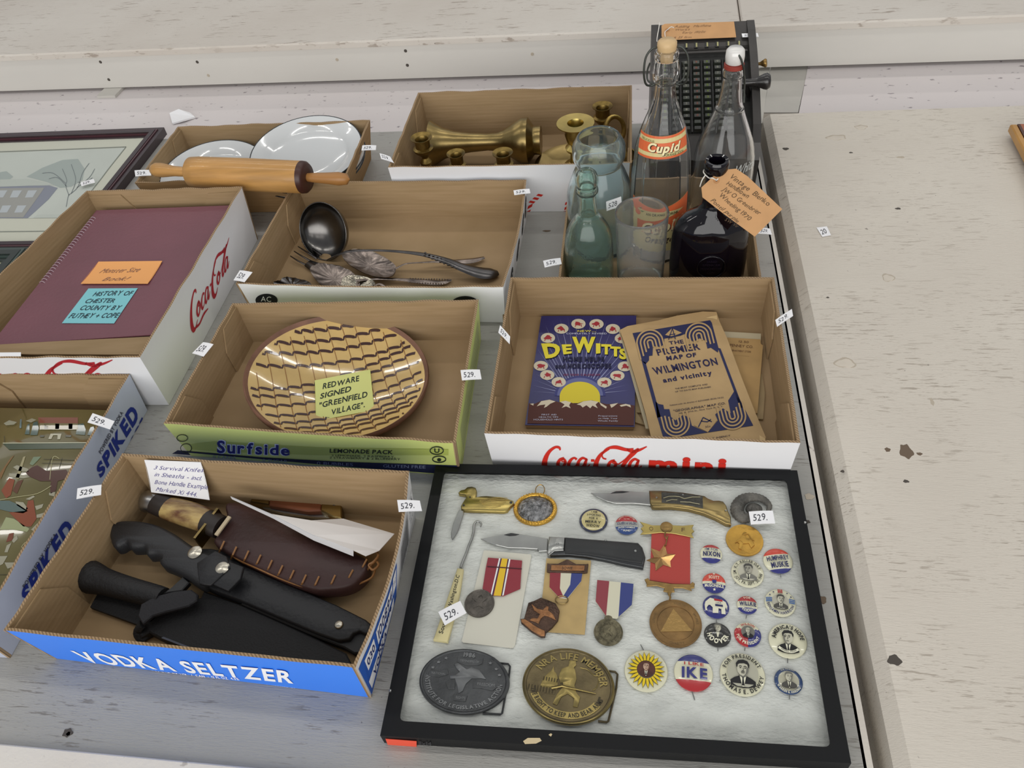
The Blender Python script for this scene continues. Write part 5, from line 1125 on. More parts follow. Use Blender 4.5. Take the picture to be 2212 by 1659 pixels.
# ---- old booklet
zt_ = .0105; pb = HZ(zt_)
c4 = [pb.px(*ZH(*p)) for p in ((428, 315), (1058, 312), (1047, 1050), (320, 1038))]
t = thing('booklet', 'blue horoscope booklet with a yellow sun titled DeWitts', 'booklet', (*(sum(c4, V())/4).xy, .0035))
g = G(); g.slab(c4, (0, 0, -.0008)); g.build('cover', mat('booklet_navy', '2a2a63', rough=.35, var=.15, vscale=30), t)
g = G(); ci = inset(c4, .001); g.slab([p-V((0, 0, .0008)) for p in ci], (0, 0, -.0058)); g.build('pages', mat('old_paper', 'a98f6e', rough=.8), t)
D = lambda name, m, polys, h=.0004: drawpx(name, t, m, pb, ZI, polys, h)
rays = []
for k in range(28):
    a = radians(4+k*6.4); w0 = .010 if k % 2 else .02; cx, cy = 695, 1180
    far = 950 if 30 < math.degrees(a) < 150 else 640
    q = [(cx+250*cos(a-w0), cy-170*sin(a-w0)*1.0), (cx+far*cos(a), cy-far*1.12*sin(a)), (cx+250*cos(a+w0*2.6), cy-170*sin(a+w0*2.6))]
    q = [(min(1425, max(20 + (1300-y)*.14, x)), max(140, y)) for x, y in q]; rays.append(q)
D('ray', ink('8f93b8'), rays, .0003)
for r_, c_ in ((340, '3f4279'), (305, '666b98')):
    D('sun_glow', ink(c_), [[(695+r_*cos(radians(a)), 1200-r_*.78*sin(radians(a))) for a in range(0, 181, 10)]], .00035 if r_ > 320 else .00045)
D('sun', ink('d8c63a'), [[(692+268*cos(radians(a)), 1215-200*sin(radians(a))) for a in range(0, 181, 8)]+[(424, 1300), (960, 1300)]], .0006)
D('brown_ground', ink('55302a'), [[(15, 1300), (90, 1310), (180, 1270), (300, 1255), (420, 1290), (480, 1270), (560, 1290), (640, 1310), (740, 1275), (850, 1262), (950, 1290), (1050, 1315), (1180, 1305), (1300, 1310), (1400, 1330), (1418, 1330), (1408, 1595), (-5, 1570)]], .0007)
D('snow_cap', ink('d8ccb4'), [[(180, 1275), (290, 1256), (370, 1280), (300, 1310), (250, 1350), (215, 1365), (235, 1320), (160, 1330), (120, 1345)], [(430, 1285), (500, 1270), (575, 1290), (550, 1330), (570, 1370), (510, 1345), (450, 1365), (490, 1320)], [(650, 1320), (740, 1278), (840, 1265), (940, 1285), (900, 1320), (930, 1370), (860, 1335), (830, 1370), (780, 1330), (730, 1360), (700, 1330)], [(950, 1290), (1050, 1350), (1040, 1375), (970, 1330)], [(1090, 1320), (1200, 1300), (1150, 1340), (1110, 1365)], [(1220, 1330), (1300, 1312), (1360, 1325), (1370, 1360), (1310, 1335), (1240, 1350)], [(30, 1312), (80, 1305), (75, 1335)]], .0009)
M_CRM = ink('cfc6ae'); M_ZR = ink('a3323a')
for k, (cx, cy) in enumerate([(268, 434), (447, 312), (673, 247), (913, 250), (1130, 315), (1250, 440), (175, 805), (260, 926), (412, 1020), (1018, 1025), (1190, 935), (1290, 812)]):
    D('zodiac_disc', M_CRM, [ell(cx, cy, 95, 66, 24)], .0006)
    rk = random.Random(k); blob = [(cx+(38+rk.uniform(-16, 18))*cos(2*pi*j/11)*1.2, cy+(26+rk.uniform(-14, 12))*sin(2*pi*j/11)) for j in range(11)]
    D('zodiac_figure', M_ZR, [blob, [(cx-40, cy+15), (cx-30, cy+15), (cx-38, cy+42), (cx-48, cy+40)], [(cx+30, cy+12), (cx+42, cy+12), (cx+46, cy+40), (cx+36, cy+40)]], .0008)
for ch, x0, x1, yb, yt, sk in [('D', 180, 440, 690, 510, .22), ('E', 450, 585, 640, 525, .1), ('W', 590, 900, 615, 430, .0), ('I', 905, 965, 630, 515, -.02), ('T', 975, 1110, 640, 528, -.1), ('T', 1095, 1235, 665, 560, -.18), ('S', 1215, 1320, 700, 590, -.2)]:
    q = [(x0, yt+(sk*40)), (x1, yt), (x1-(20 if ch == 'D' else 0), yb-sk*60), (x0+60*max(0, sk)*4, yb+8)]
    for dx, m_, h_, b_ in ((6, M_BLACK, .0007, .06), (0, ink('e0d23e'), .0010, .05)):
        g = G(); text(g, ch, quadmap(pb, [ZI(a+dx, b+dx) for a, b in q]), bold=b_, h=h_); g.build('title_letter', m_, t)
TX = lambda m, L, h=.0009: (lambda g: ([text(g, s_, quadmap(pb, ZI([(x0, y0), (x1, y0), (x1, y1), (x0, y1)])), bold=b_, h=h) for s_, x0, x1, y0, y1, b_ in L], g.build('lettering', m, t)))(G())
TX(ink('d9cd5a'), [('NEW...', 660, 905, 333, 356, .03)]); TX(ink('c8cbe0'), [('COMPLETELY REVISED', 512, 1048, 367, 388, .0), ('FIRST AID', 185, 382, 1445, 1464, 0), ('HEALTH TIPS', 150, 405, 1478, 1496, 0), ('HOUSEHOLD HINTS', 80, 468, 1510, 1530, 0), ('Preparations', 938, 1190, 1462, 1480, 0), ('to Help Your', 935, 1192, 1495, 1512, 0), ('Whole Family', 930, 1198, 1528, 1546, 0)])
TX(ink('191a3a'), [('HOME HELPS', 468, 1020, 690, 748, .06), ('and HOROSCOPES', 368, 1110, 780, 838, .06)]); TX(ink('7a2a4a'), [('100 YEAR CALENDAR', 480, 965, 912, 938, .01)])

# ---- papers under the map
M_TAN = mat('tan_paper', 'b08f5c', rough=.75, var=.12, vscale=30); M_TAN2 = mat('aged_paper', '9c8763', rough=.8, var=.15, vscale=30); M_OFFW = mat('offwhite_paper', 'c2b79a', rough=.8)
def sheet(name, label, cat, pts, zt, th, m, par=None):
    c = [P(*p, zt) for p in pts]; cc = sum(c, V())/len(c)
    tt = thing(name, label, cat, (cc.x, cc.y, zt-th)); g = G(); g.slab(c, (0, 0, -th)); g.build('sheet', m, tt); return tt
sheet('folded_paper', 'worn brown papers showing below the right side of the old map', 'paper', ZH([(1060, 955), (1900, 1000), (1912, 830), (1895, 700), (1300, 640), (1050, 700), (1052, 1020), (1120, 1040)]), .0060, .0022, M_TAN2)
sheet('folded_paper', 'pale sheet edge behind the top of the brown company envelope', 'paper', ZH([(1640, 418), (1886, 432), (1880, 640), (1600, 640)]), .0078, .0012, M_OFFW)
t = sheet('envelope', 'brown printed envelope of a clothing store lying under the old map', 'envelope', ZH([(1600, 455), (1882, 470), (1885, 500), (1899, 510), (1862, 960), (1500, 930)]), .0096, .0014, M_TAN)
for s_, q in (('PENNEY CO.', [(1680, 500), (1835, 513), (1833, 530), (1678, 517)]), ('12.50', [(1740, 478), (1805, 483), (1803, 496), (1738, 491)]), ('DEPARTMENT STORE', [(1685, 538), (1820, 548), (1819, 560), (1684, 550)]), ('__________', [(1695, 565), (1808, 573), (1807, 582), (1694, 574)])):
    g = G(); text(g, s_, quadmap(HZ(.0098), ZH(q)), h=.0003); g.build('lettering', ink('6a4a34'), t)
sheet('folded_paper', 'narrow off-white sheet edge along the left of the old map', 'paper', ZH([(943, 412), (1060, 400), (1240, 1066), (1122, 1062)]), .0125, .0022, M_OFFW)
# ---- the map
zm = .0205; pm = HZ(zm)
mo = ZH([(948, 408), (1000, 382), (1200, 345), (1330, 312), (1500, 285), (1590, 288), (1608, 345), (1660, 460), (1760, 730), (1850, 960), (1918, 1120), (1900, 1158), (1700, 1152), (1400, 1145), (1160, 1133), (1120, 960), (1050, 720), (975, 480)])
t = thing('folded_map', 'old tan folded map titled THE PREMIER MAP OF WILMINGTON with navy border', 'map', (*P(*ZH(1430, 730), 0).xy, .012))
M_MAP = mat('map_paper', 'b3966a', rough=.7, var=.14, vscale=22, bump=.1, bscale=150)
g = G(); g.slab([pm.px(*p) for p in mo], (0, 0, -.0018)); g.build('cover', M_MAP, t)
g = G(); g.slab([pm.px(p[0]+1, p[1]-1)-V((0, 0, .0020)) for p in mo], (0, 0, -.0050)); g.build('folds', mat('map_edge', '8f7750', rough=.8), t)
for q in ([(1470, 95), (1100, 70), (1170, 160), (1150, 150), (1030, 150)],): pass
M_MN = ink('252a52')
DM = lambda name, m, polys, h=.0004: drawpx(name, t, m, pm, ZJ, polys, h)
# border: outer band with notched inner edge
DM('border_corner', M_MN, [[(195, 322), (1090, 172), (1110, 200), (1190, 500), (1180, 545), (1100, 490), (1060, 500), (1040, 410), (970, 380), (900, 420), (830, 380), (800, 330), (745, 352), (560, 385), (560, 445), (520, 480), (430, 470), (425, 580), (385, 585), (385, 635), (345, 680), (300, 640)]])
DM('border_side', M_MN, [[(300, 640), (345, 660), (520, 1290), (480, 1300)]]); DM('border_side', M_MN, [[(1180, 490), (1212, 500), (1470, 1180), (1440, 1190)]])
DM('border_corner', M_MN, [[(460, 1110), (495, 1140), (550, 1150), (560, 1200), (620, 1200), (640, 1290), (690, 1330), (780, 1265), (855, 1300), (880, 1390), (1065, 1470), (1180, 1330), (1150, 1260), (1240, 1190), (1330, 1250), (1300, 1100), (1345, 1030), (1380, 975), (1420, 1060), (1590, 1390), (555, 1548), (480, 1290)]])
M_MT = ink('b3966a')
# corner arches (tan ribs over the navy)
def arch(cx, cy, radii, a0, a1, down, up=1, rot_=0.):
    L = []
    for r in radii:
        pts = []
        for k in range(13):
            a = radians(a0+(a1-a0)*k/12); x, y = r*cos(a), -up*r*.95*sin(a); pts.append((x, y))
        pts = [(pts[0][0]+up*0, pts[0][1]+up*down*(.6 if r != radii[0] else 1))]+pts+[(pts[-1][0], pts[-1][1]+up*down)]
        cr2, sr2 = cos(rot_), sin(rot_); L.append([(cx+x*cr2-y*sr2, cy+x*sr2+y*cr2) for x, y in pts])
    return L
for (cx, cy, up, dl) in ((395, 430, 1, 170), (960, 350, 1, 130), (700, 1370, -1, 120), (1350, 1290, -1, 150)):
    for rr2 in (150, 108, 66, 28):
        L = arch(cx, cy, [rr2], 0, 180, min(dl, 40+rr2*.9), up, radians(-14))
        strokepx('corner_rib', t, M_MT, pm, ZJ, L, 18/5.351, h=.0008, k=2)
DM('compass_mark', M_MT, [[(570, 345), (650, 268), (765, 320), (700, 345), (640, 360)]], .0008)
strokepx('compass_mark', t, M_MN, pm, ZJ, [[(655, 270), (610, 400)], [(655, 270), (690, 395)], [(560, 350), (640, 378), (770, 325)], [(620, 345), (690, 335)]], 1.8, h=.0011, k=2)
DM('compass_mark', M_MT, [[(905, 1390), (1010, 1290), (1175, 1325), (1065, 1468)]], .0008)
strokepx('compass_mark', t, M_MN, pm, ZJ, [[(1010, 1300), (955, 1410)], [(1010, 1300), (1110, 1350)], [(985, 1340), (1060, 1350), (1100, 1320)]], 2.2, h=.0011, k=2)
for s_, q, b_ in (('THE', [(610, 418), (775, 396), (788, 438), (622, 452)], .03), ('PREMIER', [(462, 510), (958, 435), (982, 508), (488, 580)], .025), ('MAP OF', [(580, 590), (925, 548), (932, 590), (592, 636)], .05),
                  ('WILMINGTON', [(415, 722), (1158, 605), (1184, 682), (452, 800)], .03), ('and vicinity', [(538, 842), (1100, 752), (1118, 800), (552, 892)], .04)):
    g = G(); text(g, s_, quadmap(pm, ZJ(q)), bold=b_, h=.0003, gap=.12); g.build('lettering', ink('231f45'), t)
g = G()
for s_, q in (('THE MOST COMPLETE AND', [(685, 958), (1060, 905), (1062, 920), (688, 972)]), ('UP TO DATE MAP PUBLISHED', [(688, 992), (1098, 935), (1100, 950), (690, 1006)]), ('Published under the direction of ALEXANDER GROSS, F.R.G.S.', [(625, 1150), (1248, 1055), (1250, 1070), (627, 1163)]), ('"GEOGRAPHIA" MAP CO.', [(665, 1210), (1268, 1118), (1272, 1142), (668, 1234)]), ('145 W. 57th St., New York 19, N. Y.', [(730, 1242), (1240, 1160), (1242, 1174), (732, 1256)]), ('STAR NEWS AGENCY', [(905, 1562), (1325, 1495), (1327, 1512), (907, 1578)]), ('35c', [(1030, 1400), (1095, 1388), (1098, 1410), (1033, 1422)])):
    text(g, s_, quadmap(pm, ZJ(q)), h=.0009 if s_ == '35c' else .0006, bold=.015)
g.build('lettering', ink('4a3f44'), t)
for q in ([(1105, 125), (1170, 115), (1172, 165), (1120, 150), (1035, 148)], [(1660, 1500), (1735, 1545), (1700, 1590), (1665, 1560)]): DM('worn_corner', ink('cdb283'), [q], .0003)

# ---- maroon book with notes
zk = .076; pk = HZ(zk); pmn = inset(T_bk.R, 0)
cv = [pk.px(*p) for p in ((208, 454), (502, 443), (334, 722), (-22, 746))]
t = thing('bound_book', 'large maroon leatherette book with a comb-stitched left edge', 'book', (*(sum(cv, V())/4).xy, .0035))
g = G(); g.slab(cv, (0, 0, -.0022), bev=.0006); g.build('cover', mat('maroon_leatherette', '70404b', rough=.5, var=.12, vscale=9, bump=.25, bscale=180, spec=.6), t)
g = G(); ci = inset(cv, .003); g.slab([p-V((0, 0, .0023)) for p in ci], (0, 0, -.066)); g.build('pages', mat('page_edges', 'b7aa90', rough=.85, var=.2, vscale=3, stretch=(1, 1, 120)), t)
g = G(); g.slab([p-V((0, 0, .0695)) for p in cv], (0, 0, -.0022)); g.build('back_cover', MATS['maroon_leatherette'], t)
e0, e1 = pk.px(*ZK(655, 300)), pk.px(*ZK(290, 760)); dd = (e1-e0); sd = V((-dd.y, dd.x, 0)).normalized()
if sd.x < 0: sd = -sd
for k in range(26):
    p = e0+dd*(k/25); g = G(); g.tube([p-sd*.002+V((0, 0, -.001)), p+sd*.002+V((0, 0, .0014)), p+sd*.006+V((0, -.001, .0012)), p+sd*.0085+V((0, -.002, -.0005))], .0007, 5); g.build('binding_stitch', mat('stitch_white', 'a58f98', rough=.6), t)
paper('sticky_note', 'orange paper slip with faint handwriting on the maroon book', 'note', HZ(zk+.0006), ZK([(710, 620), (1166, 615), (1062, 778), (582, 778)]), M_ON,
      [('Monster Size', .14, .72, .50, .70, .03), ('Book!', .28, .62, .14, .32, .0)], '8a6250', bold=0, shear=.4, curl=.0012)
paper('sticky_note', 'pale blue note reading HISTORY OF CHESTER COUNTY on the maroon book', 'note', HZ(zk+.0006), ZK([(635, 808), (988, 806), (818, 1058), (445, 1056)]), M_BN,
      [('HISTORY OF', .20, .96, .77, .90, .02), ('CHESTER', .14, .72, .56, .68, .02), ('COUNTY BY', .14, .92, .36, .49, .01), ('FUTHEY + COPE', .05, .98, .13, .26, .02)], '273a44', bold=.015)
t = bpy.data.objects[T_bk.o.name]
g = G(); g.slab([P(-70, 746, .0755), P(330, 727, .0755), P(306, 766, .090), P(-70, 764, .092)], (0, 0, -.0025)); g.build('inner_flap', M_KRAFT, t)
sheet('paper_slip', 'white paper slip tucked at the front edge of the deep white tray', 'paper', [(-60, 762), (45, 761), (45, 769), (-60, 770)], .0985, .0006, M_PAPER)

# ---- enamel plates and rolling pin
M_EN = mat('white_enamel', 'd4d7d8', rough=.13, coat=.7); M_ENR = mat('enamel_edge', '20262c', rough=.25)
def enamel(label, C, a, b, R):
    C, nx_, ny_, n_ = tilted(C, a, b); t = thing('enamel_plate', label, 'plate', C-n_*.018, 'white enamel plates in the plain brown tray')
    g = G(); g.lathe([(R*.985, .0), (R*.80, -.0045), (R*.72, -.011), (R*.66, -.0140), (R*.4, -.0146), (0, -.0146), ], C, n_, 64, u0=nx_, cap0=False); g.lathe([(0, -.0162), (R*.67, -.0158), (R*.74, -.0130), (R*.81, -.0062), (R*.985, -.0014)], C, n_, 64, u0=nx_, cap1=False); g.build('plate_body', M_EN, t, sm=60)
    g = G(); k = 64; g.tube([C+nx_*(R*.987*cos(2*pi*i/k))+ny_*(R*.987*sin(2*pi*i/k))-n_*.0006 for i in range(k)], .0011, 6, closed=True); g.build('rim', M_ENR, t, sm=80)
enamel('round white enamel plate with a dark rim on top of the right stack', (-.5656, 1.195, .063), 7.4, 1.5, .100)
enamel('enamel plate showing as a blue-grey edge beneath the top right plate', (-.5600, 1.191, .0555), 7.4, 1.5, .100)
enamel('third enamel plate at the bottom of the right stack', (-.5620, 1.188, .0480), 7.4, 1.5, .100)
enamel('white enamel plate lying lower left behind the rolling pin', (-.738, 1.168, .0410), 6.0, 3.0, .0945)
enamel('lower enamel plate under the left one behind the rolling pin', (-.742, 1.178, .0335), 6.0, 2.0, .093)
M_MAPLE = mat('pin_maple', 'b98a4c', rough=.4, var=.22, vscale=8, stretch=(1, 14, 14), coat=.2); M_DWOOD = mat('pin_dark_end', '3f221b', rough=.4)
z_ = .096; pa, pb2 = P(411, 372, z_), P(660, 383, z_); ax = (pb2-pa).normalized(); L_ = (pb2-pa).length
t = thing('rolling_pin', 'maple rolling pin with one dark end lying over the enamel plates', 'rolling pin', (*((pa+pb2)/2).xy, z_-.026))
g = G(); g.lathe([(.0210, 0), (.0245, .003), (.0258, .02), (.0262, L_*.5), (.0255, L_-.006)], pa, ax, 40); g.build('roller', M_MAPLE, t, sm=50)
g = G(); g.lathe([(.0256, L_-.006), (.0250, L_), (.0215, L_+.004), (.010, L_+.004)], pa, ax, 40); g.build('end_cap', M_DWOOD, t, sm=50)
hl = (P(326, 366, z_-.002)-pa).length; hr = (P(757, 385, z_)-pb2).length
g = G(); g.lathe([(.0075, 0), (.0080, .008), (.0085, hl*.4), (.0118, hl*.72), (.0115, hl*.86), (.0080, hl*.96), (0, hl)], pa, (P(326, 366, z_-.002)-pa), 24); g.build('handle', M_MAPLE, t, sm=60)
g = G(); g.lathe([(.0065, .003), (.0075, .012), (.0090, hr*.5), (.0105, hr*.75), (.0085, hr*.93), (0, hr)], pb2, ax, 24); g.build('handle', mat('pin_handle', 'a1713d', rough=.4), t, sm=60)

# ---- silverware
def spoon_bowl(g, pts, zr, depth, zf=ZQ, th=.0012, flute=0., rings=6, tilt=(0, 0)):
    q = cr(zf(pts), 4, True); n = len(q); W_ = [P(x, y, zr) for x, y in q]; c = sum(W_, V())/n
    W_ = [p+V((0, 0, tilt[0]*(p.x-c.x)+tilt[1]*(p.y-c.y))) for p in W_]
    for side in (0, 1):
        vs = []
        for r in range(rings+1):
            s_ = 1-r/rings
            for k, p in enumerate(W_):
                z = depth*(1-s_*s_)+(flute*s_*math.sin(k*1.7)); pp = c+(p-c)*max(s_, .001); vs.append(pp-V((0, 0, z+side*th)))
        fs = [(r*n+k, r*n+(k+1) % n, (r+1)*n+(k+1) % n, (r+1)*n+k) for r in range(rings) for k in range(n)]
        if side: fs = [tuple(reversed(f)) for f in fs]
        g.add(vs, fs)
    g.add(W_+[p-V((0, 0, th)) for p in W_], [(k, n+k, n+(k+1) % n, (k+1) % n) for k in range(n)])
def handle(g, pts, ws, zf=ZQ, flat_=.35, n=8, k=5):
    """pts: (x, y, z)"""
    q = [P(*zf(x, y), z) for x, y, z in pts]; q4 = cr([(p.x, p.y, p.z, w_) for p, w_ in zip(q, ws)], k)
    g.tube([V(p[:3]) for p in q4], [p[3] for p in q4], n, flat=flat_, upv=(0, 0, 1))
# ladle
C, nx_, ny_, n_ = tilted((-.4800, .9833, .0437), 60.6, -31.6); R = .045
t = thing('ladle', 'large dark silver soup ladle leaning with its round bowl facing up', 'ladle', (C.x, C.y, .004))
g = G(); pr = [(R*sin(radians(a)), -R*.62*cos(radians(a))) for a in (90, 80, 70, 60, 50, 40, 30, 20, 10, 0)]
g.lathe(pr, C, n_, 48, u0=nx_, cap0=False); g.lathe([(max(0, r-.0), z-.0011) for r, z in reversed(pr)], C, n_, 48, u0=nx_, cap1=False)
g.tube([C+nx_*(R*cos(2*pi*i/48))+ny_*(R*sin(2*pi*i/48)) for i in range(48)], .0010, 6, closed=True); g.build('bowl', mat('ladle_bowl_metal', '6c6a68', rough=.22, metal=1., var=.35, vscale=25), t, sm=70)
g = G(); hp2 = [(700, 640, .012), (760, 610, .026), (850, 580, .036), (1000, 572, .042), (1200, 580, .042), (1400, 605, .036), (1560, 650, .028), (1680, 700, .021), (1800, 735, .014), (1880, 740, .010), (1930, 735, .008)]
handle(g, hp2, [.0030, .0028, .0028, .0026, .0030, .0045, .0068, .0088, .0125, .0120, .0055], flat_=.4); g.build('handle', M_DSILV, t, sm=70)
g = G()
for k in range(9):
    a = k/8; x, y, z = 1400+a*230, 600+a*88, .040-a*.016; c = P(*ZQ(x, y), z)
    for s_ in (-1, 1): g.lathe([(.0019, -.0005), (.0017, .0008), (0, .0014)], c+V((.0, s_*(.003+a*.0015), 0)), (0, 0, 1), 7)
g.build('scroll_relief', M_DSILV, t, sm=60)
# berry spoons
t = thing('serving_spoon', 'tarnished silver berry spoon with an embossed bowl below the ladle handle', 'spoon', (*P(*ZQ(1000, 670), 0).xy, .006))
g = G(); spoon_bowl(g, [(800, 600), (850, 580), (920, 573), (1000, 582), (1080, 612), (1150, 650), (1190, 690), (1160, 745), (1080, 755), (990, 738), (900, 700), (830, 655)], .021, .007, flute=.0006, tilt=(0, .10)); g.build('bowl', M_SILVER, t, sm=80)
g = G(); handle(g, [(1170, 715, .018), (1215, 690, .020), (1270, 668, .021), (1380, 660, .017), (1480, 655, .014), (1620, 655, .012), (1740, 648, .010), (1830, 625, .008)], [.0022, .0020, .0017, .0018, .0026, .0052, .0062, .0030]); g.build('handle', M_SILVER, t, sm=70)
t = thing('serving_spoon', 'tarnished silver spoon with a scalloped bowl and beaded handle near the front', 'spoon', (*P(*ZQ(720, 760), 0).xy, .006))
g = G(); spoon_bowl(g, [(570, 715), (600, 690), (650, 676), (700, 682), (760, 690), (830, 710), (890, 745), (930, 800), (900, 850), (820, 865), (730, 850), (650, 815), (600, 770)], .017, .007, flute=.0009, tilt=(0, .12)); g.build('bowl', M_SILVER, t, sm=80)
g = G(); handle(g, [(900, 790, .018), (1000, 782, .017), (1100, 778, .014), (1250, 785, .011), (1400, 800, .009), (1520, 805, .008), (1590, 785, .007)], [.0026, .0024, .0026, .0036, .0056, .0056, .0026]); g.build('handle', M_SILVER, t, sm=70)
g = G()
for k in range(15):
    a = k/14
    for s_ in (-1, 1): c = P(*ZQ(1290+a*270, 790+a*8), .0105); g.lathe([(.0012, -.0004), (.0011, .0006), (0, .001)], c+V((0, s_*.0048, 0)), (0, 0, 1), 6)
g.build('bead_edge', M_SILVER, t, sm=60)
t = thing('teaspoon', 'small round silver spoon bowl resting against the front wall of the tray', 'spoon', (*P(*ZQ(910, 820), 0).xy, .006))
g = G(); spoon_bowl(g, [(795, 800), (820, 762), (870, 752), (950, 758), (1020, 785), (1045, 830), (1030, 862), (960, 875), (860, 870), (805, 845)], .019, .006, flute=.0004); g.build('bowl', mat('bright_silver', 'a09a8c', rough=.22, metal=1., var=.5, vscale=60, bump=.3, bscale=200), t, sm=80)
g = G(); handle(g, [(1030, 830, .018), (1070, 815, .016), (1110, 835, .012), (1160, 860, .008)], [.0022, .0022, .0026, .003]); g.build('handle', M_SILVER, t, sm=70)
t = thing('sugar_spoon', 'dark silver spoon with a fluted bowl in the left front corner of the tray', 'spoon', (*P(*ZQ(440, 800), 0).xy, .006))
g = G(); spoon_bowl(g, [(305, 800), (350, 790), (380, 768), (430, 768), (500, 782), (560, 800), (575, 830), (500, 842), (380, 838), (320, 825)], .014, .005, flute=.0012); g.build('bowl', M_DSILV, t, sm=80)
g = G(); handle(g, [(560, 820, .012), (620, 838, .010), (700, 850, .008)], [.002, .002, .003]); g.build('handle', M_DSILV, t, sm=70)
t = thing('serving_fork', 'dark long-tined silver fork pointing up left beneath the ladle', 'fork', (*P(*ZQ(520, 640), 0).xy, .006))
for k in range(4):
    g = G(); x0, y0 = 425+k*28, 612-k*34; handle(g, [(x0, y0, .012), (x0+60, y0+38, .010), (x0+130+k*4, y0+72+k*8, .008)], [.0009, .0016, .0022], n=6); g.build('tine', M_DSILV, t, sm=70)
g = G(); handle(g, [(555, 665, .008), (610, 690, .008), (680, 690, .010), (780, 690, .011)], [.008, .010, .006, .0028], n=8); g.build('shank', M_DSILV, t, sm=70)

# ---- brassware
t = thing('bud_vase', 'long brass trumpet vase lying on its side', 'vase', (*P(*ZR(880, 560), 0).xy, .005))
a_, b_ = P(*ZR(430, 575), .043), P(*ZR(1330, 545), .043); L_ = (b_-a_).length
pr = [(.0395, 0), (.0330, .010), (.0265, .022), (.0205, .042), (.0165, .07), (.0145, .10), (.0160, L_-.075), (.0220, L_-.062), (.0320, L_-.046), (.0390, L_-.032), (.0385, L_-.022), (.0260, L_-.013), (.0240, L_-.011), (.0245, L_), (0, L_)]
g = G(); g.lathe(pr, a_, (b_-a_), 48, cap0=False); g.lathe([(0, .09), (.010, .085), (.0185, .04), (.0245, .022), (.0310, .010), (.0380, 0)], a_, (b_-a_), 48, cap1=False); g.lathe([(.0380, 0), (.0395, 0)], a_, (b_-a_), 48, cap0=False, cap1=False); g.build('body', M_BRASS, t, sm=50)
M_OXB = mat('oxidised_brass', '8a7442', rough=.38, metal=1., var=.5, vscale=60, bump=.15); M_HOLE = mat('verdigris_wax', '2f3f22', rough=.6)
def candlestick(label, px, py, Y, rc_, style, base=.03, m=M_OXB):
    p = PY(px, py, Y); t = thing('candlestick', label, 'candlestick', (p.x, p.y, .0035)); H = p.z-.0035; c = V((p.x, p.y, .0035))
    cup = [(rc_*.62, H-.030), (rc_*.95, H-.024), (rc_*.98, H-.020), (rc_*.72, H-.018), (rc_*.74, H-.004), (rc_*1.05, H-.001), (rc_*1.05, H)]
    if style == 'pan': cup = [(rc_*.5, H-.034), (rc_*.60, H-.020), (rc_*.42, H-.010), (rc_*.45, H-.004), (rc_*1.0, H-.0018), (rc_, H)]
    stem = [(base, 0), (base, .002), (base*.55, .006), (rc_*.38, .012), (rc_*.32, max(.014, H-.055)), (rc_*.55, max(.016, H-.050)), (rc_*.6, max(.018, H-.045)), (rc_*.3, max(.02, H-.038)), (rc_*.34, H-.035)]
    hole = rc_*(.40 if style == 'pan' else .62)
    g = G(); g.lathe(stem+cup+[(hole*1.1, H-(.0006 if style == 'pan' else .003)), (hole, H-.004), (hole*.9, H-.014), (0, H-.014)], c, (0, 0, 1), 36); g.build('stem', m, t, sm=45)
    g = G(); g.lathe([(hole*.88, H-.0138), (0, H-.0134)], c, (0, 0, 1), 20, cap0=False); g.build('wax', M_HOLE, t)
    return t, c, H
candlestick('brass candlestick with a turned cup at the left of the vase', *ZR(342, 520), 1.165, .0172, 'cup', .020)
candlestick('small brass candle cup low beside the front wall, first from the left', *ZR(627, 652), 1.135, .0145, 'cup', .012)
candlestick('small brass candle cup low beside the front wall, right of the smaller one', *ZR(1013, 645), 1.135, .0160, 'cup', .014)
candlestick('polished brass candlestick with a wide flat drip pan', *ZR(1613, 400), 1.215, .0315, 'pan', .040, M_BRASS2)
t, c, H = candlestick('green-tinged brass candlestick in the far right corner of the tray', *ZR(1836, 262), 1.285, .0168, 'cup', .022)
t = thing('brass_dish', 'shallow round brass dish under the wide drip pan candlestick', 'dish', (*P(*ZR(1560, 700), .01).xy, .006))
c = P(*ZR(1590, 740), .016); g = G(); g.lathe([(.0, -.008), (.045, -.008), (.060, -.002), (.066, .0), (.066, .001), (.058, -.0005), (.044, -.0066), (0, -.0066)], c, (0, 0, 1), 48); g.build('pan', M_BRASS, t, sm=50)
t = thing('chamber_stick', 'brass chamber candle holder with a curled ring handle', 'candlestick', (*PY(*ZR(1960, 500), 1.25).xy, .005))
c = PY(*ZR(1935, 460), 1.245); g = G(); 
ringp = [c+V((.016*cos(a), .004*sin(a), .022*sin(a))) for a in [radians(x) for x in range(-60, 250, 15)]]
g.tube(ringp, .0042, 6, flat=.25, upv=(.3, 1, 0)); g.build('ring_handle', M_OXB, t, sm=60)
g = G(); g.lathe([(.030, 0), (.033, .004), (.034, .008), (.032, .008), (.028, .003), (0, .002)], V((c.x+.004, c.y-.01, .0045)), (0, 0, 1), 36); g.tube([V((c.x+.012, c.y-.012, .010)), c+V((.010, 0, -.020))], .003, 6); g.build('saucer', M_OXB, t, sm=50)

# ================================================================== KNIVES TRAY
Zb = .0036
def rod(g, zf, pts, rs, flat_=1., n=16, k=5, up=(0, 0, 1)):
    q = [P(*zf(x, y), z) for x, y, z in pts]; q4 = cr([(p.x, p.y, p.z, w_) for p, w_ in zip(q, rs)], k)
    g.tube([V(p[:3]) for p in q4], [max(.0003, p[3]) for p in q4], n, flat=flat_, upv=up)
M_NYL = mat('black_nylon', '131316', rough=.75, bump=.5, bscale=500); M_BLEA = mat('black_leather', '17181c', rough=.5, bump=.25, bscale=260); M_RUB = mat('black_rubber_grip', '232427', rough=.5, bump=.15, bscale=500)
M_BLEATH = mat('brown_leather', '38211f', rough=.5, var=.3, vscale=14, bump=.2, bscale=220); M_LACE = mat('leather_lace', '8a5f34', rough=.55)
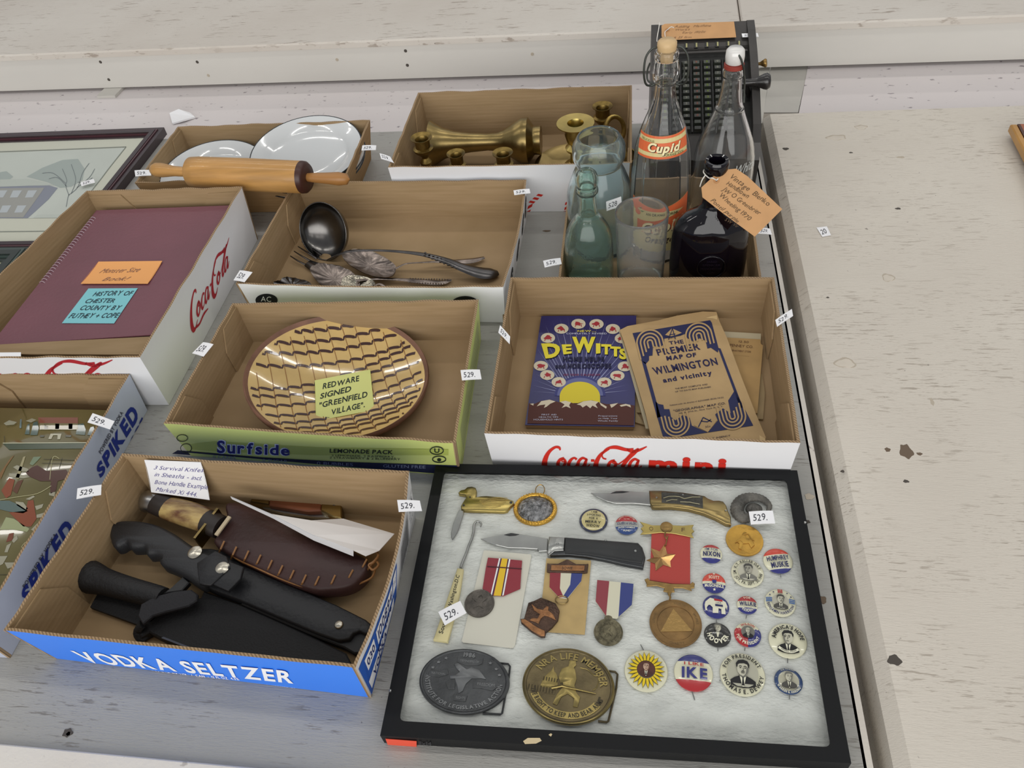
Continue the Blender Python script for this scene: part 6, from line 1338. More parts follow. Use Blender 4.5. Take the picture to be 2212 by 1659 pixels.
# bone-handled knife
t = thing('sheath_knife', 'knife with a stag bone handle and silver pommel in a laced brown leather sheath', 'knife', (*P(470, 1200, 0).xy, Zb))
zt_ = .028
g = G(); rod(g, ZM, [(862, 352, zt_), (885, 350, zt_), (930, 352, zt_), (975, 365, zt_)], [.001, .0118, .0142, .0130], .8); g.build('pommel', mat('polished_nickel', '9a9a9a', rough=.3, metal=1.), t, sm=60)
g = G(); rod(g, ZM, [(965, 362, zt_), (1020, 385, zt_), (1045, 398, zt_)], [.0138, .0140, .0136], .8); g.build('spacer', mat('leather_washers', '241d1a', rough=.5), t, sm=60)
g = G(); rod(g, ZM, [(1030, 392, zt_), (1100, 412, zt_), (1190, 440, zt_), (1290, 478, zt_)], [.0136, .0150, .0152, .0140], .8); g.build('bone_grip', mat('stag_bone', 'b39a62', rough=.4, col2='5f3a22', vscale=30, stretch=(1, 2.5, 1), bump=.35, bscale=120), t, sm=60)
g = G(); rod(g, ZM, [(1275, 472, zt_), (1335, 500, zt_), (1365, 512, zt_)], [.0142, .0142, .0136], .8); g.build('spacer', MATS['leather_washers'], t, sm=60)
gd = P(*ZN(35, 515), zt_); d_ = (P(*ZM(1365, 512), zt_)-P(*ZM(1030, 392), zt_)).normalized(); pd = V((-d_.y, d_.x, 0))
g = G(); a = gd; g.hexa([a+pd*.021-d_*.0015-V((0, 0, .010)), a-pd*.021-d_*.0015-V((0, 0, .010)), a-pd*.021+d_*.0015-V((0, 0, .010)), a+pd*.021+d_*.0015-V((0, 0, .010))], [a+pd*.021-d_*.0015+V((0, 0, .010)), a-pd*.021-d_*.0015+V((0, 0, .010)), a-pd*.021+d_*.0015+V((0, 0, .010)), a+pd*.021+d_*.0015+V((0, 0, .010))]); g.build('guard', M_BRASS, t)
g = G(); g.slab([P(*ZN(*p), zt_+.009) for p in ((65, 555), (150, 440), (168, 448), (84, 562))], (0, 0, -.002)); g.build('sheath_throat', mat('throat_edge', 'b9a98c', rough=.6), t)
sh = [(60, 600), (75, 560), (110, 500), (140, 440), (130, 380), (160, 350), (260, 365), (420, 420), (600, 500), (780, 585), (920, 655), (985, 690), (1012, 720), (1010, 770), (975, 820), (920, 862), (850, 885), (770, 893), (690, 895), (600, 872), (500, 835), (400, 790), (300, 745), (190, 695), (110, 645)]
g = G(); g.slab([P(*ZN(*p), .032) for p in cr(sh, 3, True)], (0, 0, -.018), bev=.003); g.build('sheath', M_BLEATH, t, sm=50)
st = [(105, 640), (180, 675), (255, 700), (330, 725), (400, 758), (465, 790), (535, 820), (610, 848), (690, 858), (790, 850), (900, 810), (985, 745)]
for i, (x, y) in enumerate(st):
    g = G(); x2, y2 = x+22, y-42 if i < 10 else y-35
    g.tube([P(*ZN(x-12, y+32), .026), P(*ZN(x, y+6), .0335), P(*ZN(x2, y2), .0338)], .0011, 6); g.build('lace_stitch', M_LACE, t, sm=60)
g = G(); g.tube([P(*ZN(x, y), .0285) for x, y in cr([(90, 615), (200, 705), (330, 765), (500, 840), (640, 885), (760, 892), (880, 870), (985, 810), (1030, 740)], 5)], .0011, 6); g.build('lace_cord', M_LACE, t, sm=60)
g = G(); g.tube([P(*ZN(x, y), z) for x, y, z in cr([(1030, 760, .032), (1060, 720, .035), (1080, 745, .036), (1045, 775, .036), (1020, 745, .037), (1050, 725, .039), (1078, 690, .036), (1072, 670, .03)], 5)], .0013, 6); g.tube([P(*ZN(x, y), z) for x, y, z in cr([(1060, 760, .034), (1040, 820, .028), (960, 860, .024), (870, 885, .022)], 5)], .0012, 6); g.build('lace_knot', M_LACE, t, sm=60)
# rubber-grip knife in black leather sheath
t = thing('sheath_knife', 'black rubber-grip knife with finger grooves in a snapped black leather sheath', 'knife', (*P(520, 1280, 0).xy, Zb))
grip = [(668, 535), (680, 490), (720, 465), (780, 460), (860, 465), (950, 485), (1020, 515), (1090, 555), (1160, 605), (1230, 645), (1290, 665), (1335, 700), (1300, 770), (1260, 850), (1225, 860), (1150, 812), (1110, 790), (1050, 760), (990, 735), (978, 705), (985, 690), (950, 672), (900, 672), (892, 640), (880, 628), (840, 630), (795, 628), (770, 600), (730, 622), (690, 618)]
g = G(); g.slab([P(*ZM(*p), .036) for p in cr(grip, 3, True)], (0, 0, -.018), bev=.0045); g.build('grip', M_RUB, t, sm=60)
sheath = [(-80, 700), (-40, 640), (40, 640), (140, 660), (240, 740), (420, 820), (620, 905), (820, 990), (1000, 1080), (1035, 1110), (1030, 1160), (1000, 1170), (960, 1150), (925, 1165), (900, 1200), (830, 1210), (700, 1165), (450, 1060), (220, 960), (60, 900), (-40, 850)]
g = G(); g.slab([P(*ZN(*p), .024) for p in sheath], (0, 0, -.012), bev=.0018); g.build('sheath', M_BLEA, t, sm=50)
lp = [(925, 1170), (960, 1150), (1000, 1170), (1030, 1150), (1010, 1230), (985, 1285), (930, 1290), (870, 1255), (700, 1190), (480, 1095), (230, 985), (240, 960), (480, 1060), (700, 1160), (860, 1215), (905, 1205)]
g = G(); g.slab([P(*ZN(*p), .018) for p in lp], (0, 0, -.008), bev=.0012); g.build('belt_loop', mat('loop_leather', '0f1013', rough=.6), t)
for nm, q, z in (('snap_strap', ZM([(1215, 730), (1330, 655), (1400, 690), (1420, 760), (1300, 870), (1230, 860)]), .040), ('snap_strap', ZN([(-20, 740), (95, 695), (245, 755), (225, 830), (150, 905), (20, 850)]), .038)):
    g = G(); g.slab([P(*p, z) for p in q], (0, 0, -.004), bev=.001); g.build(nm, M_BLEA, t, sm=50)
M_SNAP = mat('snap_metal', 'c9c3b4', rough=.28, metal=1.)
for q, r, z in ((ZM(1205, 668), .0078, .0362), (ZN(115, 765), .0078, .0384), (ZN(836, 1115), .0045, .0245)):
    g = G(); g.lathe([(r, -.001), (r, .001), (r*.8, .002), (0, .0026)], P(*q, z), (0, 0, 1), 24); g.build('snap', M_SNAP, t, sm=50)
# nylon-sheathed knife
t = thing('sheath_knife', 'knife with a round black handle in a dark nylon sheath, lowest in the tray', 'knife', (*P(400, 1370, 0).xy, Zb))
g = G(); rod(g, ZM, [(475, 812, .022), (490, 800, .022), (560, 820, .022), (650, 850, .021), (800, 895, .021), (960, 940, .020), (1010, 955, .02)], [.009, .0165, .0178, .0145, .0130, .0125, .0120], 1.); g.build('grip', mat('black_grip', '121215', rough=.6, bump=.4, bscale=300), t, sm=60)
g = G(); g.slab([P(*p, .010) for p in ZM([(610, 910), (556, 1005), (870, 1120), (1000, 1040)])], (0, 0, -.005)); g.build('belt_flap', M_NYL, t)
body = ZM([(850, 1090), (930, 1090), (1040, 1000), (1120, 960), (1240, 945)])+ZN([(0, 905), (220, 985), (450, 1085), (700, 1200), (880, 1290), (920, 1370), (860, 1395), (700, 1370), (400, 1330), (60, 1330), (-40, 1325)])+ZM([(1160, 1270), (1000, 1200), (920, 1160), (870, 1190), (845, 1160)])
g = G(); g.slab([P(*p, .016) for p in body], (0, 0, -.011), bev=.0015); g.build('sheath', M_NYL, t)
g = G(); g.slab([P(*p, .0175) for p in ZM([(995, 1195), (1010, 1188), (1400, 1340), (1380, 1345)])], (0, 0, -.002)); g.build('edge_binding', ink('4b4f5c'), t)
g = G(); g.slab([P(*p, .030) for p in ZM([(850, 1060), (870, 985), (960, 935), (1080, 905), (1180, 895), (1220, 925), (1215, 965), (1160, 1000), (1020, 1035), (940, 1060), (880, 1110)])], (0, 0, -.004), bev=.0012); g.build('retention_strap', mat('strap_nylon', '1c1c21', rough=.7, bump=.4, bscale=500), t)
g = G(); rod(g, ZM, [(880, 1110, .022), (855, 1150, .016), (880, 1190, .010), (910, 1150, .010)], [.006, .006, .006, .004], .5, 8); g.build('strap_loop', M_NYL, t, sm=60)
g = G(); g.slab([P(*p, .026) for p in ZM([(1000, 925), (1060, 880), (1130, 815), (1170, 850), (1120, 905), (1040, 915)])], (0, 0, -.006), bev=.001); g.build('guard', M_BPLAST, t)
# brass and wood pocket knife
t = thing('pocket_knife', 'large folding pocket knife with brass bolsters and a brown wooden handle', 'knife', (*P(*ZN(580, 370), 0).xy, Zb))
zk2 = .018
g = G(); g.slab([P(*ZN(*p), zk2) for p in ((285, 355), (300, 300), (330, 284), (410, 290), (405, 372))], (0, 0, -.013), bev=.0015); g.build('bolster', M_BRASS, t, sm=40)
g = G(); g.slab([P(*ZN(*p), zk2) for p in ((728, 320), (850, 328), (852, 455), (800, 448), (722, 408))], (0, 0, -.013), bev=.0015); g.build('bolster', M_BRASS, t, sm=40)
g = G(); g.slab([P(*ZN(*p), zk2) for p in ((405, 290), (730, 320), (724, 408), (640, 412), (402, 374))], (0, 0, -.013), bev=.0015); g.build('wood_scale', mat('knife_wood', '7d4527', rough=.45, var=.3, vscale=12, stretch=(1, 9, 1)), t, sm=40)
g = G(); g.slab([P(*ZN(*p), .010) for p in ((320, 370), (400, 378), (640, 415), (720, 412), (850, 458), (700, 450), (500, 425), (380, 395))], (0, 0, -.005)); g.build('blade', M_STEEL, t)
for q, r in ((ZN(330, 322), .0020), (ZN(808, 366), .0028), (ZN(455, 330), .0015), (ZN(676, 352), .0015)): g = G(); bolt(g, *q, r, zk2); g.build('rivet', M_STEEL if r < .0025 else M_BPLAST, t)
# notes
wb = T_vo.pl['B']; nn_ = V((0, -.30, .95)).normalized()
pbk = Pl(V((-.5, .503, .0815)), V((0, -.93, .36)))
paper('handwritten_note', 'white note with purple handwriting about survival knives propped at the back of the tray', 'note', pbk, ZM([(897, 91), (1245, 105), (1300, 338), (940, 290)]), M_PAPER,
      [('3 Survival Knifes', .12, .98, .72, .84, .0), ('in Sheaths - incl.', .10, .92, .50, .62, .0), ('Bone Handle Example', .08, .99, .27, .40, .0), ('Marked Xi 444.', .08, .78, .06, .18, -.02)], '5a5490', bold=-.002, shear=.45, curl=.0015)
t = thing('folded_note', 'folded white paper standing over the brown leather sheath', 'note', (*P(*ZN(700, 520), .03).xy, .034))
rid = [P(*ZN(*p), z) for p, z in (((165, 320), .052), ((420, 430), .052), ((680, 560), .050), ((925, 655), .046))]
low = [P(*ZN(*p), z) for p, z in (((175, 335), .046), ((430, 455), .042), ((680, 590), .040), ((925, 688), .040))]
g = G(); n = 4; g.add(rid+low, [(i, i+1, n+i+1, n+i) for i in range(3)]); g.add([p-V((0, .0004, .0006)) for p in rid+low], [(n+i, n+i+1, i+1, i) for i in range(3)]); g.build('front_leaf', M_PAPER, t, sm=60)
bk_ = [P(*ZN(*p), z) for p, z in (((330, 372), .036), ((650, 470), .036), ((862, 458), .032), ((1178, 552), .034))]
edge = [P(*ZN(1085, 655), .0385), P(*ZN(1000, 690), .0385)]
g = G(); top_ = rid[1:]+[edge[1], edge[0], bk_[3], bk_[2], bk_[1]]; tr = tessellate_polygon([[V((p.x, p.y, 0)) for p in top_]])
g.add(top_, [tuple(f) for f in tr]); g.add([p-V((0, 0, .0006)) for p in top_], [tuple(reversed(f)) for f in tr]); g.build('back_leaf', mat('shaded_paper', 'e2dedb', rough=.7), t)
hw = Pl(edge[0], (bk_[3]-edge[0]).cross(bk_[2]-edge[0])*(1 if (bk_[3]-edge[0]).cross(bk_[2]-edge[0]).z > 0 else -1))
g = G(); text(g, 'Hand', quadmap(hw, ZN([(810, 575), (910, 590), (900, 615), (800, 600)])), jit=.1, shear=.4, h=.0015); g.build('lettering', ink('3a3a44'), t)

# ================================================================== PAINTED PICTURE IN THE LEFT TRAY
zp = .030; pp_ = HZ(zp)
t = thing('painted_picture', 'glossy olive painting of riders and a house laid in the left tray', 'picture', (*P(60, 1100, 0).xy, .0035))
zq = [P(*p, zp) for p in ((-120, 905), (238, 903), (200, 960), (120, 1080), (-10, 1290), (-160, 1290))]
M_OLV = mat('olive_ground', '67603a', rough=.14, coat=.6, var=.15, vscale=12)
g = G(); g.slab([V((-.868, .620, zp)), V((-.648, .620, zp)), V((-.645, .345, zp)), V((-.868, .345, zp))], (0, 0, -.022), bev=.003); g.build('panel', M_OLV, t, sm=50)
A_ = lambda name, c, polys, zf=ZO, h=.0005: drawpx(name, t, mat('paint_'+c, c, rough=.2, coat=.4), pp_, zf, polys, h)
A_('roof', '7a4028', [[(245, 362), (500, 362), (500, 400), (250, 398)]]); A_('house_front', '6b6238', [[(255, 398), (500, 400), (500, 440), (255, 440)]])
A_('window', '3d3a24', [[(x, 402), (x+26, 402), (x+24, 436), (x, 436)] for x in (285, 355, 440)]); A_('window', '3d3a24', [[(258, 475), (285, 475), (283, 488), (256, 488)], [(420, 475), (458, 475), (456, 488), (420, 488)]])
A_('steps', 'a8a48c', [[(325, 466), (395, 466), (385, 502), (368, 502), (370, 476), (342, 476), (330, 500), (310, 500)]])
A_('tree', '2f4a40', [[(195, 475), (215, 395), (240, 385), (250, 430), (240, 475)], [(485, 470), (500, 405), (535, 400), (550, 440), (545, 475)], [(160, 470), (175, 410), (190, 400), (190, 470)]])
A_('tree', '55696a', [[(560, 475), (580, 425), (600, 420), (610, 460), (605, 478)], [(125, 430), (130, 375), (140, 372), (138, 430)]])
A_('cloud', '8a886f', [[(25, 400), (60, 380), (110, 392), (90, 408), (40, 412)], [(165, 385), (205, 368), (235, 378), (200, 395)]])
A_('hedge', '39452f', [[(20, 530), (610, 525), (615, 560), (60, 568)]]); A_('hedge_line', 'b6b699', [[(20, 525), (610, 521), (610, 526), (20, 530)]], h=.0008)
A_('hound', '4a2a1f', [[(205, 680), (240, 668), (300, 705), (370, 700), (425, 695), (445, 730), (420, 755), (370, 770), (360, 830), (325, 850), (322, 800), (330, 770), (260, 770), (190, 740), (165, 715)]])
A_('white_cloth', '9a9782', [[(85, 680), (110, 668), (180, 690), (185, 710), (120, 705)], [(60, 720), (120, 722), (190, 745), (150, 752), (60, 742)], [(430, 735), (470, 720), (475, 760), (440, 765)], [(315, 845), (355, 838), (350, 868), (315, 860)]])
A_('spear', '7a5a32', [[(0, 720), (20, 690), (70, 620), (95, 600), (40, 680), (5, 760)]]); A_('sash', '98906c', [[(100, 750), (150, 615), (165, 610), (120, 760)]]); A_('sash', '6d7d62', [[(190, 660), (215, 615), (265, 612), (240, 640), (210, 670)]])
A_('coat', '84452a', [[(10, 830), (60, 750), (95, 760), (70, 860), (40, 880)], [(165, 960), (180, 895), (215, 890), (225, 960), (235, 1010), (200, 1060), (150, 1060), (60, 970)]]); A_('coat', '5d3a26', [[(80, 830), (115, 770), (150, 760), (110, 850)], [(250, 1010), (310, 985), (340, 960), (320, 990), (270, 1015)]])
A_('horse_body', '5a6a66', [[(0, 895), (60, 895), (120, 920), (180, 960), (150, 975), (60, 965), (0, 950)]]); A_('saddle', '9aa078', [[(0, 1080), (40, 1000), (90, 1010), (190, 1075), (175, 1095), (90, 1080)]])
A_('white_cloth', '9f9c88', [[(100, 900), (150, 905), (180, 945), (165, 960), (110, 925)], [(165, 885), (215, 862), (225, 870), (190, 890)], [(225, 930), (280, 915), (270, 940), (235, 955)], [(235, 985), (290, 970), (280, 1000), (235, 1005)], [(200, 1080), (245, 1035), (275, 1050), (270, 1090), (235, 1100)], [(30, 1225), (45, 1180), (75, 1165), (60, 1200), (50, 1225)], [(75, 1150), (110, 1115), (115, 1140), (90, 1165)], [(0, 1250), (50, 1248), (20, 1300), (0, 1310)], [(30, 1290), (95, 1290), (95, 1315), (50, 1330)]])
A_('coat', '74402c', [[(40, 1160), (60, 1105), (90, 1100), (80, 1150)]])
strokepx('branch_line', t, mat('paint_b9b58a', 'b9b58a', rough=.3), pp_, ZO, [[(0, 890), (120, 870), (240, 850), (330, 800)], [(140, 1190), (170, 1160), (230, 1160), (250, 1200), (200, 1225), (160, 1215), (140, 1190)], [(320, 760), (340, 620), (380, 625)]], 1.0, h=.0007)
strokepx('branch_line', t, mat('paint_2f2c1c', '2f2c1c', rough=.3), pp_, ZO, [[(280, 630), (600, 640)], [(270, 655), (560, 665)], [(0, 1370), (110, 1368)], [(330, 620), (300, 700)], [(400, 620), (380, 690)], [(30, 480), (30, 530)]], .9, h=.0007)

# ================================================================== FRAMED PRINTS
def frame_print(label, outer, zt, wpx, m, mat_in):
    pass
M_FRD = mat('mahogany_frame', '2e1c22', rough=.3, var=.25, vscale=20, coat=.3); M_FRB = mat('frame_bead', '4a2a30', rough=.25, coat=.4); M_FRG = mat('dark_green_frame', '222b28', rough=.35, coat=.2)
def framed(label, TR, left, down, wd, m, m2, th=.018):
    """picture frame whose top-right corner is TR; left/down = side directions with lengths"""
    t = thing('framed_print', label, 'picture', (*((TR+(left+down)/2)).xy, .0004))
    lu, du = left.normalized(), down.normalized(); zt = TR.z
    c = [TR+left, TR, TR+down, TR+left+down]   # TL TR BR BL
    def ring(i0, i1, z0, z1, mm, nm):
        oq = [c[0]-lu*i0+du*i0, c[1]+lu*i0+du*i0, c[2]+lu*i0-du*i0, c[3]-lu*i0-du*i0]; iq = [c[0]-lu*i1+du*i1, c[1]+lu*i1+du*i1, c[2]+lu*i1-du*i1, c[3]-lu*i1-du*i1]
        for k in range(4):
            j = (k+1) % 4; g = G(); b = [dn(oq[k], z0), dn(oq[j], z0), dn(iq[j], z0), dn(iq[k], z0)]; tt = [dn(oq[k], z1), dn(oq[j], z1), dn(iq[j], z1), dn(iq[k], z1)]; g.hexa(b, tt); g.build(nm, mm, t)
        return iq
    ring(0, wd*.30, .0006, zt-.003, m, 'outer_rail'); ring(wd*.30, wd*.42, .0006, zt-.001, m2, 'bead'); ring(wd*.42, wd*.72, .0006, zt, m, 'rail'); ring(wd*.72, wd*.80, .0006, zt-.003, m2, 'bead'); iq = ring(wd*.80, wd, .0006, zt-.006, m, 'inner_rail')
    return t, iq, lu, du
TR = P(353, 272, .019); BRp = P(232, 440, .019); dwn = (BRp-TR).normalized(); 
Lf = (P(0, 285, .019)-TR).normalized()
dwn = V((Lf.y, -Lf.x, 0)) if V((Lf.y, -Lf.x, 0)).y < 0 else V((-Lf.y, Lf.x, 0))
t, iq, lu, du = framed('framed winter house print with a dark reddish frame and cream mat', TR, Lf*.62, dwn*.40, .030, M_FRD, M_FRB)
zg = .0105; M_MATB = mat('cream_mat', 'd6d3c6', rough=.8); M_PRT = mat('print_paper', 'cfd1cc', rough=.7, var=.05, vscale=8)
g = G(); g.slab([dn(p, zg) for p in iq], (0, 0, -.002)); g.build('mat_board', M_MATB, t)
pl_ = HZ(zg)
drawpx('print_sheet', t, M_PRT, pl_, ZL, [[(-300, 385), (1118, 330), (830, 712), (560, 960), (-600, 965)]], .0004)
strokepx('print_border', t, ink('8d9088'), pl_, ZL, [[(-300, 378), (0, 366), (500, 348), (1130, 322)], [(1130, 322), (980, 510), (830, 705), (600, 960)], [(-200, 1084), (200, 1080), (520, 1076)]], 1.6, h=.0007, k=2)
drawpx('house', t, ink('8e90a0'), pl_, ZL, [[(-300, 690), (250, 670), (440, 668), (520, 690), (440, 790), (320, 900), (250, 962), (-500, 960)]], .0006)
drawpx('roof', t, ink('c4c7c2'), pl_, ZL, [[(-200, 620), (250, 610), (430, 650), (500, 668), (250, 672), (-300, 692)]], .0008)
drawpx('house_front', t, ink('a6a3a0'), pl_, ZL, [[(-400, 700), (400, 690), (330, 790), (210, 955), (-500, 955)]], .0008)
drawpx('window', t, ink('c2c5cc'), pl_, ZL, [[(x+o, y), (x+80+o, y-2), (x+40+o, y+62), (x-30+o, y+64)] for y in (715, 850) for x, o in ((-120, 0), (-10, 0), (120, 0), (255, 0)) for o in (0 if y == 715 else -95,)], .0010)
drawpx('tree_haze', t, ink('adb4b2'), pl_, ZL, [[(240, 590), (380, 510), (560, 440), (700, 430), (760, 520), (740, 620), (640, 680), (540, 690), (430, 640)], [(-60, 560), (60, 540), (120, 590), (60, 640), (-60, 650)]], .0006)
strokepx('tree_branches', t, ink('7f8588'), pl_, ZL, [[(595, 860), (615, 760), (640, 740), (700, 680), (740, 560), (800, 470)], [(620, 760), (590, 670), (600, 620), (560, 520)], [(640, 740), (680, 620), (640, 480)], [(600, 680), (520, 600), (440, 610)], [(690, 690), (800, 600), (850, 520)], [(590, 650), (480, 560), (380, 560)], [(700, 640), (760, 640), (830, 600)]], 1.3, h=.0009, k=4)
drawpx('snow_field', t, ink('c8cbc6'), pl_, ZL, [[(340, 930), (560, 930), (540, 958), (300, 960)]], .0008)
g = G(); g.slab([dn(p, .0135) for p in iq], (0, 0, -.0008)); g.build('glass_pane', pane_mat('print_glass', (.97, .98, .97)), t)
# lower print
TR = P(*ZL(310, 1182), .020); t, iq, lu, du = framed('framed print with a dark green frame at the left edge', TR, Lf*.5, dwn*.36, .040, M_FRG, mat('green_bead', '3c4a45', rough=.3, coat=.4))
g = G(); g.slab([dn(p, .0105) for p in iq], (0, 0, -.002)); g.build('mat_board', mat('pale_green_mat', 'b9bc9b', rough=.8), t)
g = G(); g.slab([dn(p, .0135) for p in iq], (0, 0, -.0008)); g.build('glass_pane', MATS.get('x') or bpy.data.materials['print_glass'], t)

# right-hand wooden frame corner
t = thing('wooden_frame', 'corner of a honey-coloured wooden frame at the right edge of the picture', 'picture frame', (*P(2215, 300, .026).xy, .027))
a = P(2183, 268, .048); b = P(2215, 330, .048); e = (b-a).normalized(); s_ = V((e.y, -e.x, 0)); s_ = s_ if s_.x > 0 else -s_
M_HON = mat('honey_wood', 'b8873f', rough=.35, var=.2, vscale=12, coat=.3)
g = G(); g.slab([a, a+e*.4, a+e*.4+s_*.010, a+s_*.010], (0, 0, -.012), bev=.002); g.build('outer_rail', M_HON, t)
g = G(); g.slab([a+s_*.010, a+e*.4+s_*.010, a+e*.4+s_*.014, a+s_*.014], (0, 0, -.012)); g.build('dark_line', mat('dark_line', '4a2a20', rough=.4), t)
g = G(); g.slab([a+s_*.014, a+e*.4+s_*.014, a+e*.4+s_*.30, a+s_*.30], (0, 0, -.012)); g.build('panel', mat('red_brown_wood', '9a5a3c', rough=.4), t)
g = G(); g.slab([a+s_*.02+e*.03-V((0, 0, .0125)), a+e*.38+s_*.02-V((0, 0, .0125)), a+e*.38+s_*.28-V((0, 0, .0125)), a+s_*.28+e*.03-V((0, 0, .0125))], (0, 0, -.0092)); g.build('back_block', M_HON, t)

# ================================================================== COMPTOMETER
X0, X1 = .028, .193
t = thing('adding_machine', 'old dark metal key-driven adding machine with rows of number keys and side levers', 'adding machine', (.11, 1.24, .0004))
M_MACH = mat('machine_enamel', '3a3735', rough=.38, var=.25, vscale=18, metal=.3, bump=.08); M_BED = mat('key_bed', '161614', rough=.6)
def extr(g, prof, xa, xb, mi=0):     # (y,z) outline extruded along x
    g.slab([V((xa, y, z)) for y, z in prof], (xb-xa, 0, 0), mi, .0); return g
ya, za, yb, zb_ = 1.14, .110, 1.345, .186
sl = V((0, yb-ya, zb_-za)).normalized(); fn = V((0, -sl.z, sl.y))
o0 = V((0, ya, za)); fpm = Pl(o0, fn)
g = G(); extr(g, [(1.125, .006), (1.120, .070), (ya, za-.010), (yb-.050, zb_-.030), (yb-.048, zb_-.018), (yb, zb_), (yb+.006, zb_-.004), (yb+.008, .006)], X0+.011, X1-.011); g.build('casing', M_MACH, t)
side = [(1.122, .006), (1.112, .072), (1.122, .096), (ya, .117), (1.20, .146), (1.27, .170), (1.32, .183), (yb, zb_+.001), (yb+.008, zb_-.004), (yb+.010, .006)]
for xa in (X0, X1-.012): g = G(); extr(g, side, xa, xa+.012); g.build('side_cheek', M_MACH, t)
def fm(x, s_, h=0.): return V((x, 0, 0))+V((0, ya, za))+sl*s_+fn*h
s_of = lambda px, py: (fpm.px(px, py)-V((0, ya, za))).dot(sl)
g = G(); g.slab([fm(X0+.011, .0, -.0090), fm(X1-.011, .0, -.0090), fm(X1-.011, .165, -.0090), fm(X0+.011, .165, -.0090)], -fn*.002); g.build('key_bed', M_BED, t)
sA, sB = s_of(1500, 133), s_of(1500, 248)
xs = [P_.x for P_ in [fpm.px(*ZT(x, 700)) for x in (545, 665, 788, 915)]]; dx = (xs[3]-xs[0])/3
cols = [xs[0]+dx*k for k in range(-2, 5)]; cols = [x for x in cols if X0+.018 < x < X1-.016]
M_KT = {c: mat('key_top_'+c, c, rough=.3, coat=.3) for c in ('2c2e2a', '33372f')}
KC = ['66782e', '7d7d70', '7d7d70', '7a4a3c', '7d7d70', '74784a', '7d7d70', '7d7d70']
kcache = {}
for ci_, x in enumerate(cols):
    # raised rail between columns
    g = G(); g.slab([fm(x+dx*.44, .0, -.004), fm(x+dx*.56, .0, -.004), fm(x+dx*.56, sA+.008, -.004), fm(x+dx*.44, sA+.008, -.004)], -fn*.0045); g.build('column_rail', M_BED, t)
    for r in range(12):
        s_ = sA+(sB-sA)*r/9; 
        if s_ < .004: continue
        c = fm(x, s_, 0); k = (r, ci_ % 4)
        if k not in kcache:
            g = G(); a, b = dx*.36, .0040
            L = lambda uu, vv, hh: V((uu, 0, 0))+sl*vv+fn*hh
            g.hexa([L(-a, -b, -.0085), L(a, -b, -.0085), L(a, b, -.0085), L(-a, b, -.0085)], [L(-a*.8, -b*.75, -.001), L(a*.8, -b*.75, -.001), L(a*.8, b*.75, -.001), L(-a*.8, b*.75, -.001)], 0)
            if r < 10: text_at(g, str((9-r) % 10), lambda u, v, h=0.: L(u, v, -.001+h), 0, 0, .0042, .0030, h=.0003, mi=1, bold=.02)
            me = bpy.data.meshes.new('number_key'); me.from_pydata(g.v, [], g.f); me.update(); me.materials.append(M_KT['2c2e2a' if r % 2 else '33372f']); me.materials.append(ink(KC[ci_ % len(KC)])); me.polygons.foreach_set('material_index', g.m); kcache[k] = me
        o = bpy.data.objects.new('number_key', kcache[k]); COL.objects.link(o); o.parent = t; o.location = c-OFF[t.name]
# dial windows
for k, x in enumerate([fpm.px(*ZT(x, 365)).x for x in (420, 545, 660, 785, 905, 1030, 1155)]):
    s_ = s_of(1500, 98); g = G(); a = .0028
    g.slab([fm(x-a, s_-.0058, .0006), fm(x+a, s_-.0058, .0006), fm(x+a, s_+.0058, .0006), fm(x-a, s_+.0058, .0006)], -fn*.002); g.build('dial_window', mat('dial_black', '0d0d0c', rough=.4), t)
    g = G(); g.slab([fm(x-a*.1, s_-.0042, .0010), fm(x+a*.75, s_-.0042, .0010), fm(x+a*.75, s_+.0042, .0010), fm(x-a*.1, s_+.0042, .0010)], -fn*.0006); g.build('dial_number', mat('dial_ivory', 'a7a270', rough=.5), t)
g = G(); g.slab([fm(X0+.013, s_of(1500, 116), .0012), fm(X1-.013, s_of(1500, 116), .0012), fm(X1-.013, s_of(1500, 116)+.004, .0012), fm(X0+.013, s_of(1500, 116)+.004, .0012)], -fn*.0012); g.build('trim_strip', M_MACH, t)
M_KNOB = mat('black_knob', '1f1c1b', rough=.3, coat=.4)
p0 = PY(*ZT(1190, 800), 1.20); p1 = PY(*ZT(1530, 775), 1.20); axd = (p1-p0).normalized(); Lk = (p1-p0).length
g = G(); g.lathe([(.005, 0), (.0055, Lk*.2), (.0062, Lk*.45), (.0075, Lk*.55), (.0115, Lk*.75), (.0125, Lk*.86), (.010, Lk*.96), (0, Lk)], p0, axd, 24); g.build('lever_knob', M_KNOB, t, sm=60)
g = G(); g.tube([V((X1-.002, 1.22, .10)), p0+V((.004, 0, 0)), p0+V((0, 0, -.02))], .0045, 8); g.build('lever_arm', M_KNOB, t, sm=60)
p0 = PY(*ZT(1372, 580), 1.28); p1 = PY(*ZT(1484, 565), 1.28); axd = (p1-p0).normalized(); Lk = (p1-p0).length
g = G(); g.lathe([(.0025, -.008), (.0025, Lk*.25), (.0045, Lk*.5), (.0070, Lk*.8), (.0060, Lk*.95), (0, Lk)], p0, axd, 20); g.build('small_knob', M_BARM, t, sm=60)
for x in (X0+.01, X1-.01):
    for y in (1.14, 1.34): g = G(); g.lathe([(.006, 0), (.007, .006)], V((x, y, .0004)), (0, 0, 1), 14); g.build('foot', M_KNOB, t)
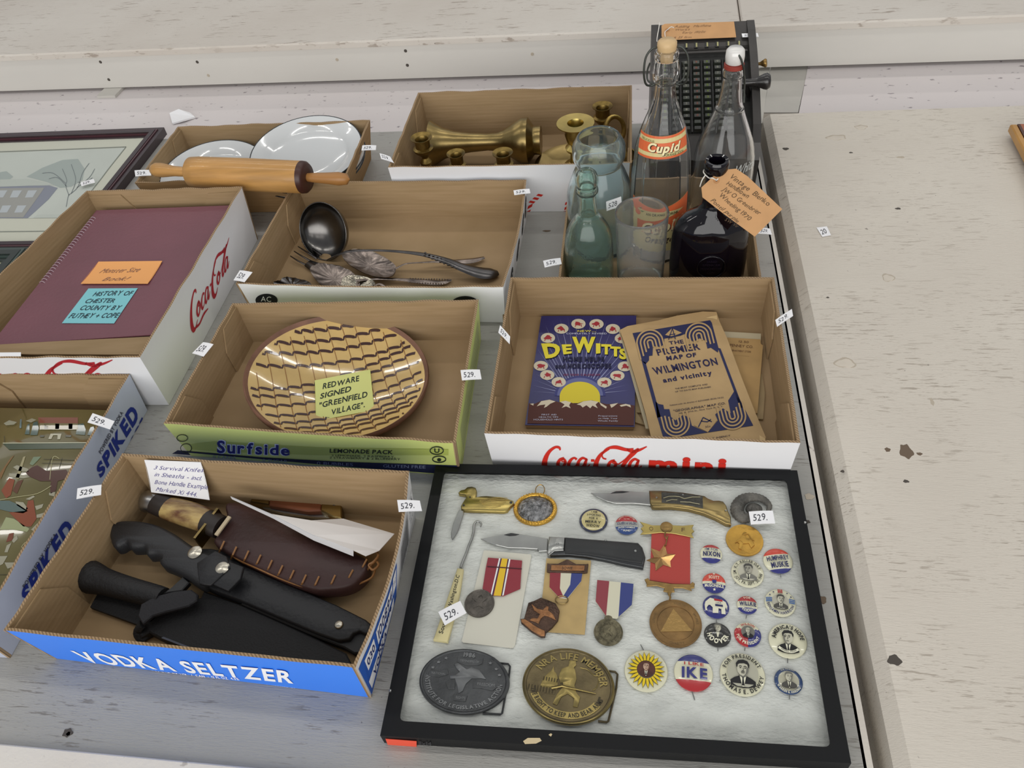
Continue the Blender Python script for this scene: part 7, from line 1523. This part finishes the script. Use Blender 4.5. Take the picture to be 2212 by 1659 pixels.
# its tag and sticker
def tagcard(label, pl, zf, pts, hole, lines, inkc, strings):
    q = [pl.px(*p, .0) for p in zf(pts)]; cc = sum(q, V())/len(q); t = thing('paper_tag', label, 'tag', cc)
    g = G(); g.slab([p+pl.n*.0006 for p in q], -pl.n*.0006); g.build('card', mat('manila_tag', 'c39565', rough=.7, var=.08, vscale=40), t)
    hc = pl.px(*zf(*hole), .0008); g = G(); u, v_, n_ = frame(pl.n)
    g.slab([hc+u*(.0042*cos(a))+v_*(.0042*sin(a)) for a in [2*pi*k/20 for k in range(20)]], -pl.n*.0004); g.build('reinforcing_ring', mat('tag_ring', 'b07f50', rough=.7), t)
    g = G(); g.slab([hc+pl.n*.0003+u*(.0014*cos(a))+v_*(.0014*sin(a)) for a in [2*pi*k/14 for k in range(14)]], -pl.n*.0004); g.build('hole', M_BLACK, t)
    g = G()
    for s, qq in lines: text(g, s, quadmap(pl, zf(qq)), jit=.12, shear=.3, h=.0010)
    g.build('lettering', ink(inkc), t)
    g = G()
    for sp in strings: g.tube([V(p) for p in cr([tuple(x) for x in sp], 5)], .0008, 6)
    g.build('string', mat('white_string', 'dcd8d0', rough=.8), t, sm=60)
    return t
tp = Pl(o0+fn*.0035, fn)
tagcard('manila tag with faded pencil writing on top of the adding machine', tp, ZT, [(262, 140), (300, 118), (1100, 92), (1125, 272), (330, 305), (262, 265)], (330, 190),
        [('Adding  Machine', [(405, 140), (830, 125), (830, 150), (405, 165)]), ('Works', [(410, 178), (580, 172), (580, 195), (410, 200)]), ('Early 1920s', [(500, 210), (760, 200), (760, 222), (500, 232)]), ('$ 25 firm', [(400, 268), (605, 260), (605, 282), (400, 290)])], '8a6a4c',
        [[tp.px(*ZT(330, 190), .001), tp.px(*ZT(300, 235), .004), tp.px(*ZT(305, 290), .003)], [tp.px(*ZT(330, 190), .001), tp.px(*ZT(370, 185), .006), tp.px(*ZT(405, 178), .003)], [tp.px(*ZT(240, 110), .002), tp.px(*ZT(228, 200), .004), tp.px(*ZT(210, 300), .004), tp.px(*ZT(208, 345), .004)]])
sticker('white price sticker on the top right corner of the adding machine', Pl(o0+fn*.0030, fn), ZT([(1188, 232), (1372, 226), (1386, 268), (1198, 274)]))

# ================================================================== BOTTLES
def rad_of(prof):
    pr = sorted([(z, r) for r, z in prof])
    def f(z):
        for (z0, r0), (z1, r1) in zip(pr, pr[1:]):
            if z0 <= z <= z1: return r0+(r1-r0)*(z-z0)/max(1e-6, z1-z0)
        return pr[-1][1]
    return f
def dense(prof, k=4):
    return [(max(0, a), b) for a, b in cr(prof, k)]
def vessel(name, label, cat, x, y, outer, m, th=.0028, n=48, part='body', base_th=.007, sm=60, sx=1., sy=1., z0=.0034, u0=(1, 0, 0)):
    """outer: (r,z) from base edge to lip (z from the tray floor); hollow"""
    t = thing(name, label, cat, (x, y, z0)); o = dense(outer)
    g = G(); top = o[-1]
    inner = [(max(.001, r-th), max(z, base_th)) for r, z in reversed(o) if z < top[1]-.002 and z > base_th]
    prof = [(0, 0), (o[0][0]*.9, 0)]+o+[(top[0]-th*.35, top[1]+.0010), (top[0]-th*.8, top[1]-.0003)]+inner+[(max(.001, o[0][0]-th*1.6), base_th), (0, base_th*.8)]
    g.lathe(prof, (x, y, z0), (0, 0, 1), n, sx=sx, sy=sy, u0=u0); g.build(part, m, t, sm=sm)
    return t, rad_of(o)
GL_CLR = glass_mat('clear_glass', (.99, .995, .993), ior=1.36); GL_AQ = glass_mat('aqua_glass', (.83, .945, .955), ior=1.36); GL_GRN = glass_mat('green_glass', (.74, .90, .83), ior=1.38, bump=.12)
GL_TUM = glass_mat('bubbly_glass', (.95, .95, .925), ior=1.33, bump=.1)
for m_g, tw, ro in ((GL_TUM, .935, .05), (GL_GRN, .965, .01), (GL_AQ, .95, .01), (GL_CLR, .988, .0)):   # seeded, slightly cloudy old glass
    b_ = m_g.node_tree.nodes['Principled BSDF']; b_.inputs['Transmission Weight'].default_value = tw; b_.inputs['Roughness'].default_value = ro
ZF0 = .0034
# soda bottle
cx, cy = .0405, .985
prof = [(.0385, 0), (.0415, .004), (.0422, .020), (.0420, .095), (.0412, .122), (.0398, .145), (.0367, .174), (.0319, .1935), (.0274, .2076), (.0205, .226), (.0150, .244), (.0130, .2600), (.0134, .2625), (.0160, .2665), (.0172, .275), (.0166, .2827), (.0150, .291), (.0146, .2935), (.0154, .297), (.0150, .302), (.0130, .3045)]
t, rf = vessel('soda_bottle', 'tall clear swing-top soda bottle with orange labels and a cork-coloured stopper', 'bottle', cx, cy, prof, GL_CLR, th=.0032, n=14, sm=22)
def cyl(cx, cy, rf, z0, face):
    def f(a, z, h=0.):   # a in metres of arc around the facing direction, z metres above the base
        r = rf(z)+.0005+h; an = radians(face)+a/max(.02, rf(z)); return V((cx+r*cos(an), cy+r*sin(an), z0+z))
    return f
fc = cyl(cx, cy, rf, ZF0, -92)
def lab(par, m, s, f, ca, cz, hh, ww, h=.0008, **k): g = G(); text_at(g, s, f, ca, cz, hh, ww, h=h, **k); g.build('lettering', m, par)
M_LOR = mat('label_orange', 'd9683a', rough=.5); M_LCR = mat('label_cream', 'd8c88e', rough=.5)
def band(name, m, par, f, a0, a1, z0, z1, h=.0, slope=0., nn=14, top=None):
    g = G(); g.grid(lambda u, v: f(a0+(a1-a0)*u, (z0+slope*u)+((z1 if top is None else z1+top(u))-z0)*v, h), nn, 4); g.build(name, m, par)
band('label', M_LCR, t, fc, -.038, .038, .1730, .2020, slope=.003)
for a_, b_ in ((.1730, .1760), (.1810, .1935), (.1990, .2020)): band('orange_stripe', M_LOR, t, fc, -.038, .038, a_, b_, .0003, slope=.003)
lab(t, ink('3a2a1a'), 'Cupid', fc, .0015, .1885, .0105, .042, shear=.25, bold=.06, h=.0008); lab(t, ink('f0e3b4'), 'Cupid', fc, .0005, .1892, .0105, .042, shear=.25, bold=.04, h=.0012)
lab(t, ink('6a6a30'), 'DELICIOUS', fc, -.021, .1965, .0028, .020); lab(t, ink('4a5a30'), 'ORANGE SODA', fc, .017, .1800, .0032, .026)
zig = lambda u: .012*abs(2*u-1)**1.3+(.006*u)
band('label', M_LCR, t, fc, -.045, .044, .0270, .0970, slope=.0, top=zig, nn=20)
band('orange_stripe', M_LOR, t, fc, -.045, .044, .0950, .0970, .0004, slope=0, top=zig, nn=20)
g = G(); g.grid(lambda u, v: fc(-.034+.078*u, (.055+.014*u)*(1-v)+(.077+.022*u*u)*v, .0004), 14, 4); g.build('orange_stripe', M_LOR, t)
lab(t, ink('35281c'), 'Cupid', fc, .004, .0690, .0170, .060, shear=.3, bold=.06, rot=.16); lab(t, ink('efe0b0'), 'Cupid', fc, .0025, .0702, .0170, .060, shear=.3, bold=.035, h=.0012, rot=.16)
lab(t, ink('4a4a2a'), 'AN ORANGE DRINK', fc, .004, .0905, .0042, .046, bold=.02, rot=.03); lab(t, ink('3a2a1e'), 'Orange', fc, .0, .0480, .0100, .040, shear=.3, bold=.04)
for a_, z_ in ((-.038, .0950), (-.033, .0885)): g = G(); drawn(g, ell(a_, z_, .0052, .0045, 14), fc, h=.0009, nrm=(0, -1, 0)); g.build('orange_fruit', M_LOR, t)
g = G(); drawn(g, [(-.031, .0965), (-.025, .0985), (-.027, .0955)], fc, h=.0009, nrm=(0, -1, 0)); drawn(g, [(-.028, .0925), (-.021, .0935), (-.025, .0905)], fc, h=.0009, nrm=(0, -1, 0)); g.build('leaf', ink('5c6a2c'), t)
g = G(); g.lathe([(.0085, .292), (.0095, .2985), (.0112, .3025), (.0122, .310), (.0120, .3145), (.0095, .3172), (0, .3178)], (cx, cy, ZF0), (0, 0, 1), 32); g.build('stopper', mat('wood_stopper', 'd0b183', rough=.5, var=.1, vscale=60), t, sm=50)
g = G()
for s_ in (-1, 1):
    g.tube([V((cx+s_*x, cy+y, ZF0+z)) for x, y, z in cr([(.0110, 0, .308), (.018, -.002, .308), (.0255, -.004, .298), (.0275, -.006, .280), (.025, -.004, .264), (.019, 0, .259), (.0135, 0, .2605)], 5)], .0014, 7)
    g.tube([V((cx+s_*x, cy+y, ZF0+z)) for x, y, z in cr([(.0135, 0, .2605), (.022, .004, .264), (.023, .006, .276), (.020, .006, .286)], 5)], .0012, 7)
g.build('wire_bail', mat('dull_wire', '50534f', rough=.45, metal=.8), t, sm=60)
# clear flint bottle
cx, cy = .1315, 1.048
prof = [(.0400, 0), (.0435, .004), (.0440, .02), (.0440, .095), (.0405, .131), (.0321, .156), (.0245, .176), (.0202, .188), (.0198, .191), (.0175, .196), (.0145, .215), (.0132, .2300), (.0128, .235), (.0138, .238), (.0138, .245), (.0125, .248)]
t, rf2 = vessel('swing_top_bottle', 'clear flint swing-top bottle with a white porcelain stopper and red washer', 'bottle', cx, cy, prof, GL_CLR, th=.0028)
g = G(); g.lathe([(.0108, .2475), (.0132, .2485), (.0132, .2535), (.0112, .2545)], (cx, cy, ZF0), (0, 0, 1), 28); g.build('rubber_washer', mat('red_rubber', '8e3428', rough=.6), t, sm=50)
g = G(); g.lathe([(.0105, .2545), (.0122, .256), (.0126, .264), (.0118, .2715), (.0092, .2745), (0, .2752)], (cx, cy, ZF0), (0, 0, 1), 32); g.build('porcelain_stopper', mat('porcelain', 'e0deda', rough=.15, coat=.8), t, sm=50)
g = G(); g.tube([V((cx+x, cy+y, ZF0+z)) for x, y, z in ((.003, -.0105, .270), (.007, -.0125, .264), (.0115, -.010, .252), (.0135, -.006, .24))], .0014, 7); g.tube([V((cx+x, cy+y, ZF0+z)) for x, y, z in ((.0135, -.006, .24), (.016, .0, .23), (.017, 0, .215), (.018, -.004, .20))], .0014, 7); g.build('wire_bail', MATS['dull_wire'], t, sm=60)
f2 = cyl(cx, cy, rf2, ZF0, -70); lab(t, mat('etched_white', 'c9cdc9', rough=.6), 'Whitall', f2, .014, .118, .014, .040, shear=.35, bold=.0)
# aqua jar
cx, cy = -.0465, 1.0
prof = [(.0440, 0), (.0475, .004), (.0482, .02), (.0482, .075), (.0464, .0976), (.0386, .1218), (.0325, .1345), (.0314, .1390), (.0350, .1450), (.0372, .152), (.0374, .162), (.0365, .1685), (.0325, .1760), (.0295, .1810)]
t, _ = vessel('glass_jar', 'pale aqua wide-mouth glass jar with a thick rolled neck ring', 'jar', cx, cy, prof, GL_AQ, th=.0035)
sticker('white price sticker seen turned on the side of the aqua jar', Pl((cx, cy-.0478, .1), (.0, -1, .0)), ZS([(427, 1130), (520, 1098), (524, 1155), (430, 1188)]), txt='528')
# green bottle
cx, cy = -.0590, .912
prof = [(.0310, 0), (.0342, .004), (.0348, .02), (.0342, .060), (.0325, .078), (.0285, .0925), (.0205, .1066), (.0150, .1140), (.0138, .119), (.0124, .132), (.0122, .1450), (.0130, .1480), (.0151, .1515), (.0148, .1555), (.0134, .158), (.0146, .1630), (.0152, .170), (.0135, .178), (.0095, .1825)]
t, rf3 = vessel('green_bottle', 'small pale green embossed glass bottle with a rounded blob top', 'bottle', cx, cy, prof, GL_GRN, th=.0040)
f3 = cyl(cx, cy, rf3, ZF0, -88); lab(t, GL_GRN, 'BOTTLING CO', f3, -.002, .068, .0060, .044, bold=.01, h=.0004); lab(t, GL_GRN, 'REGISTERED', f3, -.002, .054, .0060, .040, bold=.01, h=.0004)
# tumbler
cx, cy = .0140, .905
prof = [(.0315, 0), (.0325, .003), (.0335, .03), (.0350, .090), (.0362, .122)]
t, _ = vessel('tumbler', 'grey-brown seeded glass tumbler standing between the green and purple bottles', 'glass', cx, cy, prof, GL_TUM, th=.0024, base_th=.010)
# purple flask bottle
cx, cy = .1065, .9130
t = thing('purple_bottle', 'almost black amethyst glass flask bottle with a round seal and flared lip', 'bottle', (cx, cy, .0034))
M_AM = mat('amethyst_glass', '08050d', rough=.06, coat=.3, spec=.4)
g = G(); sec = [(.0490, .029, 0), (.0515, .031, .006), (.0522, .032, .035), (.0508, .032, .080), (.0490, .0305, .092), (.0445, .028, .1010), (.0330, .0235, .1110), (.0200, .0180, .1185), (.0145, .0140, .128), (.0130, .0130, .142), (.0126, .0126, .158), (.0128, .0128, .168), (.0140, .0140, .1745), (.0158, .0158, .183), (.0160, .0160, .190), (.0142, .0142, .1935), (.0105, .0105, .1925), (.0085, .0085, .186), (.0080, .0080, .165)]
n = 24; vs = []
for a_, b_, z_ in sec:
    rb = min(1, max(0, (a_-.014)/.03))
    for k in range(n):
        an = 2*pi*k/n; c_, s_ = cos(an), sin(an)
        # octagonal when wide, round at the neck
        oc_ = 1/max(abs(c_), abs(s_), (abs(c_)+abs(s_))*.72); r_ = 1*(1-rb)+oc_*rb
        vs.append(V((cx+a_*c_*r_, cy+b_*s_*r_, ZF0+z_)))
m_ = len(sec); g.add(vs, [(i*n+k, i*n+(k+1) % n, (i+1)*n+(k+1) % n, (i+1)*n+k) for i in range(m_-1) for k in range(n)]+[tuple(range(n-1, -1, -1)), tuple((m_-1)*n+k for k in range(n))]); g.build('body', M_AM, t, sm=55)
fs = lambda u, v, h=0.: V((cx+.003+u, cy-.0322-h, .050+v))
g = G(); g.tube([fs(.0185*cos(a), .0185*sin(a), .0006) for a in [2*pi*k/32 for k in range(32)]], .0010, 6, closed=True); g.build('seal_ring', M_AM, t, sm=60)
g = G()
for s_, y_, w_ in (('JARED', .010, .014), ('SPENCER', .004, .024), ('MANCHESTER', -.002, .028), ('CON', -.009, .010)): text_at(g, s_, fs, 0, y_, .0036, w_, h=.0009, bold=.02)
g.build('seal_lettering', mat('amethyst_relief', '1c1726', rough=.08, coat=1.), t)
# its tag
nrm = V((.15, -.80, .58)).normalized(); tpl = Pl(V((cx+.010, cy-.020, .170)), nrm)
hole = tpl.px(*ZS(1108, 1000), .001); nk = V((cx, cy, .176))
tagcard('manila tag with pencil handwriting tied to the neck of the purple bottle', tpl, ZS, [(1015, 1045), (1130, 937), (1230, 928), (1300, 975), (1515, 1178), (1345, 1348), (1150, 1205), (1022, 1105)], (1108, 1000),
        [('Vintage  Blenko', [(1200, 952), (1440, 1130), (1425, 1160), (1185, 980)]), ('Handblown', [(1182, 998), (1310, 1085), (1295, 1112), (1168, 1024)]), ('JW O Greenbrier', [(1155, 1035), (1380, 1190), (1366, 1215), (1140, 1060)]), ('Wheeling 1970', [(1135, 1070), (1320, 1225), (1306, 1250), (1120, 1096)]), ('Pontil purple', [(1082, 1106), (1248, 1242), (1236, 1262), (1068, 1128)]), ('SW Vir', [(1168, 1226), (1243, 1276), (1234, 1294), (1158, 1246)])], '5a4630',
        [[hole, hole+V((-.006, -.004, .006)), V((cx-.010, cy-.0145, .180)), V((cx-.016, cy-.002, .182)), V((cx-.004, cy+.0125, .181)), V((cx+.0130, cy+.002, .180)), V((cx+.002, cy-.0150, .179)), hole], [V((cx-.014, cy-.010, .181)), V((cx-.018, cy-.014, .176)), V((cx-.020, cy-.016, .168))]])

# ================================================================== HANG PRINTED AND SMALL PIECES ON THE PART THEY BELONG TO
def centre(o):
    vs = o.data.vertices; n = max(1, len(vs)); c = V((0, 0, 0))
    for v in vs: c += v.co
    return c/n+o.location
HOST = {'badge': (('face',), ('suit', 'shirt', 'tie', 'neck', 'head', 'cheek_shade', 'hair', 'features', 'portrait_ground', 'petal', 'elephant', 'blanket', 'keystone', 'red_bar', 'blue_bar', 'scroll')), 'paper_tag': (('card',), ('reinforcing_ring', 'hole')),
 'booklet': (('cover',), ('lettering', 'ray', 'sun_glow', 'sun', 'brown_ground', 'snow_cap', 'zodiac_disc', 'zodiac_figure', 'title_letter')), 'folded_map': (('cover',), ('lettering', 'border_corner', 'border_side', 'corner_rib', 'compass_mark', 'worn_corner')),
 'soda_bottle': (('label',), ('lettering', 'orange_stripe', 'orange_fruit', 'leaf')), 'swing_top_bottle': (('body',), ('lettering',)), 'green_bottle': (('body',), ('lettering',)), 'purple_bottle': (('body',), ('seal_ring', 'seal_lettering')),
 'cardboard_tray': (('wall',), ('lettering', 'striped_straw', 'oval_mark', 'crest', 'navy_band', 'green_band', 'blue_panel', 'white_panel', 'barcode')),
 'folding_knife': (('handle', 'blade', 'handle_scale', 'bolster'), ('rivet', 'nail_nick', 'inlay', 'etched_scene')), 'pocket_knife': (('handle', 'bolster', 'wood_scale'), ('rivet', 'feather_relief')),
 'belt_buckle': (('plate',), ('lettering', 'eagle', 'banner', 'star', 'dome', 'building_wing', 'column_row', 'minuteman', 'rifle', 'flag')), 'sheath_knife': (('sheath',), ('lace_stitch', 'lace_cord', 'lace_knot', 'snap', 'edge_binding')),
 'medal': (('disc', 'ribbon', 'pin_bar', 'ribbon_bar'), ('relief', 'stripe', 'fold', 'lettering', 'name_plate', 'triangle', 'boss')), 'button_hook': (('handle',), ('lettering',)), 'medallion': (('disc',), ('relief',)),
 'display_case': (('lid_frame', 'lid_skirt'), ('red_label', 'lettering', 'paper_tear', 'pin_head')), 'redware_dish': (('glazed_face',), ('slip_line', 'comb_line')), 'adding_machine': (('dial_window',), ('dial_number',)),
 'painted_picture': (('panel',), None), 'framed_print': (('print_sheet',), ('print_border', 'house', 'roof', 'house_front', 'window', 'tree_haze', 'tree_branches', 'snow_field')), 'bound_book': (('cover',), ('binding_stitch',)),
 'display_table': (('table_top',), ('paint_chip',)), 'side_table': (('table_top',), ('paint_chip', 'knot')), 'raised_shelf': (('front_board',), ('nail_head',)), 'folded_note': (('back_leaf',), ('lettering',)), 'ladle': (('handle',), ('scroll_relief',)), 'serving_spoon': (('handle',), ('bead_edge',)), 'candlestick': (('stem',), ('wax',))}
base = lambda o: o.name.split('.')[0]
for r_ in [o for o in COL.objects if o.parent is None and o.type == 'EMPTY']:
    h = HOST.get(base(r_))
    if not h: continue
    ch = list(r_.children); hosts = [o for o in ch if base(o) in h[0]]
    if not hosts: continue
    hc = [(o, centre(o)) for o in hosts]
    for o in ch:
        if o in hosts or o.type != 'MESH' or (h[1] and base(o) not in h[1]): continue
        c = centre(o); best = min(hc, key=lambda q: (q[1]-c).length)[0]
        o.parent = best

GROUPS = {'cardboard_tray': 'cardboard trays on the display table', 'candlestick': 'brass candlesticks in the back tray', 'belt_buckle': 'oval belt buckles in the case', 'medal': 'ribbon medals in the case', 'sheath_knife': 'sheath knives in the blue tray',
 'serving_spoon': 'silver serving spoons', 'framed_print': 'framed prints at the left', 'folding_knife': 'open folding knives in the case', 'sticky_note': 'sticky notes', 'folded_paper': 'old folded papers under the map', 'medal_card': 'medal backing cards', 'paper_tag': 'manila tags'}
for r_ in COL.objects:
    if r_.parent is None and base(r_) in GROUPS: r_['group'] = GROUPS[base(r_)]
